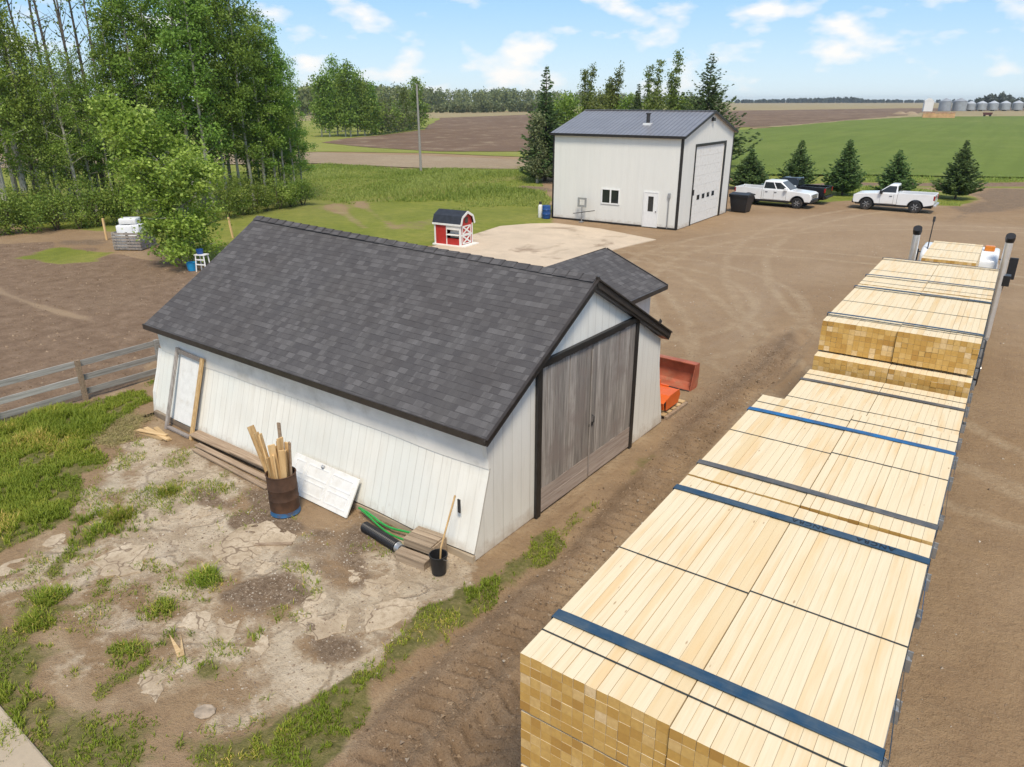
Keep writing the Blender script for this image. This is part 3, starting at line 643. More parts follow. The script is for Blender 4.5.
def sheet(name, px, z, mat, jag=0.6, sub=14):
    P = [G(*p) for p in px]; out = []
    for i, a in enumerate(P):
        b = P[(i + 1) % len(P)]
        for k in range(sub):
            q = a.lerp(b, k / sub); r = math.hypot(q.x, q.y) / 80
            out.append((q.x + random.uniform(-1, 1) * jag * r, q.y + random.uniform(-1, 1) * jag * r * 0.6, z))
    me_ = bpy.data.meshes.new(name); me_.from_pydata(out, [], [tuple(range(len(out)))]); me_.materials.append(mat)
    bm = bmesh.new(); bm.from_mesh(me_); bmesh.ops.triangulate(bm, faces=bm.faces); bmesh.ops.recalc_face_normals(bm, faces=bm.faces)
    for f in bm.faces:
        if f.normal.z < 0: f.normal_flip()
    bm.to_mesh(me_); bm.free()
    o = bpy.data.objects.new(name, me_); COL.objects.link(o); return tag(o, kind='structure')
sheet('pasture', [(-1500, 165), (-200, 152), (150, 155), (331, 152), (430, 153.5), (545, 158), (560, 150), (740, 150), (760, 101.8), (-1500, 101.8)], 0.05, M['pasture'], 0.2)
sheet('gravel_road', [(-1200, 170), (-200, 158), (200, 155), (318, 153), (420, 156), (530, 160.5), (640, 166), (640, 171), (530, 169.5), (430, 169), (318, 164), (200, 165), (-200, 172), (-1200, 190)], 0.09, M['road'], 0.15)
sheet('stubble_field', [(300, 121), (430, 118.5), (560, 117), (740, 120), (740, 108.5), (560, 110), (430, 112), (300, 112)], 0.07, M['stubble'], 0.3)
sheet('plowed_field', [(322, 143), (345, 139), (395, 134), (424, 130), (440, 118), (540, 114.5), (700, 116), (740, 119), (740, 148), (700, 150), (600, 153), (520, 152), (440, 152), (370, 148)], 0.10, M['plowed'], 0.25)
sheet('stubble_field', [(690, 128), (1500, 121), (1500, 102.6), (690, 103.0)], 0.10, M['stubble'], 0.2)
sheet('plowed_field', [(640, 131), (735, 128), (790, 125.5), (840, 121), (905, 115.5), (925, 112), (1040, 110), (1040, 107.5), (900, 108.5), (760, 110.5), (640, 112)], 0.15, M['plowed'], 0.3)
sheet('green_field', [(600, 178), (735, 176), (850, 176), (1024, 179), (1300, 183), (1300, 116), (1024, 116.5), (920, 117), (850, 121), (795, 126), (735, 131), (600, 138)], 0.20, M['green_field'], 0.25)
def mat_apron():
    t = NT('broken_apron_concrete'); pos = t.coord('Pos'); n = t.noise(pos, 1.4, 6, .65); n2 = t.noise(pos, 11, 5, .7); n3 = t.noise(pos, 40, 3, .7)
    col = t.ramp(n, [(.32, (.37, .285, .195)), (.5, (.50, .405, .29)), (.7, (.60, .50, .375))])
    col = t.mix(t.ramp(n2, [(.36, .8), (.52, 0.0)]), col, (.33, .25, .17)); col = t.mix(t.ramp(n3, [(.3, .6), (.46, 0.0)]), col, (.28, .21, .145))
    vo = t.node('ShaderNodeTexVoronoi', feature='DISTANCE_TO_EDGE'); vv = t.node('ShaderNodeVectorMath', operation='ADD'); t.lk(pos, vv.inputs[0]); nd = t.node('ShaderNodeTexNoise'); t.lk(pos, nd.inputs['Vector']); nd.inputs['Scale'].default_value = 2.0
    t.lk(nd.outputs['Color'], vv.inputs[1]); t.lk(vv.outputs[0], vo.inputs['Vector']); vo.inputs['Scale'].default_value = 1.1
    col = t.mix(t.ramp(vo.outputs['Distance'], [(.006, .8), (.022, 0.0)]), col, (.17, .12, .08))
    t.base(col, .92, 0, .2); t.bump(t.math('ADD', n2, t.math('MULTIPLY', n3, .5)), .6, .02); return t.m
# broken slabs of the old apron, standing a finger above the soil
b = MB()
for k_, q in enumerate(([(207, 548), (238, 528), (266, 521), (297, 536), (284, 556), (262, 575), (232, 569)], [(292, 606), (322, 592), (360, 604), (345, 632), (318, 640), (298, 626)], [(92, 560), (118, 541), (151, 545), (140, 572), (104, 578)],
        [(43, 545), (66, 520), (104, 506), (98, 528), (70, 553)], [(-20, 578), (12, 560), (38, 556), (30, 574), (-10, 594)], [(176, 628), (190, 612), (212, 614), (205, 633)], [(213, 634), (222, 613), (238, 620), (232, 645)], [(246, 648), (256, 632), (272, 638), (264, 653)],
        [(133, 690), (146, 668), (166, 678), (158, 704)], [(138, 508), (160, 492), (205, 496), (212, 514), (178, 525), (150, 522)], [(330, 575), (362, 566), (404, 582), (385, 600), (350, 594)], [(364, 610), (398, 598), (420, 602), (392, 628), (368, 634)])):
    P_ = [G(*p) for p in q]; out = []
    for i in range(len(P_)):
        a_, c_ = P_[i], P_[(i + 1) % len(P_)]; L_ = (c_ - a_).length; n_ = max(2, int(L_ / .12))
        for j in range(n_):
            m_ = a_.lerp(c_, j / n_); nr = Vector((-(c_ - a_).y, (c_ - a_).x, 0)).normalized(); m_ = m_ + nr * random.gauss(0, .028) + (c_ - a_).normalized() * random.gauss(0, .012); out.append((m_.x, m_.y))
    b.prism(out, -.03, .010 + .006 * (k_ % 3), 'z')
M['apron'] = mat_apron(); o = b.build('broken_concrete', M['apron'], bevel=.008); tag(o, kind='structure')
# pale concrete pad by the shop
pad = [G(*p) for p in [(432, 247), (470, 236), (500, 226.5), (530, 224), (556, 223.5), (600, 229), (656, 240), (630, 246), (603, 253), (575, 262), (555, 268), (480, 262)]]
b = MB(); b.prism([(p.x, p.y) for p in pad], -0.05, 0.035, 'z'); o = b.build('concrete_pad', M['concrete']); tag(o, kind='structure')

# ================================================================== OLD SHED (near)
SH = thing('shed', 'low white board shed with dark shingle roof and grey double doors', 'shed', (-6.65, 8.57, 0), R(-2.5))
LEN = 10.85
def roof_z(y): return 4.47 - (4.47 - 2.42) * abs(y - 3.65) / 3.47
# long wall facing the apron: frieze, then boards flaring out to the base
def sag(x): return 0.03 * math.sin(x * 0.9) + 0.02 * math.sin(x * 2.3 + 1)
b = MB(); fr = MB(); n = 44
prof = [(0.0, 0.16), (0.15, 0.62), (0.30, 1.12), (0.42, 1.50), (0.47, 1.68)]
for i in range(n):
    xa, xb = -LEN * i / n, -LEN * (i + 1) / n
    for k in range(len(prof) - 1):
        (ya, za), (yb, zb) = prof[k], prof[k + 1]
        b.add([(xa, ya + sag(xa), za), (xb, ya + sag(xb), za), (xb, yb + sag(xb), zb), (xa, yb + sag(xa), zb)], [(0, 1, 2, 3)], 0)
    fr.add([(xa, .45 + sag(xa), 1.68), (xb, .45 + sag(xb), 1.68), (xb, .45, 2.37), (xa, .45, 2.37)], [(0, 1, 2, 3)], 0)
bo = b.build('wall', [M['wall_long']], SH, fixn=False, tdir=(1, 0, 0), weld=True)
fo = fr.build('frieze', [M['grey_frieze']], SH, fixn=False, tdir=(1, 0, 0), weld=True)
for oo in (bo, fo):
    md = oo.modifiers.new('thick', 'SOLIDIFY'); md.thickness = 0.04; md.offset = -1
# flared end piece on the far corner
b = MB(); b.prism([(-0.30, 0.02), (0.02, 0.02), (0.10, 0.6), (0.30, 1.15), (0.46, 1.7), (0.46, 0.02)][::-1], -LEN - 0.16, -LEN - 0.005, 'x'); b.build('corner_board', [M['wall_gable']], SH)
# bare sill under the boards
b = MB(); b.box(-LEN + .1, -0.05, 0.02, 0.22, 0.0, 0.25); b.box(-LEN + .1, -5.2, -0.10, 0.018, 0.0, 0.17); b.build('sill_beam', [M['sill']], SH)
b = MB(); b.box(-5.2, 0.0, -0.06, 0.018, -0.02, 0.13); b.build('foundation', [M['concrete_grey']], SH)
# gable wall with the doorway left open
D0, D1, DT = 1.92, 5.68, 3.10
def gz(y): return roof_z(y) - 0.08
gb = MB()
def gpoly(pts): gb.prism(pts, -0.10, 0.0, 'x')
gpoly([(0.0, 0.02), (D0, 0.02), (D0, gz(D0)), (0.30, gz(0.30)), (0.47, 1.68), (0.42, 1.50), (0.30, 1.12), (0.15, 0.62)])
gpoly([(D0, DT), (D1, DT), (D1, gz(D1)), (3.65, gz(3.65)), (D0, gz(D0))])
gpoly([(D1, 0.02), (7.50, 0.02), (7.40, 0.5), (7.24, 1.1), (7.12, 1.7), (7.08, 2.3), (7.06, gz(7.06)), (D1, gz(D1))])
gb.build('gable_wall', [M['wall_gable']], SH)
b = MB(); b.prism([(0.47, 0.02), (6.95, 0.02), (6.95, gz(6.95)), (3.65, gz(3.65)), (0.47, gz(0.47))], -LEN + .02, -LEN + .12, 'x'); b.box(-LEN + .13, -0.11, 7.02, 7.10, 0.02, 2.4); b.build('back_wall', [M['wall_gable']], SH)
# door frame
b = MB()
b.box(0.003, 0.07, D0 - 0.10, D0 + 0.05, 0.0, DT + 0.04); b.box(0.003, 0.07, D1 - 0.03, D1 + 0.10, 0.0, DT + 0.04); b.box(0.004, 0.09, D0 - 0.10, D1 + 0.10, DT + 0.042, DT + 0.17)
b.build('door_frame', [M['black_trim']], SH, bevel=0.008)
mid = (D0 + D1) / 2
def boards(bm_, y0, y1, z0, z1, x0, x1, k, mi=0, gap=0.008):
    e = np.cumsum(np.r_[0, rng.uniform(0.7, 1.3, k)]); e = y0 + (y1 - y0) * e / e[-1]
    for i in range(k): bm_.box(x0, x1 + random.uniform(-.006, .006), e[i] + gap / 2, e[i + 1] - gap / 2, z0, z1 + random.uniform(-.01, .01), mi)
for side, (ya, yb) in enumerate(((D0 + 0.05, mid - 0.012), (mid + 0.012, D1 - 0.03))):
    b = MB(); boards(b, ya, yb, 0.58, DT, -0.02, 0.035, 9); do = b.build('door', [M['old_grey']], SH)
    b = MB(); boards2 = [(0.06, 0.32), (0.325, 0.575)]
    for z0, z1 in boards2: b.box(-0.02, 0.038 + random.uniform(0, .008), ya, yb, z0, z1)
    b.build('kick_board', [M['kick']], do)
    b = MB()
    hy = ya if side == 0 else yb - 0.34
    if side == 0:
        b = MB(); b.box(0.05, 0.07, yb - 0.03, yb + 0.0, 0.15, DT - .1); b.build('cover_strip', [M['old_grey']], do)
    else:
        b = MB(); b.tube([(0.045, ya + 0.05, 1.35), (0.10, ya + .05, 1.37), (0.10, ya + .05, 1.5), (0.045, ya + .05, 1.52)], 0.012); b.box(0.046, 0.06, ya - .06, ya + .1, 1.28, 1.34); b.build('latch', [M['dark_steel']], do)
# main roof, two slabs with slightly sagging ridge and curled eave
def slab(mbx, ya, za, yb, zb, x0, x1, nx=20, ny=6, th=0.07, bow=0.05):
    vs = []; fs = []
    for j in range(ny + 1):
        for i in range(nx + 1):
            s, t_ = i / nx, j / ny; xs = x0 + 0.30 * t_; x = xs + (x1 - xs) * s
            z = za + (zb + 0.20 * (1 - s) + 0.03 - za) * t_ - bow * math.sin(math.pi * s) * 0.25 + 0.012 * math.sin(7 * s + 3 * t_) - 0.035 * math.sin(math.pi * t_)
            vs.append((x, ya + (yb - ya) * t_, z))
    nv = len(vs); vs += [(x, y, z - th) for x, y, z in vs]
    for j in range(ny):
        for i in range(nx):
            a = j * (nx + 1) + i; fs.append((a, a + 1, a + nx + 2, a + nx + 1)); fs.append(tuple(k + nv for k in (a + nx + 1, a + nx + 2, a + 1, a)))
    rim = [i for i in range(nx + 1)] + [(j + 1) * (nx + 1) - 1 for j in range(1, ny + 1)] + [ny * (nx + 1) + i for i in range(nx - 1, -1, -1)] + [j * (nx + 1) for j in range(ny - 1, 0, -1)]
    for k in range(len(rim)):
        a, c = rim[k], rim[(k + 1) % len(rim)]; fs.append((a, a + nv, c + nv, c))
    mbx.add(vs, fs, 0)
X0, X1 = -LEN - 0.12, 0.15
b = MB(); slab(b, 0.18, 2.41, 3.65, 4.49, X0, X1); slab(b, 7.20, 2.53, 3.65, 4.49, X0, X1)
# ridge cap shingles
for i in range(34):
    xr_ = X0 + .30; xa = xr_ + (X1 - xr_) * i / 34; xb = xr_ + (X1 - xr_) * (i + 1) / 34; zb_ = 4.535 + 0.20 * (1 - i / 34) - 0.012 * math.sin(math.pi * i / 34)
    b.add([(xa, 3.50, zb_ - .085), (xa, 3.65, zb_ + .004), (xa, 3.80, zb_ - .085), (xb, 3.50, zb_ - .078), (xb, 3.65, zb_ + .014), (xb, 3.80, zb_ - .078)], [(0, 3, 4, 1), (1, 4, 5, 2)], 0)
b.build('roof', [M['shingle']], SH, tdir=(1, 0, 0), vsc=1.965)
b = MB()
b.bar((X0, .155, 2.36), (X1 + .01, .155, 2.36), 0.03, 0.13); b.build('fascia', [M['brown_trim']], SH)
b = MB(); b.bar((X0, 7.225, 2.47), (X1, 7.225, 2.47), 0.03, 0.13); b.build('fascia', [M['brown_trim']], SH)
for ya, za, yb_, zb_ in ((0.15, 2.33, 3.65, 4.41), (7.24, 2.45, 3.65, 4.41)):
    b = MB(); b.bar((X1 + .012, ya, za), (X1 + .012, yb_, zb_), 0.025, 0.15); b.bar((X1 + .04, ya, za + .075), (X1 + .04, yb_, zb_ + .075), 0.045, 0.03)
    if ya > 4: b.bar((X1 - .10, ya - .02, za - .10), (X1 - .10, yb_ - .02, zb_ - .10), 0.2, 0.05)
    b.build('rake_board', [M['brown_trim']], SH)
b = MB(); b.bar((X1 + .01, 3.62, 4.44), (X1 + .01, 3.68, 4.44), .06, .2); b.build('peak_cap', [M['brown_trim']], SH)
# small fittings on the wall
b = MB(); b.box(-0.42, -0.36, 0.05, 0.07, 0.85, 1.12); b.build('hasp', [M['dark_steel']], SH)
b = MB(); b.bar((0.012, 6.9, 2.86), (0.012, 7.0, 2.78), .02, .1); b.build('rail_end', [M['dark_steel']], SH)
# annex at the back with its own lower gable roof
RX, EXR, EXL, YE = -3.5, -1.47, -5.53, 10.43; ZR, ZE = 3.62, 2.80
b = MB()
def slope(xe):
    vs = [(RX, 5.0, ZR), (xe, 5.0, ZE), (xe, YE, ZE), (RX, YE, ZR)]; vs += [(x, y, z - .07) for x, y, z in vs]
    b.add(vs, [(0, 1, 2, 3), (4, 5, 6, 7), (0, 1, 5, 4), (1, 2, 6, 5), (2, 3, 7, 6), (3, 0, 4, 7)])
slope(EXR); slope(EXL); b.build('annex_roof', [M['shingle']], SH, tdir=(0, 1, 0), vsc=2.67)
b = MB(); b.box(EXR - .42, EXR - .34, 7.11, YE - .3, 0.02, 2.72); b.box(EXL + .34, EXL + .42, 7.11, YE - .3, 0.02, 2.72)
b.prism([(EXL + .425, 0.02), (EXR - .425, 0.02), (EXR - .425, 2.9), (RX, 3.5), (EXL + .425, 2.9)], YE - .38, YE - .3, 'y'); b.build('annex_wall', [M['wall_gable']], SH)
b = MB(); b.bar((EXR + .015, 6.9, ZE - .05), (EXR + .015, YE + .01, ZE - .05), .03, .12); b.bar((EXR, YE + .015, ZE - .04), (RX, YE + .015, ZR - .04), .03, .13, up=(0, 0, 1)); b.bar((EXL, YE + .015, ZE - .04), (RX, YE + .015, ZR - .04), .03, .13); b.build('annex_trim', [M['brown_trim']], SH)
shM = Matrix.Translation((-6.65, 8.57, 0)) @ Matrix.Rotation(R(-2.5), 4, 'Z')
def S(x, y, z=0.0): return shM @ Vector((x, y, z))

# ================================================================== METAL WORKSHOP
M['clad'] = mat_boardwall('white_metal_cladding', (0.755, 0.75, 0.71), 0.23, 0.10, (0.62, 0.61, 0.57), 0.18, None, True)
def mat_metal_roof():
    t = NT('ribbed_metal_roof'); uv = t.coord('UV'); sp = t.node('ShaderNodeSeparateXYZ'); t.lk(uv, sp.inputs[0])
    f = t.math('FRACT', t.math('DIVIDE', sp.outputs[0], 0.3)); rib = t.ramp(t.math('ABSOLUTE', t.math('SUBTRACT', f, 0.5)), [(0.06, 1.0), (0.14, 0.0)])
    n = t.noise(uv, 0.8, 4); col = t.ramp(n, [(0.3, (0.25, 0.25, 0.27)), (0.7, (0.31, 0.31, 0.335))])
    f2 = t.math('LESS_THAN', t.math('FRACT', t.math('DIVIDE', sp.outputs[1], 0.9)), 0.05)
    col = t.mix(t.math('MULTIPLY', rib, 0.75), col, (0.15, 0.15, 0.17)); col = t.mix(t.math('MULTIPLY', f2, 0.3), col, (0.12, 0.12, 0.14)); t.base(col, 0.38, 0.35, 0.5)
    t.bump(rib, 0.9, 0.03); return t.m
M['metal_roof'] = mat_metal_roof()
WS = thing('workshop', 'tall white metal-clad workshop with grey ribbed roof and overhead door', 'workshop', (-17.35, 43.9, 0), 0)
WL, WD, WE, WR = 9.2, 9.4, 5.62, 6.98
b = MB(); b.box(-WL, 0, 0, 0.1, 0.04, WE); b.build('wall', [M['clad']], WS)
y0, y1, dt = 2.25, 7.55, 4.95
b = MB()
b.prism([(0.101, .04), (y0, .04), (y0, WE + (WR - WE) * y0 / 4.7), (0.101, WE)], -0.1, 0, 'x')
b.prism([(y1, .04), (WD, .04), (WD, WE), (y1, WE + (WR - WE) * (WD - y1) / 4.7)], -0.1, 0, 'x')
b.prism([(y0, dt), (y1, dt), (y1, WE + (WR - WE) * (WD - y1) / 4.7), (4.7, WR), (y0, WE + (WR - WE) * y0 / 4.7)], -0.1, 0, 'x')
b.build('gable_wall', [M['clad']], WS)
b = MB(); b.box(-WL, 0, WD - .1, WD - .001, .04, WE); b.prism([(0.1, .04), (WD - .11, .04), (WD - .11, WE), (4.7, WR), (0.1, WE)], -WL, -WL + .1, 'x'); b.build('back_wall', [M['clad']], WS)
b = MB()
for ya, yb_ in ((-0.22, 4.7), (WD + .22, 4.7)):
    za = WE + .06 - (WR - WE) / 4.7 * .22
    vs = [(-WL - .2, ya, za), (.2, ya, za), (.2, yb_, WR + .06), (-WL - .2, yb_, WR + .06)]; vs += [(x, y, z - .06) for x, y, z in vs]
    b.add(vs, [(0, 1, 2, 3), (4, 5, 6, 7), (0, 1, 5, 4), (1, 2, 6, 5), (2, 3, 7, 6), (3, 0, 4, 7)])
b.build('roof', [M['metal_roof']], WS)
b = MB()
b.bar((-WL - .2, 4.7, WR + .075), (.2, 4.7, WR + .075), .3, .03); b.build('ridge_cap', [M['metal_roof']], WS)
b = MB(); b.bar((-WL - .2, -.235, WE - .04), (.21, -.235, WE - .04), .03, .16); b.bar((.215, -.23, WE - .03), (.215, 4.7, WR + .02), .03, .14); b.bar((.215, WD + .23, WE - .03), (.215, 4.7, WR + .02), .03, .14)
b.build('eave_trim', [M['black_trim']], WS)
for pr_ in ([(-.12, -.018), (.02, -.018), (.02, .14), (.002, .14), (.002, -.002), (-.12, -.002)], [(-WL - .018, -.018), (-WL + .1, -.018), (-WL + .1, -.003), (-WL - .002, -.003), (-WL - .002, .12), (-WL - .018, .12)], [(.002, WD - .12), (.02, WD - .12), (.02, WD + .02), (.002, WD + .02)]):
    b = MB(); b.prism(pr_, .04, WE - .05, 'z'); b.build('corner_trim', [M['black_trim']], WS)
b = MB(); b.box(-WL, .0, -.03, -.004, .0, .12); b.build('base_trim', [M['black_trim']], WS)
b = MB(); b.box(.003, .05, y0 - .12, y0, 0, dt + .15); b.box(.003, .05, y1, y1 + .32, 0, dt + .15); b.box(.004, .052, y0 + .002, y1 - .002, dt + .01, dt + .15); b.build('door_frame', [M['black_trim']], WS)
b = MB()
for k in range(8): b.box(-.09, -.03, y0, y1, .05 + k * .61, .05 + k * .61 + .602)
od = b.build('overhead_door', [M['white_board']], WS, bevel=.006)
for k in range(4):
    b = MB(); yc = y0 + .95 + k * .93; b.box(-.03, -.015, yc, yc + .46, 1.56, 1.86); b.build('pane', [M['glass_dark']], od)
# man door
b = MB(); b.box(-2.36, -2.30, -.05, -.004, .05, 2.2); b.box(-1.38, -1.32, -.05, -.004, .05, 2.2); b.box(-2.36, -1.32, -.05, -.004, 2.2, 2.27); fo = b.build('door_surround', [M['white_plastic']], WS)
b = MB(); b.box(-2.29, -1.39, -.035, -.004, .06, 2.19); do = b.build('door', [M['white_plastic']], WS)
b = MB(); b.box(-2.02, -1.66, -.045, -.036, 1.05, 1.98); b.build('pane', [M['glass_dark']], do)
b = MB(); b.lathe([(0, 0), (.035, 0), (.035, .05), (0, .06)], 10, (-1.46, -.036, 1.05), M=Matrix.Rotation(R(90), 4, 'X')); b.build('handle', [M['dark_steel']], do)
# sliding window
b = MB(); wx0, wx1, wz0, wz1 = -5.40, -4.05, 1.28, 2.28
b.box(wx0, wx1, -.05, -.004, wz0, wz0 + .08); b.box(wx0, wx1, -.05, -.004, wz1 - .08, wz1); b.box(wx0, wx0 + .08, -.05, -.004, wz0 + .082, wz1 - .082); b.box(wx1 - .08, wx1, -.05, -.004, wz0 + .082, wz1 - .082); b.box(-4.77, -4.67, -.05, -.004, wz0 + .082, wz1 - .082)
wo_ = b.build('window', [M['white_plastic']], WS)
for a_, c_ in ((wx0 + .082, -4.772), (-4.668, wx1 - .082)):
    b = MB(); b.box(a_, c_, -.025, -.006, wz0 + .082, wz1 - .082); b.build('pane', [M['glass_dark']], wo_)
# flue on the roof, flood lamp, wall pipe
b = MB(); b.box(-3.55, -3.05, 1.75, 2.25, 6.12, 6.32); b.build('flashing', [M['white_plastic']], WS)
b = MB(); b.tube([(-3.3, 2.0, 6.2), (-3.3, 2.0, 6.85)], .12, 14); b.tube([(-3.3, 2.0, 6.85), (-3.3, 2.0, 6.93)], .17, 14); b.build('flue', [M['dark_steel']], WS)
b = MB(); b.box(.0, .18, 4.55, 4.85, WR - .55, WR - .35); b.bar((.0, 4.7, WR - .3), (.14, 4.7, WR - .4), .05, .05); b.build('flood_lamp', [M['black_plastic']], WS)
b = MB(); b.tube([(-.62, -.06, .08), (-.62, -.06, 2.0)], .035, 8); b.box(-.70, -.54, -.10, -.01, 1.95, 2.25); b.build('service_pipe', [M['steel']], WS)
b = MB(); b.box(.03, .12, y0 - .12, y0 + .02, 1.95, 2.3); b.build('door_operator', [M['black_plastic']], WS)

# things against the workshop
b = MB(); b.lathe([(0, 0.03), (.28, .03), (.29, .06), (.29, .30), (.305, .32), (.29, .34), (.29, .60), (.305, .62), (.29, .64), (.29, .88), (.27, .9), (0, .88)], 24)
o = b.build('barrel', [M['blue']], None, True); place(o, (-26.75, 43.45, 0)); tag(o, 'dark blue plastic barrel at the far corner of the white workshop', 'barrel')
t = thing('gas_bottle', 'pale upright gas bottle beside the blue barrel at the workshop corner', 'gas bottle', (-27.4, 43.7, 0))
b = MB(); b.lathe([(0, 0), (.15, 0), (.16, .04), (.16, .75), (.11, .88), (.04, .94), (.04, 1.0), (0, 1.0)], 18); b.build('bottle', [M['white_board']], t, True)
b = MB(); b.lathe([(.1, .9), (.1, 1.08), (.09, 1.08), (.09, .9)], 16); b.build('collar', [M['dark_steel']], t, True)
t = thing('post_frame', 'square grey frame on a short post with crossbar by the workshop wall', 'post', (-23.95, 43.45, 0))
b = MB(); b.tube([(0, 0, 0), (0, 0, 1.0)], .04, 8); b.box(-.14, .14, -.14, .14, 0, .05); b.build('post', [M['steel']], t)
b = MB(); b.box(-.33, .33, -.03, .03, 1.0, 1.14); b.box(-.33, .33, -.03, .03, 1.5, 1.62); b.box(-.33, -.2, -.03, .03, 1.141, 1.499); b.box(.2, .33, -.03, .03, 1.141, 1.499); b.build('frame', [M['steel']], t)
b = MB(); b.tube([(-.6, -.1, .55), (1.0, -.05, .85)], .025, 6); b.build('crossbar', [M['dark_steel']], t)
t = thing('waste_bin', 'black lidded waste bin behind the white crew-cab pickup', 'bin', (-16.6, 54.3, 0), R(-6))
b = MB(); 
vs = [(-.55, -.45, .05), (.55, -.45, .05), (.55, .45, .05), (-.55, .45, .05), (-.7, -.6, 1.2), (.7, -.6, 1.2), (.7, .6, 1.2), (-.7, .6, 1.2)]
b.add(vs, [(0, 1, 2, 3), (4, 5, 6, 7), (0, 1, 5, 4), (1, 2, 6, 5), (2, 3, 7, 6), (3, 0, 4, 7)]); b.box(-.74, .74, -.64, -.58, 1.08, 1.2); b.build('tub', [M['black_plastic']], t, bevel=.03)
b = MB(); b.prism([(-.68, 1.2), (.68, 1.2), (.68, 1.28), (0, 1.4), (-.68, 1.3)], -.74, .74, 'x'); b.build('lid', [M['black_plastic']], t, bevel=.02)
for sx in (-.45, .45):
    b = MB(); b.tube([(sx - .05, .4, .1), (sx + .05, .4, .1)], .1, 12); b.build('wheel', [M['black_rubber']], t)

# ================================================================== RED PLAYHOUSE
PH = thing('playhouse', 'small red and white barn-shaped playhouse with dark gambrel roof', 'playhouse', (-25.15, 31.75, 0.035), R(4))
pw, pd, ph = 1.75, 1.25, 1.18   # along -x, along +y
b = MB(); b.box(-pw, -.95, 0, .04, .06, ph); b.box(-.95, 0, 0, .04, .06, .42); b.box(-pw, -pw + .04, .041, pd - .041, .06, ph); b.box(-pw, 0, pd - .04, pd, .06, ph); b.build('wall', [M['red']], PH)
gam = [(-.06, ph), (.10, ph + .42), (pd / 2, ph + .68), (pd - .10, ph + .42), (pd + .06, ph)]
b = MB(); b.prism([(.04, .06), (pd - .04, .06), (pd - .04, ph)] + [(.95 * (y - pd / 2) + pd / 2, z - .03) for y, z in gam[::-1]][1:4] + [(.04, ph)], -.04, 0, 'x'); b.build('end_wall', [M['red']], PH)
b = MB()
for i in range(4):
    (ya, za), (yb_, zb_) = gam[i], gam[i + 1]; b.add([(-pw - .1, ya, za), (.1, ya, za), (.1, yb_, zb_), (-pw - .1, yb_, zb_), (-pw - .1, ya, za + .05), (.1, ya, za + .05), (.1, yb_, zb_ + .05), (-pw - .1, yb_, zb_ + .05)], [(0, 1, 2, 3), (4, 5, 6, 7), (0, 1, 5, 4), (1, 2, 6, 5), (2, 3, 7, 6), (3, 0, 4, 7)])
M['play_roof'] = mat_plain('dark_playhouse_roof', (0.028, 0.032, 0.042), 0.5, 0, 0.3, 4)
b.build('roof', [M['play_roof']], PH)
b = MB()
for i in range(4):
    (ya, za), (yb_, zb_) = gam[i], gam[i + 1]; b.bar((.115, ya, za - .01), (.115, yb_, zb_ - .01), .025, .13)
b.bar((-pw - .1, -.075, ph), (.1, -.075, ph), .025, .1)
for x in (-pw + .03, -.02): b.box(x - .05, x + .05, -.02, -.001, .06, ph - .05)
b.box(-.95 + .0, -.9, -.02, -.001, .06, ph - .05)
for y in (.05, pd - .05): b.box(.001, .02, y - .05, y + .05, .06, ph)
b.box(.001, .021, .10, pd - .10, .56, .64)
b.build('trim', [M['white_board']], PH)
b = MB()
for z0, z1 in ((.12, .56), (.64, 1.08)):
    b.bar((.012, .22, z0), (.012, pd - .22, z1), .02, .09); b.bar((.013, .22, z1), (.013, pd - .22, z0), .022, .09)
    for q in ((.22, z0, .22, z1), (pd - .22, z0, pd - .22, z1), (.22, z0, pd - .22, z0), (.22, z1, pd - .22, z1)): b.bar((.011, q[0], q[1]), (.011, q[2], q[3]), .016, .06)
b.build('barn_door_cross', [M['white_board']], PH)
b = MB(); b.box(.001, .025, pd / 2 - .14, pd / 2 + .14, 1.26, 1.56); b.build('loft_window', [M['glass_dark']], PH)
b = MB(); b.box(-.89, -.06, .30, .34, .42, ph); b.build('counter_back', [M['grey_frieze']], PH)
b = MB(); b.box(-.89, -.06, -.12, .28, .60, .64); b.box(-.89, -.06, -.02, .0, .9, ph - .02); b.build('counter', [M['grey_frieze']], PH)
b = MB(); b.box(-pw - .1, .35, -.12, pd + .12, -.02, .058); b.build('floor_deck', [M['grey_frieze']], PH)

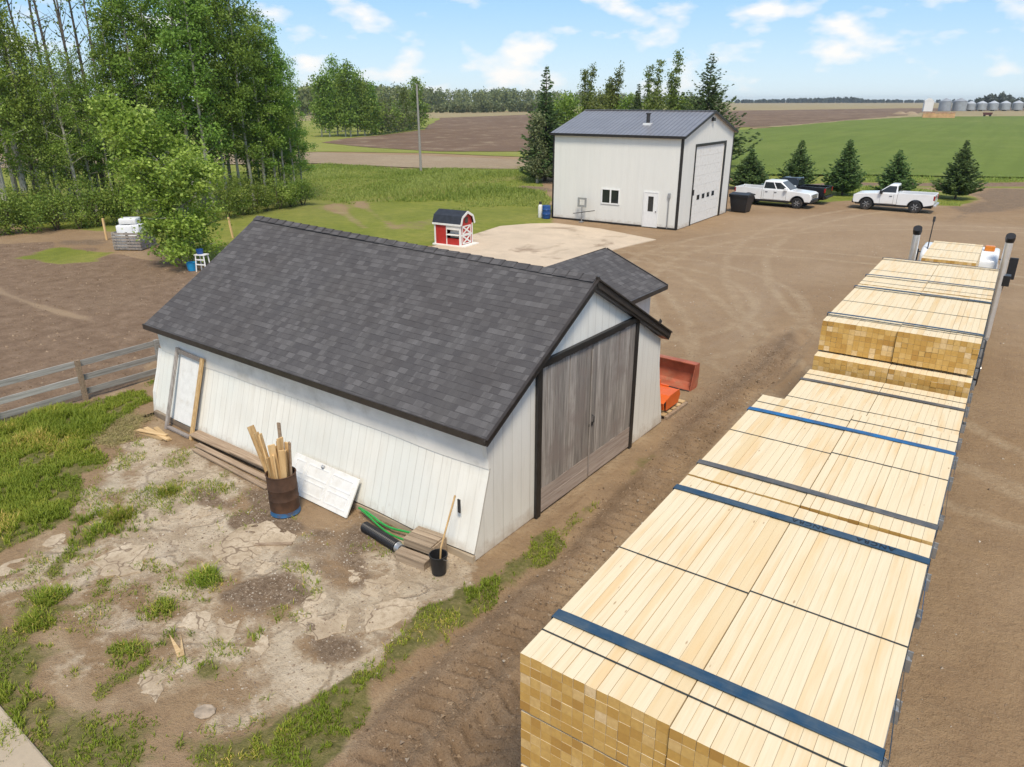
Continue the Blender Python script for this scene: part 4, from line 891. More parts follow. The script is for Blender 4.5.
# ================================================================== LUMBER LOAD
XL0, XL1, XR0, XR1 = -2.42, -1.199, -1.191, 0.03
PW, PH_, ROWS, COLS = XL1 - XL0, 0.558, 6, 13
def pack_meshes(L, seed):
    """boards of one pack (origin: near end, bottom, centre) and its plastic bands"""
    random.seed(seed); b = MB(); cw, rh = PW / COLS, PH_ / ROWS
    for r_ in range(ROWS):
        tone = random.gauss(0, .08); x = -PW / 2
        for c in range(COLS):
            w = cw; g = 0.0012 + (random.random() < .10) * .0025
            ya = random.gauss(0, .0012) - (random.random() < .03) * random.random() * .012; yb_ = L + random.gauss(0, .002) - (random.random() < .04) * .012
            v = min(1, max(0, .42 + .38 * random.betavariate(2.2, 2.0) + tone * .4)); v = random.uniform(0, .10) if (r_ == ROWS - 1 and ((seed == PATCHY and c in (9, 11, 12)) or random.random() < .02)) else v; j = random.uniform(-.0012, .0012)
            vs = [(x + g, ya, r_ * rh + g + j), (x + w - g, ya, r_ * rh + g + j), (x + w - g, yb_, r_ * rh + g + j), (x + g, yb_, r_ * rh + g + j)]
            vs += [(p[0], p[1], (r_ + 1) * rh - g + j + (random.uniform(-.002, .002) if r_ == ROWS - 1 else 0)) for p in vs]
            b.add(vs, [(3, 2, 1, 0), (4, 5, 6, 7), (1, 2, 6, 5), (3, 0, 4, 7)], 0, v); 
            b.add(vs, [(0, 1, 5, 4), (2, 3, 7, 6)], 1, min(1, max(0, random.betavariate(1.7, 2.0) + tone)))
            x += w
    # dark core so no daylight shows through the joints
    b.box(-PW / 2 + .012, PW / 2 - .012, .03, L - .03, .012, PH_ - .012, 2, .5)
    ks = []
    for y in ((.32, L / 2, L - .3)):
        k = MB(); ks.append(k)
        y += random.uniform(-.06, .06); e = .003; t_ = .016
        for (p, q) in (((-PW / 2 - e, PH_ + e), (PW / 2 + e, PH_ + e)), ((-PW / 2 - e, -e), (PW / 2 + e, -e))): k.box(p[0], q[0], y - t_ / 2, y + t_ / 2, p[1] - .001, p[1] + .0015)
        for sx in (-1, 1): k.box(sx * (PW / 2 + e) - .001, sx * (PW / 2 + e) + .001, y - t_ / 2, y + t_ / 2, 0, PH_)
    return b, ks
_pm = {}
PATCHY = 10
LM = [M['lumber'], M['lumber_end'], M['pack_core']]
def pack(xc, y0, ztop, L, label, seed, rz=0.0):
    key = (round(L, 2), seed)
    if key not in _pm:
        b, ks = pack_meshes(L, seed); o = b.build('lumber_pack', LM, None, fixn=True, bevel=0.0); [k.build('band', [M['strap_black']], o) for k in ks]; _pm[key] = o
    else: o = copy_tree(_pm[key])
    place(o, (xc, y0, ztop - PH_), rz); tag(o, label, 'lumber', 'packs of lumber stacked on the trailers'); return o
XCs = ((XL0 + XL1) / 2, (XR0 + XR1) / 2)
TN = ['top tier', 'second tier from the top', 'third tier from the top', 'bottom tier']
GR = [('A', 3.66, 3.41, 3.75, 4, 'near-end stack'), ('B', 7.09, 2.86, 3.757, 4, 'second stack from the near end'), ('C', 10.0, 3.05, 3.20, 3, 'low stack in the middle of the load'),
      ('D', 13.50, 3.34, 4.00, 4, 'tall stack beyond the low one'), ('E', 16.90, 3.30, 4.00, 4, 'tall stack nearest the truck cab')]
dun = MB
for gname, y0, L, zt, nt, where in GR:
    for k in range(nt):
        for ci, side in enumerate(('left', 'right')):
            dy = random.uniform(-.012, .012); dz = 0.0
            if gname == 'D' and k == 1: dy = -.27
            if gname == 'D' and k == 0 and ci == 1: dy, dz = -.03, .015
            if gname == 'A' and k > 0: dy = .014
            if gname == 'A' and k == 0: dy = (0.0, -.02)[ci]
            if gname == 'C': dy = 0
            if gname == 'E' and k == 0 and ci == 1: dz = .015
            if gname == 'B' and k == 0: dz = (0, .012)[ci]
            dx = 0 if k == 0 else random.uniform(-.006, .006)
            ln = where if k else where.replace('stack', 'stack')
            top = 'lumber pack, %s side of the %s, %s' % (side, where, TN[k] if nt == 4 or k < 2 else 'bottom tier')
            pack(XCs[ci] + dx, y0 + dy, zt - k * 0.592 + dz, L, top.replace('low stack in the middle of the load', 'low middle stack').replace('lumber pack, ', 'lumber pack on the ').replace(' side of', ' of').replace('second tier from the top', 'second tier down').replace('third tier from the top', 'third tier down'), (10 + k * 2 + ci) if gname == 'A' else (ord(gname) + 2 * ci + k) % 4)
    # cross bearers between tiers
    for k in range(1, nt + 1):
        zb_ = zt - k * 0.592
        for yy in (y0 + .35, y0 + L - .4):
            b = MB(); zl = zb_ + .0; b.box(XL0 + .02, XR1 - .02, yy - .035, yy + .035, zl + .001, zl + .033)
            o = b.build('bearer', [M['lumber']]); tag(o, 'thin wooden bearer laid across under the lumber, %s' % where, 'bearer', 'wooden bearers between the lumber packs of the ' + where)
pack(-1.08, 21.3, 3.90, 2.95, 'single narrow pack of pale lumber in front of the white sleeper cab', 3)
for k, z_ in enumerate((3.30, 2.70, 2.10)):
    for ci, side in enumerate(('left', 'right')): pack(XCs[ci], 20.35, z_, 3.34, 'banded pack of pale lumber under the single narrow pack, %s side, %s' % (side, ('upper tier', 'middle tier', 'lower tier')[k]), 2)

# ------------------------------------------------------------------ ratchet straps
def mat_strap(name, c, worn):
    t = NT(name); o = t.coord('Object'); n = t.noise(o, 5, 5, .65); m = t.node('ShaderNodeMapping'); m.inputs['Scale'].default_value = (3, 90, 90); t.lk(o, m.inputs[0])
    n2 = t.noise(m.outputs[0], 1.0, 2); col = t.mix(t.ramp(n, [(.40, 0.0), (.62, .9)]), c, worn); col = t.mix(t.ramp(n2, [(.4, .3), (.6, 0)]), col, tuple(x * .5 for x in c))
    t.base(col, .6, 0, .3); return t.m
M['strap_blue'] = mat_strap('faded_blue_webbing', (0.022, 0.066, 0.125), (0.07, 0.105, 0.14))
M['strap_bright'] = mat_strap('bright_blue_webbing', (0.02, 0.16, 0.40), (0.05, 0.09, 0.16))
M['strap_grey'] = mat_strap('worn_grey_webbing', (0.085, 0.095, 0.105), (0.16, 0.15, 0.14))
M['ink'] = mat_plain('black_strap_print', (0.012, 0.015, 0.022), .6)
def strap(y, zt, mat, label, w=0.1, text=False, dy=0.0):
    b = MB(); e = .012; n = 22; t_ = .004; pts = [(XL0 - .05, 1.35), (XL0 - e, 2.2), (XL0 - e, zt - .03)]
    for i in range(n + 1):
        s = i / n; x = XL0 - e + (XR1 - XL0 + 2 * e) * s; pts.append((x, zt + .008 + .010 * math.sin(math.pi * s) ** .4))
    pts += [(XR1 + e, zt - .03), (XR1 + e, 2.2), (XR1 + .09, 1.35)]
    for i in range(len(pts) - 1):
        (xa, za), (xb, zb_) = pts[i], pts[i + 1]; ya = y + dy * (i / len(pts)); yb_ = y + dy * ((i + 1) / len(pts))
        nrm = Vector((-(zb_ - za), 0, xb - xa)).normalized() * t_
        vs = [(xa, ya - w / 2, za), (xb, yb_ - w / 2, zb_), (xb, yb_ + w / 2, zb_), (xa, ya + w / 2, za)]; vs += [(p[0] + nrm.x, p[1], p[2] + nrm.z) for p in vs]
        b.add(vs, [(0, 1, 2, 3), (4, 5, 6, 7), (0, 1, 5, 4), (2, 3, 7, 6)], 0, .5)
    o = b.build('webbing_strap', [mat]); tag(o, label, 'strap', 'webbing straps over the lumber load')
    if text:
        for tx, xc in (('ANCRA', -1.02), ('ANCRA', -0.42)):
            cu = bpy.data.curves.new('print', 'FONT'); cu.body = tx; cu.size = .092; cu.align_x = 'CENTER'; cu.extrude = .0008; cu.space_character = 1.15
            tmp = bpy.data.objects.new('print', cu); COL.objects.link(tmp); dg = bpy.context.evaluated_depsgraph_get(); me_ = bpy.data.meshes.new_from_object(tmp.evaluated_get(dg))
            bpy.data.objects.remove(tmp); me_.materials.clear(); me_.materials.append(M['ink'])
            q = bpy.data.objects.new('print', me_); COL.objects.link(q); q.parent = o; q.location = (xc, y + dy * .5 + .032, zt + .0235); q.rotation_euler = (0, 0, math.pi)
strap(4.20, 3.75, M['strap_blue'], 'dark blue strap across the near end of the lumber load', .115)
strap(6.74, 3.75, M['strap_blue'], 'blue strap printed with dark letters just before the first stack joint', .105, True)
strap(7.44, 3.76, M['strap_grey'], 'worn dark grey strap just beyond the first stack joint', .095, dy=-.05)
strap(9.33, 3.76, M['strap_bright'], 'brightest blue strap over the far end of the second stack', .095)
strap(12.45, 3.20, M['strap_grey'], 'grey-blue strap over the low middle stack', .10)
strap(13.95, 4.03, M['strap_blue'], 'strap over the near end of the tall far stack', .08)
strap(16.45, 4.03, M['strap_blue'], 'strap just before the joint of the tall far stacks', .08)
strap(17.75, 4.03, M['strap_blue'], 'strap just beyond the joint of the tall far stacks', .08)
strap(20.02, 4.03, M['strap_grey'], 'strap over the far edge of the tall stack by the truck cab', .06)

# ------------------------------------------------------------------ trailers and truck
def wheel(mb_name, parent, x, y, z, r, w, hub=0.55):
    Mx = Matrix.Rotation(R(90), 4, 'Y')
    b = MB(); b.lathe([(r * .56, -w / 2), (r * .9, -w / 2), (r, -w / 2 + .05), (r, w / 2 - .05), (r * .9, w / 2), (r * .56, w / 2)], 28, M=Mx); t_ = b.build('wheel', [M['black_rubber']], parent, True); t_.location = (x, y, z)
    b = MB(); b.lathe([(r * .57, -w / 2 + .01), (r * .5, -w / 2 + .08), (r * .2, -w / 2 + .06), (r * .18, -w / 2 - .01), (0, -w / 2 - .01)], 20, M=Mx); b.lathe([(0, w / 2 + .01), (r * .18, w / 2 + .01), (r * .2, w / 2 - .06), (r * .5, w / 2 - .08), (r * .57, w / 2 - .01)], 20, M=Mx); b.build('rim', [M['chrome']], t_, True); return t_
def trailer(y0, y1, deck, axles, label):
    xc = (XL0 + XR1) / 2; t = thing('trailer', label, 'trailer', (xc, y0, 0)); L = y1 - y0; hw = 1.19
    b = MB(); b.box(-hw, hw, 0, L, deck - .12, deck); b.build('deck', [M['old_plank']], t)
    b = MB(); b.box(-hw - .06, -hw - .002, 0, L, deck - .2, deck + .012); b.box(hw + .002, hw + .06, 0, L, deck - .2, deck + .012); b.build('side_rail', [M['steel']], t)
    b = MB(); b.box(-.55, -.4, .1, L - .1, deck - .5, deck - .122); b.box(.4, .55, .1, L - .1, deck - .5, deck - .122)
    for k in range(int(L / .8)): b.box(-1.2, 1.2, .2 + k * .8, .28 + k * .8, deck - .22, deck - .124)
    b.build('chassis', [M['dark_steel']], t)
    for ya in axles:
        for sx in (-1.0, 1.0): wheel('wheel', t, sx * .97, ya, .5, .5, .52)
        b = MB(); b.tube([(-.72, ya, .5), (.72, ya, .5)], .07); b.build('axle', [M['dark_steel']], t)
    for k in range(int(L / .95)):
        for sx in (1,):
            yy = .4 + k * .95; b = MB(); b.tube([(sx * (hw + .07), yy - .07, deck - .12), (sx * (hw + .07), yy + .07, deck - .12)], .045, 10); b.box(hw + .061, hw + .13, yy - .1, yy - .075, deck - .2, deck - .02); b.box(hw + .061, hw + .13, yy + .075, yy + .1, deck - .2, deck - .02); w_ = b.build('winch', [M['steel']], t)
            b = MB(); b.tube([(hw + .07, yy + .11, deck - .12), (hw + .07, yy + .16, deck - .12)], .06, 10); b.build('winch_cap', [M['white_plastic']], w_)
    for sx in (-.97, .97):
        b = MB(); b.box(sx - .3, sx + .3, .3, .32, .3, .95); b.build('mud_flap', [M['black_rubber']], t)
    b = MB(); b.box(-1.2, 1.2, -.03, -.002, deck - .2, deck - .02); e_ = b.build('end_beam', [M['dark_steel']], t)
    for sx in (-1.0, -.8, .8, 1.0):
        b = MB(); b.tube([(sx, -.05, deck - .11), (sx, -.031, deck - .11)], .05, 12); b.build('tail_lamp', [M['lamp_red']], e_)
    return t
trailer(3.4, 13.1, 1.36, (1.0, 2.3, 3.6), 'rear flat-deck trailer carrying the near half of the lumber load')
trailer(13.2, 23.9, 1.50, (.8, 2.1, 3.4), 'lead flat-deck trailer carrying the tall far half of the lumber load')
TK = thing('truck', 'white highway truck with tall chrome exhaust stacks hidden behind the lumber', 'truck', (-1.04, 24.75, 0))
b = MB(); b.box(-1.04, 1.04, .0, 2.0, 1.15, 3.15); b.build('sleeper', [M['car_white']], TK, True, .18)
b = MB(); b.prism([(0.02, 3.0), (0.05, 3.36), (.35, 3.56), (1.2, 3.58), (2.2, 3.4), (3.2, 2.75), (3.2, 2.6), (0.02, 2.6)], -1.0, 1.0, 'x'); b.build('roof_fairing', [M['car_white']], TK, True, .2)
b = MB(); b.prism([(2.0, 1.0), (4.0, 1.0), (4.0, 1.9), (3.4, 2.75), (2.0, 2.85)], -.98, .98, 'x'); b.build('cab', [M['car_white']], TK, True, .12)
b = MB(); b.prism([(4.0, .7), (6.1, .6), (6.15, 1.4), (5.9, 1.65), (4.0, 1.92)], -.85, .85, 'x'); b.build('hood', [M['car_white']], TK, True, .15)
b = MB(); b.add([(-.85, 3.98, 1.95), (.85, 3.98, 1.95), (.8, 3.45, 2.68), (-.8, 3.45, 2.68), (-.85, 4.02, 1.96), (.85, 4.02, 1.96), (.8, 3.49, 2.70), (-.8, 3.49, 2.70)], [(0, 1, 2, 3), (4, 5, 6, 7), (0, 1, 5, 4), (2, 3, 7, 6), (0, 3, 7, 4), (1, 2, 6, 5)]); b.build('windscreen', [M['glass_dark']], TK)
for sx in (-1, 1):
    b = MB(); b.box(sx * .985 - .01, sx * .985 + .01, 2.5, 3.4, 1.9, 2.55); b.build('window', [M['glass_dark']], TK)
    b = MB(); b.tube([(sx * 1.16, -.12, 1.2), (sx * 1.16, -.12, 3.98)], .10, 16); st_ = b.build('exhaust_stack', [M['chrome']], TK, True)
    b = MB(); b.tube([(sx * 1.16, -.12, 3.98), (sx * 1.16, -.13, 4.08), (sx * 1.16, -.20, 4.17)], [.105, .125, .12], 14); b.build('stack_tip', [M['black_plastic']], st_, True)
    b = MB(); b.box(sx * 1.42 - .12, sx * 1.42 + .12, 3.2, 3.3, 2.3, 3.0); b.bar((sx * 1.0, 3.3, 2.9), (sx * 1.42, 3.25, 2.9), .04, .04); b.build('mirror', [M['black_plastic']], TK, bevel=.02)
    for ya in (-1.2, .1, 4.9): wheel('wheel', TK, sx * .95, ya, .52, .52, .34 if ya > 3 else .55)
    b = MB(); b.tube([(sx * .95, 1.2, .85), (sx * .95, 2.9, .85)], .32, 20); b.build('fuel_tank', [M['chrome']], TK, True)
b = MB(); b.box(1.17, 1.40, -.2, .15, 2.75, 3.05); b.tube([(1.2, -.05, 2.3), (1.28, -.05, 2.9)], .03); b.build('side_lamp', [M['black_plastic']], TK, bevel=.03)
b = MB(); b.box(-.45, .45, -2.6, 5.9, .7, .95); b.build('chassis', [M['dark_steel']], TK)
b = MB(); b.box(.60, .86, .55, .75, 3.56, 3.72); b.build('marker_lamp', [M['amber']], TK, bevel=.03)
b = MB(); b.tube([(-.84, .3, 3.4), (-.82, .25, 4.35)], .016, 6); b.tube([(-.82, .25, 4.33), (-.82, .25, 4.48)], .035, 8); b.build('antenna', [M['dark_steel']], TK)

# ================================================================== THINGS ROUND THE SHED
# half-finished door frame propped on the long wall
t = thing('door_frame_boards', 'timber doorway frame of one grey and one fresh post leaning on the shed wall', 'door frame', S(-9.8, 0, 0), R(-2.5))
b = MB(); b.bar((0, -.32, .0), (0, .34, 1.98), .10, .05); b.build('post', [M['old_grey']], t)
b = MB(); b.bar((1.10, -.30, .0), (1.10, .33, 1.93), .11, .05); f_ = b.build('post', [M['raw_wood']], t); f_['label'] = 'fresh yellow post with nails'
b = MB(); b.bar((.055, .30, 1.92), (1.04, .30, 1.88), .05, .09); b.build('header', [M['old_grey']], t)
b = MB(); b.bar((.06, -.29, .06), (1.02, -.28, .05), .09, .05); b.build('threshold', [M['old_grey']], t)
b = MB(); b.add([(.08, -.12, .22), (1.0, -.12, .22), (1.0, .36, 1.84), (.08, .36, 1.84), (.08, -.08, .22), (1.0, -.08, .22), (1.0, .40, 1.84), (.08, .40, 1.84)], [(0, 1, 2, 3), (4, 5, 6, 7), (0, 1, 5, 4), (1, 2, 6, 5), (2, 3, 7, 6), (3, 0, 4, 7)]); b.build('panel', [M['white_board']], t)
# loose short boards, long planks along the foot of the wall
for i, (x, y, a, L, z) in enumerate(((-9.75, -.78, 6, 1.05, .0), (-9.62, -.66, -4, 1.1, .03), (-9.55, -.55, -13, 1.0, .0), (-9.7, -.72, 14, .9, .055))):
    b = MB(); b.box(-L / 2, L / 2, -.055, .055, 0, .028); o = b.build('board', [M['raw_wood_y']], bevel=.003); place(o, S(x, y, z + .01), R(a)); tag(o, 'short fresh board in the small heap by the shed corner', 'board', 'short boards heaped by the far shed corner')
for i, (x, y, a, L, z, w, m, lb) in enumerate(((-7.0, -.20, -2, 3.3, .16, .26, 'old_plank', 'wide grey-brown plank leaning flat along the foot of the shed wall'), (-6.7, -.42, -3, 3.1, .04, .14, 'old_plank', 'dark narrow plank beside the wide one on the ground'),
        (-6.6, -.62, -4, 2.9, .03, .12, 'old_plank', 'outermost pale plank lying on the ground before the shed wall'), (-6.0, -.26, -2, 1.9, .24, .22, 'old_plank', 'short wide plank on top of the pile left of the barrel'))):
    b = MB(); b.box(-L / 2, L / 2, -w / 2, w / 2, 0, .04); o = b.build('plank', [M[m]], bevel=.004); place(o, S(x, y, z), R(a)); o.rotation_euler[0] = R(6 if i in (0, 3) else 0); tag(o, lb, 'plank')
b = MB(); b.bar((0, 0, .02), (.62, .30, .03), .07, .03, 0); o = b.build('plank', [M['old_plank']]); place(o, S(-3.6, -2.05, .0), R(10)); tag(o, 'dark broken stick lying on the concrete in front of the barrel', 'plank')
# oil drum full of offcuts
DR = thing('drum', 'rusty brown steel drum with a blue painted foot', 'drum', S(-4.12, -.97, 0.02), R(20))
M['rust'] = mat_plain('rusty_drum', (0.085, 0.046, 0.029), .75, .2, .5, 3, .4, dirt=((0.15, 0.075, 0.04), .9))
M['drum_blue'] = mat_plain('old_blue_paint', (0.03, 0.12, 0.26), .5, 0, .25, 5, dirt=((0.10, 0.055, 0.035), .9))
b = MB(); b.lathe([(.285, .10), (.287, .33), (.295, .35), (.287, .37), (.287, .56), (.295, .58), (.287, .60), (.287, .86), (.30, .875), (.287, .885), (.272, .88), (.270, .2), (0, .2)], 32); b.build('body', [M['rust']], DR, True)
b = MB(); b.lathe([(0, 0), (.285, 0), (.296, .012), (.287, .03), (.286, .098), (0.2, .099)], 32); b.build('foot', [M['drum_blue']], DR, True)
for i, (a, rr, lean, la, L, w, m) in enumerate([(200, .12, .30, 195, 1.62, .10, 'raw_wood'), (210, .05, .26, 200, 1.5, .07, 'raw_wood'), (60, .16, .05, 60, 1.25, .09, 'raw_wood'), (20, .14, .07, 0, 1.15, .10, 'raw_wood'), (-20, .18, .05, -10, 1.2, .08, 'raw_wood'), (100, .05, .02, 90, 1.3, .09, 'raw_wood'), (150, .15, .12, 170, 1.1, .10, 'raw_wood'),
        (-70, .16, .03, -90, 1.1, .10, 'raw_wood'), (-110, .13, .08, -150, 1.0, .09, 'raw_wood'), (60, .06, .05, 120, 1.66, .05, 'old_plank'), (10, .02, .06, 200, 1.2, .07, 'raw_wood'), (-150, .17, .16, -170, 1.05, .08, 'raw_wood'), (40, .19, .08, 20, 1.3, .06, 'old_plank'), (230, .1, .2, 190, 1.45, .08, 'raw_wood'), (300, .1, .06, 250, 1.3, .1, 'raw_wood'), (0, .06, .03, 30, 1.4, .1, 'raw_wood'), (120, .19, .09, 140, 1.0, .09, 'raw_wood')]):
    b = MB(); p = Vector((rr * math.cos(R(a)) * .8, rr * math.sin(R(a)) * .8, .26)); q = p + Vector((lean * math.cos(R(la)), lean * math.sin(R(la)), 1)).normalized() * L
    b.bar(p, q, w * 1.35, .034, 0, None, up=(math.cos(R(a * 1.7)), math.sin(R(a * 1.7)), .1)); o = b.build('offcut', [M[m]], None, bevel=.003)
    o.matrix_world = Matrix.Translation(S(-4.12, -.97, .0)); tag(o, ('long pale split offcut leaning left out of the drum' if i < 2 else 'dark weathered stick standing tallest in the drum' if i == 9 else 'pale splintered offcut standing in the rusty drum'), 'offcut', 'offcuts standing in the drum')
# white panel door on its side
t = thing('loose_door', 'white six-panel door leaning sideways against the shed beside the drum', 'door', S(-3.95, 0, .03), R(-2.5))
Md = Matrix.Translation((0, -.42, 0)) @ Matrix.Rotation(R(34), 4, 'X') @ Matrix.Rotation(R(-90), 4, 'X').inverted()
Md = Matrix.Translation((0, -.44, 0.0)) @ Matrix.Rotation(-R(32), 4, 'X')
b = MB(); b.box(-.97, 1.02, 0, .04, 0, .80, 0, .5, Md); b.build('slab', [M['white_board']], t, bevel=.006)
b = MB()
for z0, z1 in ((.10, .36), (.44, .70)):
    for x0, x1 in ((-.85, -.55), (-.45, .2), (.3, .92)):
        for q in ((x0, x1, z0, z0 + .02), (x0, x1, z1 - .02, z1)): b.box(q[0], q[1], -.012, -.001, q[2], q[3], 0, .5, Md)
        for q in ((x0, x0 + .02, z0 + .021, z1 - .021), (x1 - .02, x1, z0 + .021, z1 - .021)): b.box(q[0], q[1], -.012, -.001, q[2], q[3], 0, .5, Md)
b.build('panel_moulding', [M['white_plastic']], t)
b = MB(); b.lathe([(0, 0), (.03, 0), (.035, .05), (0, .07)], 12, M=Md @ Matrix.Translation((-.02, -.002, .745)) @ Matrix.Rotation(R(90), 4, 'X')); b.build('knob', [M['steel']], t, True)
# hose, drain pipe, wooden steps, pail with stick
b = MB(); pts = []
for i in range(26):
    s = i / 25; pts.append(S(-2.85 + 1.75 * s, -.16 - .10 * math.sin(s * 3), .16 + .03 * math.sin(s * 9)))
b.tube(pts, .022, 8); b.tube([p + Vector((0.02, -.05, .02 - .01 * k)) for k, p in enumerate(pts[2:22])], .02, 8); o = b.build('garden_hose', [M['pipe_green']], None, True); tag(o, 'bright green hose lying along the foot of the shed wall', 'hose')
b = MB(); prof = []; 
for i in range(46): prof.append((.095 + (.013 if i % 2 else 0), i * .022))
p0, p1 = S(-2.32, -.50, .11), S(-1.34, -.60, .11); d = (p1 - p0).normalized(); Mq = d.to_track_quat('Z', 'Y').to_matrix().to_4x4(); Mq.translation = p0
t = thing('drain_pipe', 'short black corrugated drain pipe lying beside the green hose', 'pipe', p0)
b.lathe(prof, 20); o = b.build('pipe', [M['black_plastic']], t); o.matrix_local = Mq.to_3x3().to_4x4()
b = MB(); b.lathe([(.10, 1.0), (.085, 1.03), (.085, 1.10), (0, 1.11)], 20); o = b.build('coupling', [M['steel']], t, True); o.matrix_local = Mq.to_3x3().to_4x4()
M['step_wood'] = mat_wood('grey_brown_step_boards', (0.40, 0.31, 0.22), (0.22, 0.16, 0.11), 'x', .9, .18)
t = thing('wooden_steps', 'small weathered two-tread wooden step box between pipe and pail', 'steps', S(-.88, -.5, 0), R(4)); t.scale = (.92, .92, .92)
b = MB()
for k in range(4): b.box(-.33, .33, -.06 + k * .125, .055 + k * .125, .36, .395)
b.build('tread', [M['step_wood']], t, bevel=.004)
b = MB()
for k in range(2): b.box(-.36, .36, -.32 + k * .12, -.21 + k * .12, .165, .20)
b.build('tread', [M['step_wood']], t, bevel=.004)
b = MB(); b.box(-.34, .34, -.05, -.02, .205, .358); b.box(-.34, .34, -.31, -.28, 0, .163); b.box(-.36, -.33, -.015, .42, .0, .358); b.box(.33, .36, -.015, .42, .0, .358); b.box(-.34, -.31, -.275, -.055, 0, .163); b.box(.31, .34, -.275, -.055, 0, .163); b.build('side', [M['step_wood']], t)
t = thing('pail', 'black plastic pail at the near corner of the shed', 'pail', S(-.30, -.62, 0.02))
b = MB(); b.lathe([(0, 0), (.125, 0), (.15, .34), (.165, .345), (.165, .37), (.148, .37), (.122, .02), (0, .02)], 26); b.build('tub', [M['black_plastic']], t, True)
b = MB(); b.tube([(.16 * math.cos(a), .16 * math.sin(a), .34 - .16 * math.sin((a + .3) / 3.7 * math.pi)) for a in np.linspace(-.3, 3.4, 14)], .006, 6); b.build('handle', [M['steel']], t)
b = MB(); p = S(-.30, -.60, .06); b.tube([p, p + Vector((.03, .02, .45)), S(-.26, -.18, 1.36)], [.014, .016, .018], 8); o = b.build('pole', [M['raw_wood']]); tag(o, 'thin wooden pole standing in the black pail', 'pole')
# splintered board, round stone, kerb slab
b = MB(); g = G(178, 660); b.add([(0, 0, 0), (.10, 0, 0), (.16, .5, 0), (.075, .14, 0), (.01, .62, 0), (0, 0, .025), (.10, 0, .025), (.16, .5, .02), (.075, .14, .02), (.01, .62, .02)], [(0, 1, 3), (1, 2, 3), (0, 3, 4), (5, 6, 8), (6, 7, 8), (5, 8, 9), (0, 1, 6, 5), (1, 2, 7, 6), (2, 3, 8, 7), (3, 4, 9, 8), (4, 0, 5, 9)])
o = b.build('splintered_board', [M['raw_wood_y']]); place(o, (g.x, g.y, .04), R(70)); tag(o, 'pale board split into a V lying on the broken concrete', 'board')
M['stone'] = mat_plain('grey_brown_stone', (0.35, 0.28, 0.21), .9, 0, .35, 7, .5)
b = MB(); b.lathe([(0, 0), (.17, 0), (.18, .03), (.16, .05), (.05, .06), (0, .06)], 9); g = G(205, 713); o = b.build('flat_stone', [M['stone']], None, True); place(o, (g.x, g.y, .005), .4, (.85, .7, .8)); tag(o, 'flat round stone in the weeds below the split board', 'stone')
b = MB(); g = [G(*p) for p in ((-60, 690), (-5, 702), (58, 775), (40, 830), (-80, 800))]; b.prism([(p.x, p.y) for p in g], -.1, .10, 'z'); o = b.build('concrete_slab', [M['concrete_grey']], bevel=.03); tag(o, 'pale concrete slab edge in the bottom left corner', 'slab')
# orange loader bucket and tiller beyond the gable
LB = thing('loader_bucket', 'worn orange loader bucket lying open beside the gable of the shed', 'loader bucket', (-6.5, 18.45, 0.0), R(-4))
b = MB(); w = 2.1
pr = [(.0, .0), (.0, .03), (.34, .045), (.42, .12), (.46, .40), (.44, .70), (.24, .72), (.24, .75), (.49, .74), (.51, .40), (.47, .08), (.40, .0)]
b.prism(pr, -w, 0, 'x'); b.build('shell', [M['orange_faded']], LB, bevel=.006)
for x in (-w - .021, .001):
    b = MB(); b.prism([(.0, 0.0), (.40, 0), (.47, .08), (.51, .40), (.49, .74), (.24, .75), (.04, .16)], x, x + .02, 'x'); b.build('side_plate', [M['orange_faded']], LB)
b = MB(); b.box(-w, 0, -.06, .0 - .002, .0, .035); b.build('cutting_edge', [M['dark_steel']], LB)
TL = thing('tiller', 'bright orange tractor tiller on a pallet beside the gable', 'tiller', (-6.4, 16.7, 0.10), R(-3)); TL.scale = (1, 1, .8)
for k in range(5):
    if k == 0: plt = thing('pallet', 'rough wooden pallet under the orange tiller', 'pallet', (-6.45, 16.75, 0), R(-3)); b = MB()
    b.box(-1.7, .16, -.5 + k * .27, -.32 + k * .27, .10, .125)
b.build('top_boards', [M['raw_wood_y']], plt)
for x in (-1.6, -.7, .15): b = MB(); b.box(x, x + .09, -.5, .76, .0, .098); b.build('bearer', [M['old_plank']], plt)
b = MB(); b.prism([(-.40, .16), (-.46, .42), (-.25, .50), (-.12, .56), (.42, .58), (.48, .40), (.40, .2), (.36, .2), (.42, .40), (.38, .53), (-.12, .52), (-.25, .46), (-.42, .40), (-.36, .16)], -1.55, .05, 'x'); b.build('hood', [M['orange']], TL, bevel=.008)
for x in (-1.572, .052):
    b = MB(); b.prism([(-.30, .13), (.40, .13), (.5, .40), (.42, .6), (-.1, .58), (-.3, .5)], x, x + .02, 'x'); b.build('side_plate', [M['orange']], TL)
b = MB(); b.prism([(-.42, .14), (-.62, .16), (-.50, .44), (-.465, .43), (-.56, .2), (-.42, .2)], -1.5, -.12, 'x'); b.build('rear_flap', [M['orange']], TL)
b = MB(); b.tube([(-1.5, .1, .32), (.0, .1, .32)], .06)
for k in range(9):
    x = -1.42 + k * .165
    for a in range(4): an = a * 1.57 + k * .5; b.bar((x, .1, .32), (x + .05, .1 + .18 * math.cos(an), .32 + .18 * math.sin(an)), .012, .05)
b.build('rotor', [M['black_plastic']], TL)
b = MB(); b.box(-.95, -.5, .15, .5, .585, .74); b.build('gearbox', [M['orange']], TL, bevel=.02)
b = MB(); b.bar((-1.2, .45, .60), (-.25, .45, .60), .06, .03); b.build('hitch_frame', [M['orange']], TL)

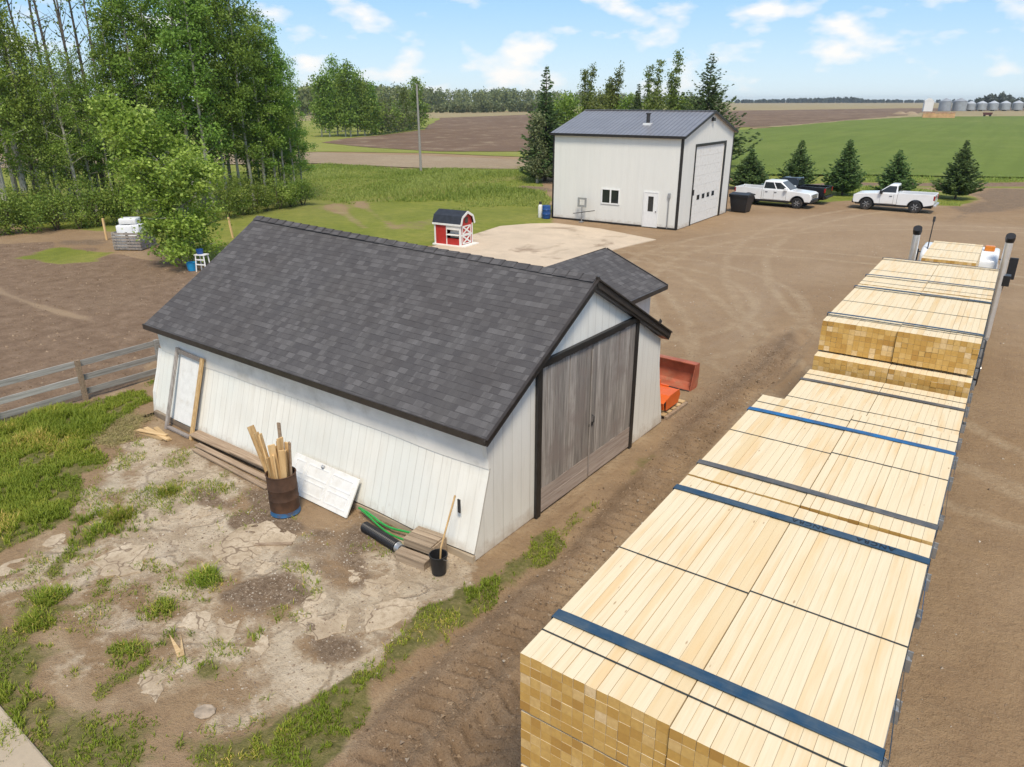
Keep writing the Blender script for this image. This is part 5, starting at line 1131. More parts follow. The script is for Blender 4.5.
# ================================================================== FENCE AND GARDEN ODDMENTS
fa, fb = Vector((-20.25, 4.0, 0)), Vector((-19.95, 11.4, 0)); fd = (fb - fa).normalized(); rzf = math.atan2(fd.x, fd.y)
FN = thing('fence', 'grey weathered three-rail board fence between garden and grass', 'fence', fa, -rzf)
FL = (fb - fa).length
for k in range(4):
    b = MB(); y = .1 + k * 2.2 ; b.box(.03, .13, y - .06, y + .06, -.02, 1.18); p_ = b.build('post', [M['old_plank'] if k == 2 else M['grey_rail']], FN, bevel=.006)
seg = [(-.5, 2.3), (2.302, 4.5), (4.502, 7.3)]
for zc in (.22, .62, 1.04):
    for k, (a_, c_) in enumerate(seg):
        b = MB(); s_ = random.uniform(-.02, .02); b.bar((0.0, a_, zc + s_), (0.0, c_, zc + s_ * .3 + random.uniform(-.015, .015)), .032, .165); b.build('rail', [M['grey_rail']], FN, bevel=.004)
    b = MB(); b.bar((0, -6.5, zc), (0, -.503, zc), .032, .165); b.build('rail', [M['grey_rail']], FN)
for k in range(3):
    b = MB(); y = -2.1 * (k + 1); b.box(.03, .13, y - .06, y + .06, -.02, 1.18); b.build('post', [M['grey_rail']], FN)
g = G(136, 248); CR = thing('pallet_crate', 'crate of grey slatted pallets at the edge of the garden', 'crate', (g.x, g.y, 0), R(30))
for face in range(4):
    Mf = Matrix.Rotation(R(90 * face), 4, 'Z'); b = MB()
    for k in range(6): b.box(-.78, .78, -.80, -.775, .06 + k * .16, .17 + k * .16, 0, None, Mf)
    for x in (-.74, 0, .66): b.box(x, x + .09, -.773, -.70, .02, 1.0, 0, None, Mf)
    b.build('pallet_side', [M['old_grey']], CR)
for i, (x, y, z, w, d, h, a) in enumerate(((-.3, -.35, .05, .8, .65, .8, 4), (.38, -.3, .05, .55, .6, .78, -5), (-.3, .36, .05, .8, .65, .8, 2), (.38, .36, .05, .55, .6, .7, 7), (-.25, -.1, .86, .85, .75, .45, 8), (.35, .1, .84, .5, .8, .5, -6), (-.1, .05, 1.36, .9, .8, .3, 12))):
    b = MB(); b.box(-w / 2, w / 2, -d / 2, d / 2, 0, h); b.box(-w / 2 - .004, w / 2 + .004, -.04, .04, .0, h + .004, 1); o = b.build('white_sack', [M['white_wrap'], M['dark_steel'] if i in (4, 5) else M['white_plastic']], None, True, .06)
    o.matrix_world = Matrix.Translation((g.x, g.y, z)) @ Matrix.Rotation(R(30), 4, 'Z') @ Matrix.Translation((x, y, 0)) @ Matrix.Rotation(R(a), 4, 'Z'); tag(o, 'white wrapped bale %s the pallet crate' % ('piled above the rim of' if i > 3 else 'packed down inside'), 'bale', 'white bales in the pallet crate, %s' % ('above the rim' if i > 3 else 'inside'))
for (x, yb, yt, lx, lab) in ((107, 240, 218, .0, 'pale fence post standing alone left of the pallet crate'), (233, 238, 217, -.12, 'leaning raw post right of the windswept tree')):
    g = G(x, yb); h = top_z(x, yb, yt); b = MB(); b.bar((0, 0, -.02), (lx, 0, h), .10, .10); o = b.build('fence_post', [M['raw_wood']], bevel=.01); place(o, g, .5); tag(o, lab, 'post')
g = G(204, 271)
t = thing('plastic_stool', 'white plastic step stool at the garden edge behind the shed roof', 'stool', (g.x, g.y, 0), R(20))
b = MB(); b.box(-.28, .28, -.2, .2, .78, .82); b.build('seat', [M['white_plastic']], t)
for sx in (-1, 1):
    for sy in (-1, 1):
        b = MB(); b.bar((sx * .27, sy * .2, 0), (sx * .22, sy * .16, .778), .05, .05); b.build('leg', [M['white_plastic']], t)
b = MB(); b.box(-.25, .25, -.21, -.15, .32, .37); b.box(-.25, .25, -.2, -.15, .55, .6); b.build('rung', [M['white_plastic']], t)
b = MB(); b.lathe([(0, 0), (.2, 0), (.25, .38), (.27, .39), (.24, .39), (.19, .03), (0, .03)], 22); o = b.build('tub', [M['bright_blue']], None, True); place(o, (g.x - .55, g.y - .25, .01)); tag(o, 'bright blue plastic tub beside the white stool', 'tub')
b = MB(); b.lathe([(0, 0), (.14, 0), (.17, .22), (.15, .23), (0, .2)], 18); o = b.build('pot', [M['blue']], None, True); place(o, (g.x - .1, g.y, .825)); tag(o, 'dark blue pot sitting on the white stool', 'pot')
# pole beyond the lawn
g = G(421, 172); h = top_z(421, 172, 84); b = MB(); b.tube([(0, 0, -.1), (-.02, 0, h * .5), (-.06, 0, h)], [.15, .125, .10], 10); o = b.build('utility_pole', [M['grey_rail']], None, True); place(o, g); tag(o, 'lone bare wooden utility pole by the cross road', 'pole')

# ================================================================== PICKUPS
def pickup(label, loc, rz, paint, crew, L, wheel_r=.41, chrome=True):
    t = thing('pickup', label, 'pickup', loc, rz)
    xf, xr = L / 2, -L / 2; fa_, ra = xf - .98, xr + 1.18; cr = (-.80 if crew else -.12) + (.0 if crew else -.15); cowl = xf - 1.62; W_ = .98; zb = .50
    def arch(xc, r=.52, zc=.40, n=9, rev=False):
        a0 = math.asin((zb - zc) / r); return [(xc + r * math.cos(a), zc + r * math.sin(a)) for a in np.linspace(a0, math.pi - a0, n)]
    prof = [(xf - .06, .50), (xf, .62), (xf, .92), (xf - .05, 1.08), (xf - .22, 1.17), (cowl, 1.27), (cr, 1.30), (cr, zb)] + arch(fa_)[::-1]
    b = MB(); b.prism(prof, -W_, W_, 'y', 0); b.build('body', [paint], t, False, .045)
    # open load box
    bp = [(cr - .02, zb), (cr - .02, 1.34), (xr + .03, 1.36), (xr, 1.25), (xr + .02, .66), (xr + .2, .60)] + arch(ra)[::-1]
    b = MB()
    for sy in (-1, 1): b.prism(bp, sy * W_, sy * (W_ - .10), 'y', 0)
    b.box(xr + .02, xr + .10, -W_ + .101, W_ - .101, .70, 1.33); b.box(cr - .08, cr - .021, -W_ + .101, W_ - .101, .6, 1.32); b.build('load_box', [paint], t, False, .02)
    b = MB(); b.box(xr + .101, cr - .081, -W_ + .101, W_ - .101, .78, .84); b.build('box_floor', [M['black_plastic']], t)
    b = MB(); b.box(xr + .15, xf - .15, -.68, .68, .36, .775); b.build('underbody', [M['black_plastic']], t)
    # greenhouse
    zt = 1.93; x0, x1, x2, x3 = cr + .01, cowl + .04, cowl - .82, cr + .10; yb_, yt = .925, .72
    P = lambda x, y, z: (x, y, z)
    vs = [P(x0, -yb_, 1.295), P(x1, -yb_, 1.265), P(x1, yb_, 1.265), P(x0, yb_, 1.295), P(x3, -yt, zt - .02), P(x2, -yt, zt), P(x2, yt, zt), P(x3, yt, zt - .02)]
    b = MB(); b.add(vs, [(0, 3, 2, 1), (4, 5, 6, 7), (0, 1, 5, 4), (2, 3, 7, 6), (1, 2, 6, 5), (3, 0, 4, 7)]); b.build('cab', [paint], t, True, .05)
    def side_pt(s, h, sy, off=.006):
        # s along from x at belt/roof line; h 0 belt..1 roof
        xa, xb = x0 + (x3 - x0) * h, x1 + (x2 - x1) * h; y = yb_ + (yt - yb_) * h
        return (xa + (xb - xa) * s, sy * (y + off), 1.285 + (zt - 1.285) * h)
    ww = [(.04, .50), (.53, .93)] if crew else [(.06, .90)]
    for sy in (-1, 1):
        for a_, c_ in ww:
            b = MB(); q = [side_pt(a_ + .02, .10, sy), side_pt(c_ + (.035 if c_ > .85 else 0), .10, sy), side_pt(c_ - (.05 if c_ > .85 else 0), .80, sy), side_pt(a_ + .02, .80, sy)]
            q2 = [(p[0], p[1] - sy * .02, p[2]) for p in q]; b.add(q + q2, [(0, 1, 2, 3), (4, 5, 6, 7), (0, 1, 5, 4), (1, 2, 6, 5), (2, 3, 7, 6), (3, 0, 4, 7)]); b.build('window', [M['glass_dark']], t)
        b = MB()
        for xd in ([x1 - .28, x1 - 1.22, x0 + .16] if crew else [x1 - .28, x0 + .22]): b.box(xd - .006, xd + .006, sy * W_ - .003, sy * W_ + .003, .56, 1.24)
        b.box(x0 + .16, x1 - .28, sy * W_ - .003, sy * W_ + .003, .55, .562); b.build('door_seam', [M['black_plastic']], t)
        for xd in ([x1 - 1.10, x0 + .36] if crew else [x0 + .42]):
            b = MB(); b.box(xd - .09, xd + .09, sy * W_, sy * (W_ + .03), 1.08, 1.12); b.build('door_handle', [M['black_plastic']], t)
        b = MB(); b.box(x1 - .42, x1 - .22, sy * (W_ - .06) if sy > 0 else sy * (W_ + .20), sy * (W_ + .20) if sy > 0 else sy * (W_ - .06), 1.24, 1.48); b.build('mirror', [M['black_plastic'] if not crew else paint], t, bevel=.04)
        b = MB(); b.box(xf - .34, xf + .004, sy * .93 if sy < 0 else sy * .62, sy * .62 if sy < 0 else sy * .93, .90, 1.07); b.build('headlight', [M['lamp_white']], t, bevel=.03)
        b = MB(); ya, yb2 = sorted((sy * (W_ + .006), sy * (W_ - .16))); b.box(xr - .008, xr + .10, ya, yb2, .95, 1.28); b.build('taillight', [M['lamp_red']], t, bevel=.015)
        b = MB(); ya, yb2 = sorted((sy * .80, sy * 1.0)); b.box(ra + .62, fa_ - .62, ya, yb2, .36, .44); b.build('running_board', [M['black_plastic']], t, bevel=.02)
        for xa in (fa_, ra):
            w_ = wheel_car(t, xa, sy * .86, wheel_r)
            b = MB(); pts = [(xa + .535 * math.cos(a), sy * (W_ + .012), .40 + .535 * math.sin(a)) for a in np.linspace(.2, math.pi - .2, 13)]; b.tube(pts, .022, 6); b.build('arch_trim', [M['black_plastic']], t)
    def glass(name, q, dx, dz):
        b = MB(); q2 = [(p[0] - dx, p[1], p[2] - dz) for p in q]; b.add(q + q2, [(0, 1, 2, 3), (4, 5, 6, 7), (0, 1, 5, 4), (1, 2, 6, 5), (2, 3, 7, 6), (3, 0, 4, 7)]); b.build(name, [M['glass_dark']], t)
    L3 = lambda a, c, h: a + (c - a) * h
    glass('windscreen', [(L3(x1, x2, h) + .012, s * (L3(yb_, yt, h) - .07), L3(1.265, zt, h) + .008) for h, s in ((.06, -1), (.06, 1), (.88, 1), (.88, -1))], .02, .01)
    glass('rear_window', [(L3(x0, x3, h) - .008, s * (L3(yb_, yt, h) - .12), L3(1.295, zt - .02, h)) for h, s in ((.15, -1), (.15, 1), (.80, 1), (.80, -1))], -.02, 0)
    b = MB(); b.box(xf - .05, xf + .012, -.6, .6, .72, 1.04)
    for z in (.78, .88, .97): b.box(xf + .013, xf + .03, -.58, .58, z, z + .035, 1)
    b.build('grille', [M['black_plastic'], M['chrome'] if chrome else M['black_plastic']], t)
    b = MB(); b.prism([(xf - .25, -.98), (xf + .05, -.90), (xf + .12, -.5), (xf + .12, .5), (xf + .05, .90), (xf - .25, .98)], .46, .70, 'z'); b.build('front_bumper', [M['black_plastic']], t, bevel=.03)
    b = MB(); b.box(xr - .14, xr + .02, -.95, .95, .52, .68); b.build('rear_bumper', [M['chrome'] if chrome else M['black_plastic']], t, bevel=.03)
    b = MB(); b.box(xr - .006, xr + .02, -.14, .14, 1.12, 1.20); b.build('tailgate_handle', [M['black_plastic']], t)
    return t
def wheel_car(parent, x, y, r):
    Mx = Matrix.Rotation(R(90), 4, 'X'); w = .28
    b = MB(); b.lathe([(r * .6, -w / 2), (r * .92, -w / 2), (r, -w / 2 + .05), (r, w / 2 - .05), (r * .92, w / 2), (r * .6, w / 2), (r * .58, 0), (r * .6, -w / 2)], 28, M=Mx); o = b.build('wheel', [M['black_rubber']], parent, True); o.location = (x, y, r)
    b = MB(); b.lathe([(r * .60, -w / 2 + .012), (r * .56, -w / 2 + .05), (r * .2, -w / 2 + .03), (0, -w / 2 + .02)], 20, M=Mx); b.lathe([(0, w / 2 - .02), (r * .2, w / 2 - .03), (r * .56, w / 2 - .05), (r * .60, w / 2 - .012)], 20, M=Mx)
    for k in range(6):
        for s in (-1, 1): a = k * math.pi / 3; b.bar((r * .12 * math.cos(a), s * (w / 2 - .01), r * .12 * math.sin(a)), (r * .56 * math.cos(a), s * (w / 2 - .01), r * .56 * math.sin(a)), .05, .02, 1, None, up=(0, 1, 0))
    b.build('rim', [M['dark_steel'], M['steel']], o); return o
def heading(p, q): return math.atan2(q.y - p.y, q.x - p.x)
pickup('white single-cab pickup parked alone in front of the young spruces', (-7.45, 61.75, 0), R(180 - 1), M['car_white'], False, 5.45, .43)
pickup('white crew-cab pickup with its nose towards the yard beside the workshop', (-15.55, 59.4, 0), R(-3), M['car_white'], True, 5.9, .40)
pickup('black pickup with red tail lamp parked behind the white crew-cab', (-15.2, 62.5, 0), R(180 - 4), M['car_black'], True, 5.9, .40, False)

# ================================================================== TREES
def mat_bark(name, c, dark, spots=True):
    t = NT(name); o = t.coord('Object', (1, 1, .35)); n = t.noise(o, 6, 5, .6); n2 = t.noise(t.coord('Object', (3, 3, 1.2)), 2.2, 4, .7)
    col = t.ramp(n, [(.35, tuple(x * .75 for x in c)), (.65, c)])
    if spots: col = t.mix(t.ramp(n2, [(.54, 0.0), (.62, .85)]), col, dark)
    t.base(col, .85, 0, .2); t.bump(n, .4, .02); return t.m
M['aspen_bark'] = mat_bark('pale_aspen_bark', (.46, .44, .36), (.07, .065, .055))
M['dead_bark'] = mat_bark('dead_grey_bark', (.16, .14, .12), (.06, .055, .05))
M['spruce_bark'] = mat_bark('brown_spruce_bark', (.13, .095, .07), (.05, .04, .03))
M['leaf_aspen'] = mat_leaf('aspen_leaves', [(0, (0.092, 0.167, 0.026)), (.4, (0.159, 0.262, 0.040)), (.75, (0.218, 0.341, 0.055)), (1, (0.325, 0.444, 0.099))])
M['leaf_yellow'] = mat_leaf('thin_yellowish_leaves', [(0, (0.139, 0.216, 0.036)), (.4, (0.215, 0.310, 0.050)), (.75, (0.292, 0.389, 0.074)), (1, (0.416, 0.500, 0.132))])
M['leaf_wind'] = mat_leaf('silvery_willow_leaves', [(0, (0.141, 0.239, 0.031)), (.45, (0.245, 0.367, 0.051)), (.75, (0.378, 0.509, 0.093)), (1, (0.680, 0.816, 0.257))])
M['leaf_dark'] = mat_leaf('dark_shrub_leaves', [(0, (0.098, 0.161, 0.026)), (.5, (0.177, 0.262, 0.043)), (1, (0.337, 0.408, 0.083))])
M['leaf_shrub'] = mat_leaf('grey_green_shrub_leaves', [(0, (.11, .135, .055)), (.5, (.165, .185, .078)), (1, (.24, .25, .12))])
M['needles'] = mat_leaf('spruce_needles', [(0, (0.059, 0.091, 0.031)), (.5, (0.097, 0.148, 0.047)), (.85, (0.149, 0.206, 0.069)), (1, (0.210, 0.260, 0.105))], .2)
M['needles_young'] = mat_leaf('young_spruce_needles', [(0, (0.070, 0.123, 0.036)), (.5, (0.116, 0.195, 0.057)), (.85, (0.175, 0.266, 0.086)), (1, (0.281, 0.361, 0.134))], .2)
M['leaf_poplar'] = mat_leaf('poplar_leaves', [(0, (0.102, 0.144, 0.030)), (.5, (0.162, 0.210, 0.045)), (1, (0.252, 0.288, 0.080))])

def leaf_quads(C, size, aspect=.6, bias=None, flat=.0):
    n = len(C); u = rng.normal(size=(n, 3)); 
    if bias is not None: u = u * .55 + np.asarray(bias)
    u[:, 2] *= (1 - flat); u /= np.linalg.norm(u, axis=1)[:, None]
    w = rng.normal(size=(n, 3)); w -= (w * u).sum(1)[:, None] * u; w /= np.maximum(np.linalg.norm(w, axis=1), 1e-6)[:, None]
    s = size * rng.uniform(.6, 1.3, n)[:, None]; u = u * s; w = w * s * aspect
    return np.stack([C - u * .5, C + w * .5, C + u * .5, C - w * .5], 1)
def broadleaf(seed, h, lo, rad, nl, leaf, bark, lsize=.2, limbs=30, prof=None, lean=(0, 0), up=.6, tr=.12, bias=None, sig=.30, bare=0.0, stems=1, spread=.6, perc=26, cmin=.0, lexp=1.6):
    """returns (trunk object, crown object) meshes for a leafy tree"""
    g = np.random.default_rng(seed); random.seed(seed); b = MB(); cen = []; cv = []
    prof = prof or (lambda s: math.sin(math.pi * min(1, .12 + .88 * s)) ** .7)
    for st in range(stems):
        a0 = st * 2.4 + g.uniform(0, 1); off = np.array([math.cos(a0), math.sin(a0)]) * (spread if stems > 1 else 0)
        wa, wb = g.uniform(0, 6), g.uniform(.02, .05) * h * .25; hs = h * (1 if st == 0 else g.uniform(.8, .97))
        def tp(s): return np.array([lean[0] * s ** lexp + wb * math.sin(wa + 4 * s) - wb * math.sin(wa) + off[0] * (.15 + s), lean[1] * s ** lexp + wb * math.cos(wa * 2 + 3 * s) - wb * math.cos(wa * 2) + off[1] * (.15 + s), hs * s])
        N = 9; b.tube([tp(k / N) for k in range(N + 1)], [tr * (1 - .93 * (k / N)) + .008 for k in range(N + 1)], 8, 0)
        nlim = limbs // stems
        for k in range(nlim):
            s = lo + (1 - lo) * ((k + g.uniform(0, 1)) / nlim); t_ = (s - lo) / (1 - lo); az = k * 2.399 + g.uniform(-.5, .5)
            Ln = rad * prof(t_) * g.uniform(.65, 1.2) + .15; p0 = tp(min(s, .99)); el = up * g.uniform(.5, 1.3) * (.6 + .6 * t_)
            d = np.array([math.cos(az) * math.cos(el), math.sin(az) * math.cos(el), math.sin(el)])
            if bias is not None: d = d + np.asarray(bias) * .45 * (.4 + t_); d /= np.linalg.norm(d)
            pts = []; p = p0.copy(); 
            for q in range(5):
                pts.append(p.copy()); d = d + g.normal(size=3) * .12 + np.array([0, 0, .05 if up > .3 else -.04]); 
                if bias is not None: d = d + np.asarray(bias) * .10
                d /= np.linalg.norm(d); p = p + d * Ln / 4
            r0 = max(.012, tr * .42 * (1 - s * .75)); b.tube(pts, [r0, r0 * .75, r0 * .5, r0 * .32, .006], 5, 0)
            if g.random() < bare: continue
            m = max(2, int(5 * Ln / max(rad, .4) * 1.3))
            for q in range(m):
                f = g.uniform(.3, 1.05) * 4; i = min(3, int(f)); c = pts[i] + (pts[i + 1] - pts[i]) * (f - i) + g.normal(size=3) * sig * .5
                cen.append(c); cv.append(g.uniform(0, 1))
    cen = np.array(cen); cv = np.array(cv); per = np.maximum(4, (g.uniform(.4, 1.6, len(cen)) * nl / len(cen)).astype(int))
    ids = np.repeat(np.arange(len(cen)), per); ss = sig * g.uniform(.6, 1.3, len(cen))
    C = cen[ids] + g.normal(size=(len(ids), 3)) * ss[ids][:, None] * np.array([1, 1, .75])
    var = np.clip(.68 * cv[ids] + .32 * g.random(len(ids)), 0, 1)
    return b, leaf_quads(C, lsize, .62, bias), var
def make_tree(name, label, cat, group, b, Q, var, bark, leaf):
    t = thing(name, label, cat, (0, 0, 0), 0, group); b.build('trunk', [bark], t, True); quads_mesh('crown', Q, leaf, var, 4, t); return t
_prot = {}
def tree(kind, maker, loc, rz, s, name, label, cat='tree', group=None):
    if kind not in _prot:
        _prot[kind] = maker(); o = _prot[kind]
    else: o = copy_tree(_prot[kind])
    o.name = name; place(o, loc, rz, s); o['label'] = label; o['category'] = cat
    if group: o['group'] = group
    elif 'group' in o.keys(): del o['group']
    return o
def mk(name, bark, leaf, **k):
    def f():
        b, Q, v = broadleaf(**k, leaf=None, bark=None); return make_tree(name, '', 'tree', None, b, Q, v, M[bark], M[leaf])
    return f
aspen_prof = lambda s: (.75 + .35 * math.sin(3 * s)) * (1 - s) ** .62 + .07
KA = {('aspen', i): mk('aspen_tree', 'aspen_bark', 'leaf_aspen', seed=20 + i, h=16, lo=(.16, .28, .36, .22)[i], rad=(1.7, 2.0, 1.5, 2.1)[i], nl=8500, lsize=.18, limbs=(28, 25, 30, 27)[i], prof=aspen_prof, up=.5, tr=.115, sig=.32, cmin=.15) for i in range(4)}
KY = {('sparse', i): mk('poplar_tree', 'aspen_bark', 'leaf_yellow', seed=40 + i, h=17, lo=(.22, .3, .18)[i], rad=2.3, nl=6500, lsize=.19, limbs=32, prof=aspen_prof, up=.6, tr=.21, sig=.42, bare=.15) for i in range(3)}
KD = {('dead', i): mk('dead_tree', 'dead_bark', 'leaf_yellow', seed=60 + i, h=18.5, lo=.35, rad=1.9, nl=420, lsize=.2, limbs=26, prof=aspen_prof, up=.9, tr=.17, sig=.4, bare=.75) for i in range(2)}
KB = {('bush', i): mk('shrub', 'spruce_bark', ('leaf_dark', 'leaf_yellow', 'leaf_dark')[i], seed=80 + i, h=(2.2, 3.0, 1.7)[i], lo=.05, rad=(1.7, 1.3, 1.9)[i], nl=2600, lsize=.16, limbs=16, up=.7, tr=.05, sig=.34, stems=3, spread=.7) for i in range(3)}
ALLK = {**KA, **KY, **KD, **KB}
FG = 'trees of the wood on the left'
def put(kind, x, yb, s, name, label, cat='tree', group=None, z=0, sz=None):
    p = G(x, yb); return tree(kind, ALLK[kind], (p.x, p.y, z), random.uniform(0, 6.28), (s * random.uniform(.85, 1.15), s * random.uniform(.85, 1.15), sz if sz else s * random.uniform(.9, 1.1)), name, label, cat, group)
random.seed(11)
LA = 'tall leafy aspen with slim pale trunk at the right end of the dense wood'
for i, (x, yb, s) in enumerate(((214, 214, 1.05), (229, 211, .92), (243, 208, 1.06), (255, 207, .95), (267, 205, .99), (277, 204, .86), (287, 203, .84), (297, 202, .72), (252, 199, 1.0), (262, 197, .9), (276, 195, .8), (292, 195, .7), (233, 201, 1.12), (283, 196, .8), (219, 204, 1.15), (303, 198, .6), (268, 191, .9))):
    put(('aspen', i % 4 if yb > 201 else 0), x, yb, s, 'aspen_tree', LA, group='aspens at the right end of the wood')
LB_ = 'tall dark green leafy tree in the thick middle of the left wood'
for i, (x, yb, s) in enumerate(((118, 217, .66), (138, 215, .9), (156, 213, 1.15), (178, 214, .86), (197, 213, 1.12), (104, 214, .62), (128, 207, .74), (147, 206, 1.0), (168, 205, .92), (207, 206, .9), (187, 196, .95), (110, 203, .64), (85, 208, .56), (60, 208, .58), (30, 210, .62), (5, 210, .7))):
    put(('aspen', (i * 3 + 1) % 4), x, yb, s, 'broadleaf_tree', LB_, group='dark leafy trees in the middle of the wood')
LC = 'thin yellow-green poplar with pale forked trunk at the left edge of the photo'
for i, (x, yb, s) in enumerate(((12, 226, .95), (32, 222, 1.0), (48, 221, .74), (66, 219, .64), (84, 219, .60), (-10, 226, 1.0), (22, 214, 1.02), (55, 212, .70), (75, 212, .62), (98, 216, .58), (-25, 218, 1.0), (40, 206, .72))):
    put(('sparse', i % 3), x, yb, s, 'poplar_tree', LC, group='thin yellowish poplars at the left edge')
LD = 'bare dead tree with dark branches rising above the yellowish poplars'
for i, (x, yb, s) in enumerate(((40, 211, 1.0), (62, 210, 1.04), (80, 212, 1.02), (94, 213, 1.06), (108, 210, 1.0), (118, 212, .98), (72, 204, 1.05), (100, 205, 1.1))):
    put(('dead', i % 2), x, yb, s, 'dead_tree', LD, group='bare dead trees in the wood')
LE = 'dark leafy shrub in the undergrowth along the front of the left wood'
for i, (x, yb, s) in enumerate(((-10, 236, 1.1), (10, 234, .9), (30, 232, 1.0), (58, 230, .9), (80, 229, 1.1), (100, 226, 1.1), (116, 224, 1.0), (128, 222, 1.0), (216, 220, .7), (228, 218, .9), (242, 215, .7), (256, 213, .8), (268, 211, .9), (280, 209, .8), (292, 207, .9), (303, 205, .7), (236, 207, 1.0), (260, 203, 1.0), (284, 200, 1.0), (160, 219, .8), (190, 219, .9), (52, 222, 1.0), (18, 224, 1.0))):
    put(('bush', i % 3), x, yb, s * (.55, .95, .75, 1.1)[(i * 5) % 4], 'shrub', LE, 'shrub', 'shrubs along the wood edge')
# windswept tree
b, Q, v = broadleaf(seed=5, h=7.5, lo=.05, rad=1.95, nl=26000, leaf=None, bark=None, lsize=.17, limbs=70, prof=lambda s: float(np.interp(s, [0, .25, .5, .75, 1], [.75, 1.0, 1.0, .66, .12])), lean=(-2.9, -1.95), lexp=2.6, up=.42, tr=.13, bias=(-.6, -.4, .10), sig=.27, stems=1, spread=.45)
t = make_tree('windswept_tree', 'windswept pale green tree leaning left at the garden edge behind the shed', 'tree', None, b, Q, v, M['aspen_bark'], M['leaf_wind']); g = G(195, 264); t.location = g

def spruce(seed, h, r, n, nsz, dens=1.0, lo=.04, droop=.25, gap=.0, lenr=(.6, 1.15)):
    g = np.random.default_rng(seed); b = MB(); b.tube([(0, 0, -.05), (g.normal() * .02, 0, h * .5), (0, 0, h)], [h * .014 + .03, h * .008 + .015, .006], 8); Cs = []; Us = []; V = []
    z = h * lo; k = 0
    while z < h * .985:
        s = z / h; rr = r * 1.16 * (1 - s) ** 1.0 * g.uniform(.85, 1.12) + .04; nb = max(4, int(7 * dens * (1 - s) + 4)); a0 = g.uniform(0, 6.28)
        for j in range(nb):
            if g.random() < gap: continue
            az = a0 + 6.283 * j / nb + g.uniform(-.25, .25); Ln = rr * g.uniform(*lenr); el = .35 * s + .12 - droop * (1 - s) + g.uniform(-.12, .12)
            tipup = .22
            m = max(3, int(Ln / nsz * 1.7 * dens) + 2); f = np.sort(g.uniform(.08, 1, m)); tone = g.uniform(0, 1)
            px_ = Ln * f * math.cos(el); pz = z + Ln * f * math.sin(el) + tipup * Ln * f ** 3
            pts = np.stack([px_ * math.cos(az), px_ * math.sin(az), pz], 1)
            if Ln > .5: b.tube([(0, 0, z), tuple(pts[len(pts) // 2]), tuple(pts[-1])], [.012 * (1 + Ln * .4), .008, .004], 4)
            for rep in range(3):
                sd = (-1, 1, 0)[rep]; da = az + sd * .75
                u = np.stack([np.full(m, math.cos(da)), np.full(m, math.sin(da)), np.full(m, -.18 + .2 * f)], 1); L_ = nsz * (.42 + .72 * (1 - s)) * (1.15 - .55 * f) * g.uniform(.7, 1.25, m)
                Cs.append(pts + u * L_[:, None] * .45 + g.normal(size=(m, 3)) * nsz * .07); Us.append(u * L_[:, None]); V.append(np.clip(.5 * tone + .5 * g.random(m), 0, 1))
        z += max(.10, h * .034) * g.uniform(.75, 1.2) / dens ** .5; k += 1
    C = np.concatenate(Cs); U = np.concatenate(Us); V = np.concatenate(V); w = np.cross(U, g.normal(size=U.shape)); w /= np.maximum(np.linalg.norm(w, axis=1), 1e-6)[:, None]
    w = w * np.linalg.norm(U, axis=1)[:, None] * .24
    return b, np.stack([C - U * .55, C + w, C + U * .55, C - w], 1), V
def mks(leaf, **k):
    def f():
        b, Q, v = spruce(**k); return make_tree('spruce_tree', '', 'tree', None, b, Q, v, M['spruce_bark'], M[leaf])
    return f
for i, (x, yb, yt, lab, sd_, r) in enumerate(((748, 189, 148, 'young spruce standing behind the white crew-cab next to the workshop', 1, 1.75), (796, 188, 139, 'young spruce behind the black pickup, second from the workshop', 2, 1.8), (842, 195, 138, 'young spruce standing between the black pickup and the lone white pickup', 3, 1.75), (893, 193, 149, 'young spruce directly behind the lone white pickup', 4, 1.65), (955, 199, 139, 'young spruce on the right past the lone white pickup', 5, 1.75))):
    p = G(x, yb); hh = top_z(x, yb, yt); t = mks('needles_young', seed=sd_, h=hh, r=r, n=0, nsz=.36, dens=(1.8, 1.6, 1.9, 1.55, 1.75)[i], lo=(.06, .04, .08, .05, .09)[i], droop=(.05, .12, .0, .1, .05)[i], gap=(.06, .12, .08, .14, .1)[i], lenr=(.66, 1.1))(); t.name = 'spruce_tree'; t.location = p; t.rotation_euler.z = i; tag(t, lab, 'tree', 'young spruces along the lane')
for (x, yb, yt, lab, sd_, r, kk) in ((545, 181, 64, 'tall dark spruce at the left corner of the workshop', 11, 2.9, dict(gap=.12)), (702, 168, 52, 'largest broad spruce rising behind the workshop gable', 12, 5.4, dict(gap=.03, droop=.05)), (634, 165, 83, 'small narrow dark spruce top behind the middle of the workshop roof', 13, 1.9, dict(gap=.1))):
    p = G(x, yb); hh = top_z(x, yb, yt); t = mks('needles', seed=sd_, h=hh, r=r, n=0, nsz=.55, dens=1.6, lo=.06, **kk)(); t.name = 'spruce_tree'; t.location = p; tag(t, lab, 'tree')
def one(x, yb, yt, rad, nl, lsize, leaf, lab, seed, name='poplar_tree', sig=.3, lo=.12, stems=1, limbs=34, up=.95, prof=None, group=None, tr=.12, spread=.6):
    p = G(x, yb); hh = top_z(x, yb, yt); b, Q, v = broadleaf(seed=seed, h=hh, lo=lo, rad=rad, nl=nl, leaf=None, bark=None, lsize=lsize, limbs=limbs, up=up, tr=tr, sig=sig, prof=prof, stems=stems, spread=spread)
    t = make_tree(name, lab, 'tree', group, b, Q, v, M['aspen_bark'], M[leaf]); t.location = p; return t
colp = lambda s: .95 * (1 - s) ** .5 + .2 * math.sin(9 * s)
one(537, 183, 119, 1.35, 4200, .22, 'leaf_shrub', 'pale grey-green poplar in front of the tall spruce by the workshop', 101, lo=.05, sig=.26, prof=colp)
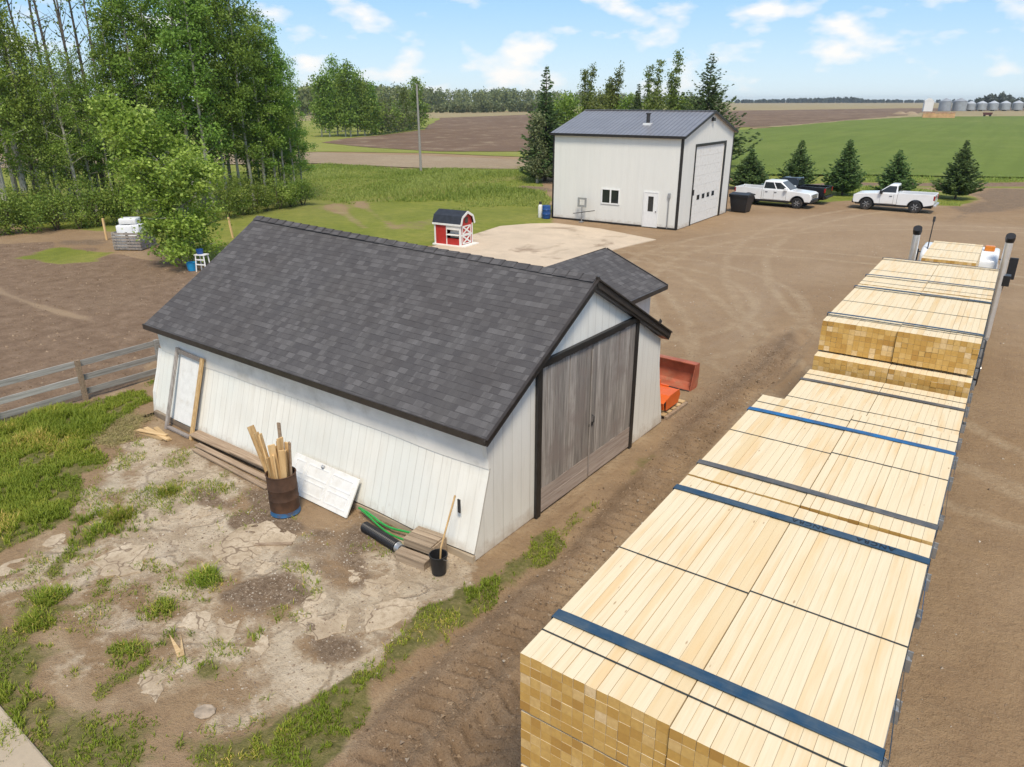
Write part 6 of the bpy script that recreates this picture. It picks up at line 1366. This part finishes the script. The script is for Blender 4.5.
for k_, (x, yb, yt, rd, st, lab) in enumerate(((585, 163, 66, .95, 2, 'slim two-topped poplar furthest left behind the workshop roof'), (611, 163, 67, .85, 2, 'slim poplar behind the workshop left of the roof flue'), (604, 160, 84, .35, 1, 'short thin bare-topped sapling behind the workshop roof'), (649, 163, 61, 1.05, 2, 'full slim poplar just right of the roof flue'), (667, 163, 52, .95, 2, 'tallest thin poplar behind the right half of the workshop roof'))):
    one(x, yb, yt, rd * .8, 6500, .24, 'leaf_poplar', lab, 110 + k_, sig=.24, stems=st, spread=.62, limbs=70, prof=lambda s: .75 * (1 - s) ** .35 + .45 * (1 - s) ** 3, up=1.25)
for k_, (x, yb, yt, rd) in enumerate(((570, 165, 98, 2.2), (598, 164, 97, 2.2), (624, 164, 98, 2.0), (652, 164, 94, 2.2), (678, 163, 98, 2.0), (692, 162, 101, 1.8), (556, 166, 104, 1.8))):
    one(x, yb, yt, rd, 3600, .30, 'leaf_poplar' if k_ % 2 else 'leaf_aspen', 'rounded leafy tree filling in behind the workshop roof', 130 + k_, 'broadleaf_tree', sig=.45, up=.6, group='rounded trees behind the workshop')
# middle-distance clump at the edge of the ploughed field
for k_, (x, yb, yt, rd) in enumerate(((322, 137, 78, 3.2), (330, 137, 68, 3.0), (338, 136, 62, 2.8), (346, 137, 72, 2.8), (351, 137, 66, 3.0), (358, 136, 68, 3.2), (365, 136, 76, 3.2), (372, 135, 84, 3.4), (326, 133, 74, 3.2), (343, 132, 70, 3.2), (360, 132, 74, 3.2))):
    one(x, yb, yt + (0, 5, -2, 6, 0, 4, 7, 3, 8, 2, 6)[k_], rd * .5, 3200, .45, 'leaf_aspen' if k_ % 3 else 'leaf_dark', 'tall slim tree in the clump by the left end of the ploughed field', 150 + k_, 'aspen_tree', sig=.7, up=.9, lo=.15, prof=colp, group='clump of tall trees by the ploughed field', tr=.16)
one(417, 129, 82, 3.6, 3600, .55, 'leaf_dark', 'dark full tree standing behind the bare utility pole', 170, 'broadleaf_tree', sig=.7, up=.9, lo=.04, prof=colp)
one(405, 131, 92, 2.6, 1800, .5, 'leaf_poplar', 'lighter green tree left of the dark tree behind the pole', 171, 'broadleaf_tree', sig=.7, up=.9, lo=.2, prof=colp)
for k_, (x, yb, yt) in enumerate(((376, 135, 106), (383, 134, 104), (390, 133, 108), (397, 132, 110), (401, 131, 107), (410, 130, 112))):
    one(x, yb, yt, 3.0, 1500, .55, 'leaf_shrub' if k_ % 2 else 'leaf_dark', 'grey-green bush between the tall clump and the dark tree', 180 + k_, 'shrub', sig=.8, up=.7, lo=.02, group='grey-green bushes by the ploughed field')
# far woods: masses of crowns nobody could count
def far_wood(name, label, strip, leafm, n, lsize, seed, per=110):
    g = np.random.default_rng(seed); Cs = []; V = []
    for k in range(n):
        s = g.uniform(0, len(strip) - 1); i = int(s); f = s - i; a, c = strip[i], strip[i + 1]
        x = a[0] + (c[0] - a[0]) * f; yb = a[1] + (c[1] - a[1]) * f - g.uniform(0, 1) ** 2 * a[3]; yt = (a[2] + (c[2] - a[2]) * f) + g.normal() * a[4]
        p = G(x, yb); hh = max(2.0, top_z(x, yb, yt)); r = hh * g.uniform(.16, .26); m = per; q = g.normal(size=(m, 3)); q /= np.linalg.norm(q, axis=1)[:, None]; q *= g.uniform(.35, 1, m)[:, None] ** .6
        c_ = np.stack([p.x + q[:, 0] * r, p.y + q[:, 1] * r, hh * .52 + q[:, 2] * hh * .48], 1); Cs.append(c_ + g.normal(size=(m, 3)) * .25); V.append(np.clip(.6 * g.random() + .4 * g.random(m), 0, 1))
    C = np.concatenate(Cs); V = np.concatenate(V); o = quads_mesh(name, leaf_quads(C, lsize, .8), leafm, V); return tag(o, label, 'woodland', None, 'stuff')
M['leaf_far'] = mat_leaf('distant_leaves', [(0, (0.138, 0.185, 0.062)), (.5, (0.196, 0.244, 0.082)), (1, (0.290, 0.325, 0.126))], .2)
M['leaf_far_dark'] = mat_leaf('distant_dark_leaves', [(0, (.060, .080, .058)), (.5, (.085, .105, .072)), (1, (.12, .14, .095))], .2)
far_wood('far_wood', 'long band of distant green woodland beyond the ploughed field', [(300, 116, 86, 3, 1.6), (345, 113, 83, 3, 2.0), (375, 111, 84, 3, 2), (420, 109, 88, 2, 1.5), (470, 108, 90, 2, 1.4), (510, 108, 89, 2, 1.5), (560, 107.5, 92, 2, 1.5), (640, 107, 94, 2, 1.2), (720, 106.5, 97, 1, 1)], M['leaf_far'], 420, 1.9, 301)
far_wood('far_thicket', 'low pale willow thicket in front of the distant woodland', [(425, 113, 105, 1, .8), (470, 113, 104, 1, 1), (520, 112, 102, 1, 1.2), (560, 111.5, 103, 1, 1.2)], M['leaf_shrub'], 150, 1.5, 302)
far_wood('horizon_trees', 'thin dark line of trees along the right horizon', [(735, 103.2, 101, .1, .3), (790, 103.0, 99.5, .1, .4), (850, 103.0, 98, .1, .6), (862, 103.0, 100.5, .1, .3), (930, 102.8, 100.6, .1, .3), (1100, 102.8, 100, .1, .4)], M['leaf_far_dark'], 330, 8.0, 303, 60)
far_wood('bin_yard_trees', 'dark trees rising behind the grain bins', [(975, 108.5, 99, .5, 1.5), (998, 108.5, 93, .5, 2.0), (1012, 108, 99, .5, 1.2), (1060, 108, 96, .5, 1.2)], M['leaf_far_dark'], 60, 2.2, 304)

# ------------------------------------------------------------------ far farmyard: grain bins and the rest
M['bin_steel'] = mat_plain('corrugated_bin_steel', (.36, .38, .40), .45, .35, .12, .4)
M['bin_roof'] = mat_plain('bin_roof_steel', (.55, .57, .59), .4, .3, .08, .4)
for k_, (x, yb, yt, wpx) in enumerate(((944, 111.2, 98.2, 11.5), (958.5, 111.2, 98.0, 13), (969.5, 111.2, 101.0, 9), (980.5, 111.2, 100.8, 9.6), (992, 111.2, 100.7, 9.6), (1004, 111.2, 100.7, 9.6), (1016.5, 111.2, 100.4, 9.8), (1029, 111.2, 100.4, 9.8))):
    p = G(x, yb); hh = top_z(x, yb, yt); dist = np.dot(np.array(p) - np.array((0, 0, CAMH)), _F); r = wpx / FPX * dist / 2
    t = thing('grain_bin', ('large dull grain bin beside the white tower, %s' % ('left one' if k_ == 0 else 'right one')) if k_ < 2 else 'smaller bright-roofed steel grain bin, number %s from the left in the far row' % ('one two three four five six'.split()[k_ - 2]), 'grain bin', p, 0, 'row of grain bins in the far farmyard')
    leg = .12 if k_ > 1 else 0.0; b = MB(); prof = [(r * .98, hh * leg)]
    for q in range(1, 14): prof.append((r * (.985 + .015 * (q % 2)), hh * (leg + (.76 - leg) * q / 13)))
    b.lathe(prof, 28); b.build('wall', [M['bin_steel']], t, True)
    b = MB(); b.lathe([(r * 1.03, hh * .755), (r * .5, hh * .9), (r * .14, hh * .985), (r * .14, hh), (0, hh)], 28); b.build('roof', [M['bin_roof'] if k_ > 1 else M['bin_steel']], t, True)
    if leg:
        b = MB(); b.lathe([(r * .98, hh * .12), (r * .2, hh * .02), (0, hh * .02)], 20)
        b.build('hopper', [M['bin_steel']], t, True)
        for a in range(6): b = MB(); b.bar((r * .9 * math.cos(a * 1.047), r * .9 * math.sin(a * 1.047), 0), (r * .9 * math.cos(a * 1.047), r * .9 * math.sin(a * 1.047), hh * .14), .3, .3); b.build('leg', [M['bin_steel']], t)
p = G(927, 111.5); hh = top_z(927, 111.5, 98.3); t = thing('white_shed', 'tall white steep-roofed building left of the grain bins', 'building', p, YAW + R(-20))
b = MB(); b.box(-2.9, 2.9, -3, 3, 0, hh * .8); b.build('wall', [M['white_board']], t); b = MB(); b.prism([(-3.1, hh * .8), (3.1, hh * .8), (.6, hh), (-.6, hh)], -3.1, 3.1, 'y'); b.build('roof', [M['white_board']], t)
p = G(938, 118.2); M['straw_orange'] = mat_plain('stacked_orange_boards', (.58, .34, .17), .8, 0, .2, .8)
t = thing('lumber_stack', 'long low orange stack in front of the white tower', 'stack', p, YAW + R(-25))
b = MB()
for q in range(8): b.box(-6.4 + q * 1.6, -6.4 + q * 1.6 + 1.56, -2, 2, 0, 2.0 + .15 * (q % 3))
b.build('bales', [M['straw_orange']], t)
b = MB(); b.box(-6.5, 6.5, -2.1, 2.1, 2.32, 2.45); b.build('cover', [M['orange_faded']], t)
for x, lab in ((900, 'left tan gravel heap in the far field'), (911, 'right tan gravel heap in the far field')):
    p = G(x, 114.6); b = MB(); b.lathe([(3.6, 0), (2.9, .5), (1.6, 1.25), (.6, 1.6), (0, 1.65)], 18); o = b.build('gravel_heap', [M['road']], None, True); place(o, p, 0, (1.2, 1.0, 1.0)); tag(o, lab, 'heap')
p = G(987, 116.6); t = thing('grain_trailer', 'dark red farm trailer in front of the grain bins', 'trailer', p, YAW + R(-28)); M['dark_red'] = mat_plain('dark_red_paint', (.10, .028, .022), .5)
b = MB(); b.prism([(-2.2, 1.9), (2.2, 1.9), (1.7, .8), (-1.7, .8)], -.9, .9, 'y'); b.build('box', [M['dark_red']], t)
for sx in (-1.2, 1.2):
    b = MB(); b.tube([(sx, -.9, .5), (sx, .9, .5)], .5, 14); b.build('wheel', [M['black_rubber']], t)
b = MB(); b.box(2.2, 4.0, -.05, .05, .7, .8); b.build('drawbar', [M['dark_steel']], t)

# ================================================================== GRASS, WEEDS, STONES
def scatter(wname, n, region, thr=.35, seed=1, gam=1.0):
    g = np.random.default_rng(seed); w = W[wname].copy(); wx = np.gradient(gx); wy = np.gradient(gy); area = np.outer(wy, wx).ravel()
    k = (PX > region[0]) & (PX < region[1]) & (PY > region[2]) & (PY < region[3]) & (w > thr)
    k = np.where(k)[0]; pr = area[k] * w[k] ** gam; pr /= pr.sum(); j = g.choice(k, n, p=pr); ix, iy = j % NX, j // NX
    return PX[j] + (g.random(n) - .5) * wx[ix], PY[j] + (g.random(n) - .5) * wy[iy], zz[j], g
def blades(name, x, y, z, h, wd, lean, mat, label, g, clump=None):
    n = len(x); az = g.uniform(0, 6.283, n); u = np.stack([np.cos(az), np.sin(az), np.zeros(n)], 1); v = np.stack([-np.sin(az), np.cos(az), np.zeros(n)], 1)
    P0 = np.stack([x, y, z - .01], 1); hh = (h * g.uniform(.5, 1.25, n))[:, None]; ww = (wd * g.uniform(.7, 1.3, n))[:, None]; le = (lean * g.uniform(.2, 1.2, n))[:, None] * hh
    mid = P0 + v * le * .35 + np.array([0, 0, 1]) * hh * .6; tip = P0 + v * le + np.array([0, 0, 1]) * hh * .92
    q1 = np.stack([P0 - u * ww / 2, P0 + u * ww / 2, mid + u * ww * .42, mid - u * ww * .42], 1); q2 = np.stack([mid - u * ww * .42, mid + u * ww * .42, tip + u * ww * .08, tip - u * ww * .08], 1)
    var = np.clip(g.beta(2, 2, n) if clump is None else .5 * clump + .5 * g.random(n), 0, 1)
    o = quads_mesh(name, np.concatenate([q1, q2]), mat, np.concatenate([var, np.clip(var + .12, 0, 1)])); return tag(o, label, 'grass', None, 'stuff')
M['blade'] = mat_leaf('grass_blades', [(0, (0.143, 0.195, 0.017)), (.4, (0.216, 0.280, 0.028)), (.75, (0.310, 0.352, 0.042)), (.92, (0.435, 0.403, 0.071)), (1, (0.752, 0.522, 0.175))], .4)
M['blade_dry'] = mat_leaf('dry_grass_blades', [(0, (0.208, 0.188, 0.066)), (.5, (0.338, 0.288, 0.120)), (1, (0.520, 0.425, 0.216))], .3)
M['blade_lawn'] = mat_leaf('meadow_blades', [(0, (0.185, 0.253, 0.043)), (.5, (0.256, 0.330, 0.061)), (1, (0.380, 0.427, 0.121))], .4)
x, y, z, g = scatter('grass', 180000, (-26, 2, .5, 12), .42, 21, 1.3)
cl = np.clip(.5 + .5 * wob(x, y, 2.2, 77), 0, 1); tall = np.clip(.55 + .75 * wob(x, y, 1.3, 78), .18, 1.5)
edge_ = np.where((x > -7.5) | (x + y < -4.5), .5, 1.0); edge_ = np.where(x < -14.5, 1.0, np.where(x < -11.5, .75, .5)); kk = (wob(x, y, 6.5, 79) + .5 * wob(x, y, 17, 80) > np.where(x < -14.5, -.42, np.where(x > -8.5, -.02, -.02))); x, y, z, cl, tall, edge_ = x[kk], y[kk], z[kk], cl[kk], tall[kk], edge_[kk]
blades('grass', x, y, z, .15 * tall * edge_ + .02 + .05 * g.random(len(x)) ** 3, .014, .75, M['blade'], 'long bright green grass and weeds growing round the broken concrete', g, cl)
x, y, z, g = scatter('straw', 1500, (-26, -10, .5, 12), .3, 22); blades('dry_grass', x, y, z, np.full(len(x), .075), .012, 2.2, M['blade_dry'], 'flattened straw-coloured dead grass near the fence corner', g)
x, y, z, g = scatter('pale', 30000, (-20, -4, .5, 12), .1, 23); kk = (wob(x, y, 2.5, 5) + .6 * wob(x, y, 8, 6) + np.clip((-x - 9.5) * .09 - (y - 5) * .06, -.5, .5) > .42); blades('sprouts', x[kk], y[kk], z[kk], .03 + .07 * g.random(kk.sum()), .012, 1.2, M['blade'], 'thin grass sprouting from cracks in the concrete', g)
# tall meadow grass left of the mown lawn
x, y, z, g = scatter('lawn', 90000, (-75, -24, 25, 82), .5, 24)
kk = (wob(x, y, .12, 91) + .5 * wob(x, y, .5, 92) + np.clip((y - 42 - (x + 60) * .35) / 14, -1, 1.2) > .15); blades('meadow_grass', x[kk], y[kk], z[kk], .12 + .22 * np.clip(.5 + wob(x[kk], y[kk], .25, 97), 0, 1), .05, .7, M['blade_lawn'], 'tall rough meadow grass between the mown lawn and the road', g, np.clip(.5 + .6 * wob(x[kk], y[kk], .35, 93), 0, 1))
# verge weeds by the lane at the far side of the yard
x, y, z, g = scatter('lawn', 16000, (-30, 40, 64, 95), .4, 26); kk = wob(x, y, .4, 95) > -.1; blades('verge_grass', x[kk], y[kk], z[kk], np.full(kk.sum(), .3), .05, .7, M['blade_lawn'], 'rough verge grass round the young spruces', g)
# loose stones and clods
def stones(name, x, y, z, s, mat, label, g):
    n = len(x); base = np.array([(1, 0, 0), (-.5, .87, 0), (-.5, -.87, 0), (.1, .1, .8)]); az = g.uniform(0, 6.283, n); sc = s[:, None, None] * g.uniform(.6, 1.3, (n, 4, 3)); p = base[None] * sc
    c, si = np.cos(az)[:, None], np.sin(az)[:, None]; X = p[..., 0] * c - p[..., 1] * si + x[:, None]; Y = p[..., 0] * si + p[..., 1] * c + y[:, None]; Z = p[..., 2] + z[:, None] - .004
    V = np.stack([X, Y, Z], -1); T = np.concatenate([V[:, [0, 1, 3]], V[:, [1, 2, 3]], V[:, [2, 0, 3]]]); v = g.random(n); o = quads_mesh(name, T, mat, np.tile(v, 3), 3); return tag(o, label, 'stones', None, 'stuff')
def mat_var(name, stops):
    t = NT(name); t.base(t.ramp(t.attr('var').outputs['Fac'], stops), .95, 0, .15); return t.m
M['pebble'] = mat_var('pebbles', [(0, (.20, .15, .11)), (.5, (.31, .24, .18)), (.9, (.42, .36, .29)), (1, (.58, .53, .46))]); M['clod'] = mat_var('clods', [(0, (.14, .095, .06)), (.6, (.235, .163, .105)), (1, (.34, .255, .175))])
x, y, z, g = scatter('soil', 9000, (-20, -4, .5, 12), .25, 31); stones('pebbles', x, y, z, .007 + .020 * g.random(len(x)) ** 4, M['pebble'], 'small loose stones scattered over the soil by the shed', g)
x, y, z, g = scatter('track', 9000, (-8, 1, 1, 24), .3, 32); stones('clods', x, y, z, .010 + .032 * g.random(len(x)) ** 3, M['clod'], 'crumbled earth clods along the churned track', g)
x, y, z, g = scatter('pale', 15000, (-20, -4, .5, 12), .15, 33); stones('rubble', x, y, z, .006 + .028 * g.random(len(x)) ** 5, M['pebble'], 'bits of concrete rubble lying on the broken apron', g)
x, y, z, g = scatter('garden', 5000, (-48, -18, 4, 30), .4, 34); stones('garden_clods', x, y, z, .02 + .05 * g.random(len(x)) ** 3, M['clod'], 'clods of earth over the tilled garden plot', g)
n = 14000; g = np.random.default_rng(35); x = g.uniform(-16, 6, n); y = g.uniform(2, 50, n); kk = ~((x < -6.1) & (y < 16.5) & (x > -18)); x, y = x[kk], y[kk]; stones('gravel', x, y, np.zeros(len(x)), .012 + .03 * g.random(len(x)) ** 4, M['pebble'], 'sparse gravel bits lying over the dirt yard', g)
# individual weed tufts on the apron
for i, (px_, py_, hh, n) in enumerate(((168, 494, .30, 420), (205, 580, .42, 380), (158, 613, .22, 300), (120, 520, .38, 460), (50, 600, .34, 520), (130, 655, .24, 320), (35, 625, .34, 420), (225, 490, .16, 160), (100, 532, .3, 320))):
    p = G(px_, py_); g = np.random.default_rng(400 + i); a = g.uniform(0, 6.28, n); r = .34 * g.random(n) ** .7 * (.85 + .15 * np.sin(a * 3 + i)); o = blades('weed_tuft', p.x + r * np.cos(a), p.y + r * np.sin(a), np.full(n, .02), hh * .8 * (.2 + .7 * np.clip(1.1 - r / .42, 0, 1) * (.4 + .6 * g.random(n))), .013, 1.1, M['blade'], None, g); del o['kind']
    o['category'] = 'weeds'; o['group'] = 'weed tufts on the broken concrete'; o['label'] = ('bushy green weed tuft left of the plank pile', 'upright weed tuft on bare soil in the middle of the apron', 'small round weed tuft near the centre left of the apron', 'tall grass tuft at the upper left edge of the concrete', 'big leafy weed clump at the left edge of the photo', 'low weed tuft above the split board', 'broad weed clump below the big one at the left edge', 'tiny weed tuft in front of the planks', 'grass tuft spilling over the pale upper left slabs')[i]

# ================================================================== AIR
def mat_haze():
    m = bpy.data.materials.new('pale_air'); m.use_nodes = True; n = m.node_tree.nodes; n.clear()
    o = n.new('ShaderNodeOutputMaterial'); v = n.new('ShaderNodeVolumePrincipled'); v.inputs['Color'].default_value = (0.80, 0.88, 0.97, 1); v.inputs['Density'].default_value = 0.00013; v.inputs['Anisotropy'].default_value = 0.2
    m.node_tree.links.new(v.outputs[0], o.inputs['Volume']); return m
b = MB(); b.box(-4700, 4700, -4700, 4700, -6, 24); o = b.build('haze', [mat_haze()]); tag(o, kind='stuff'); o.display_type = 'WIRE'
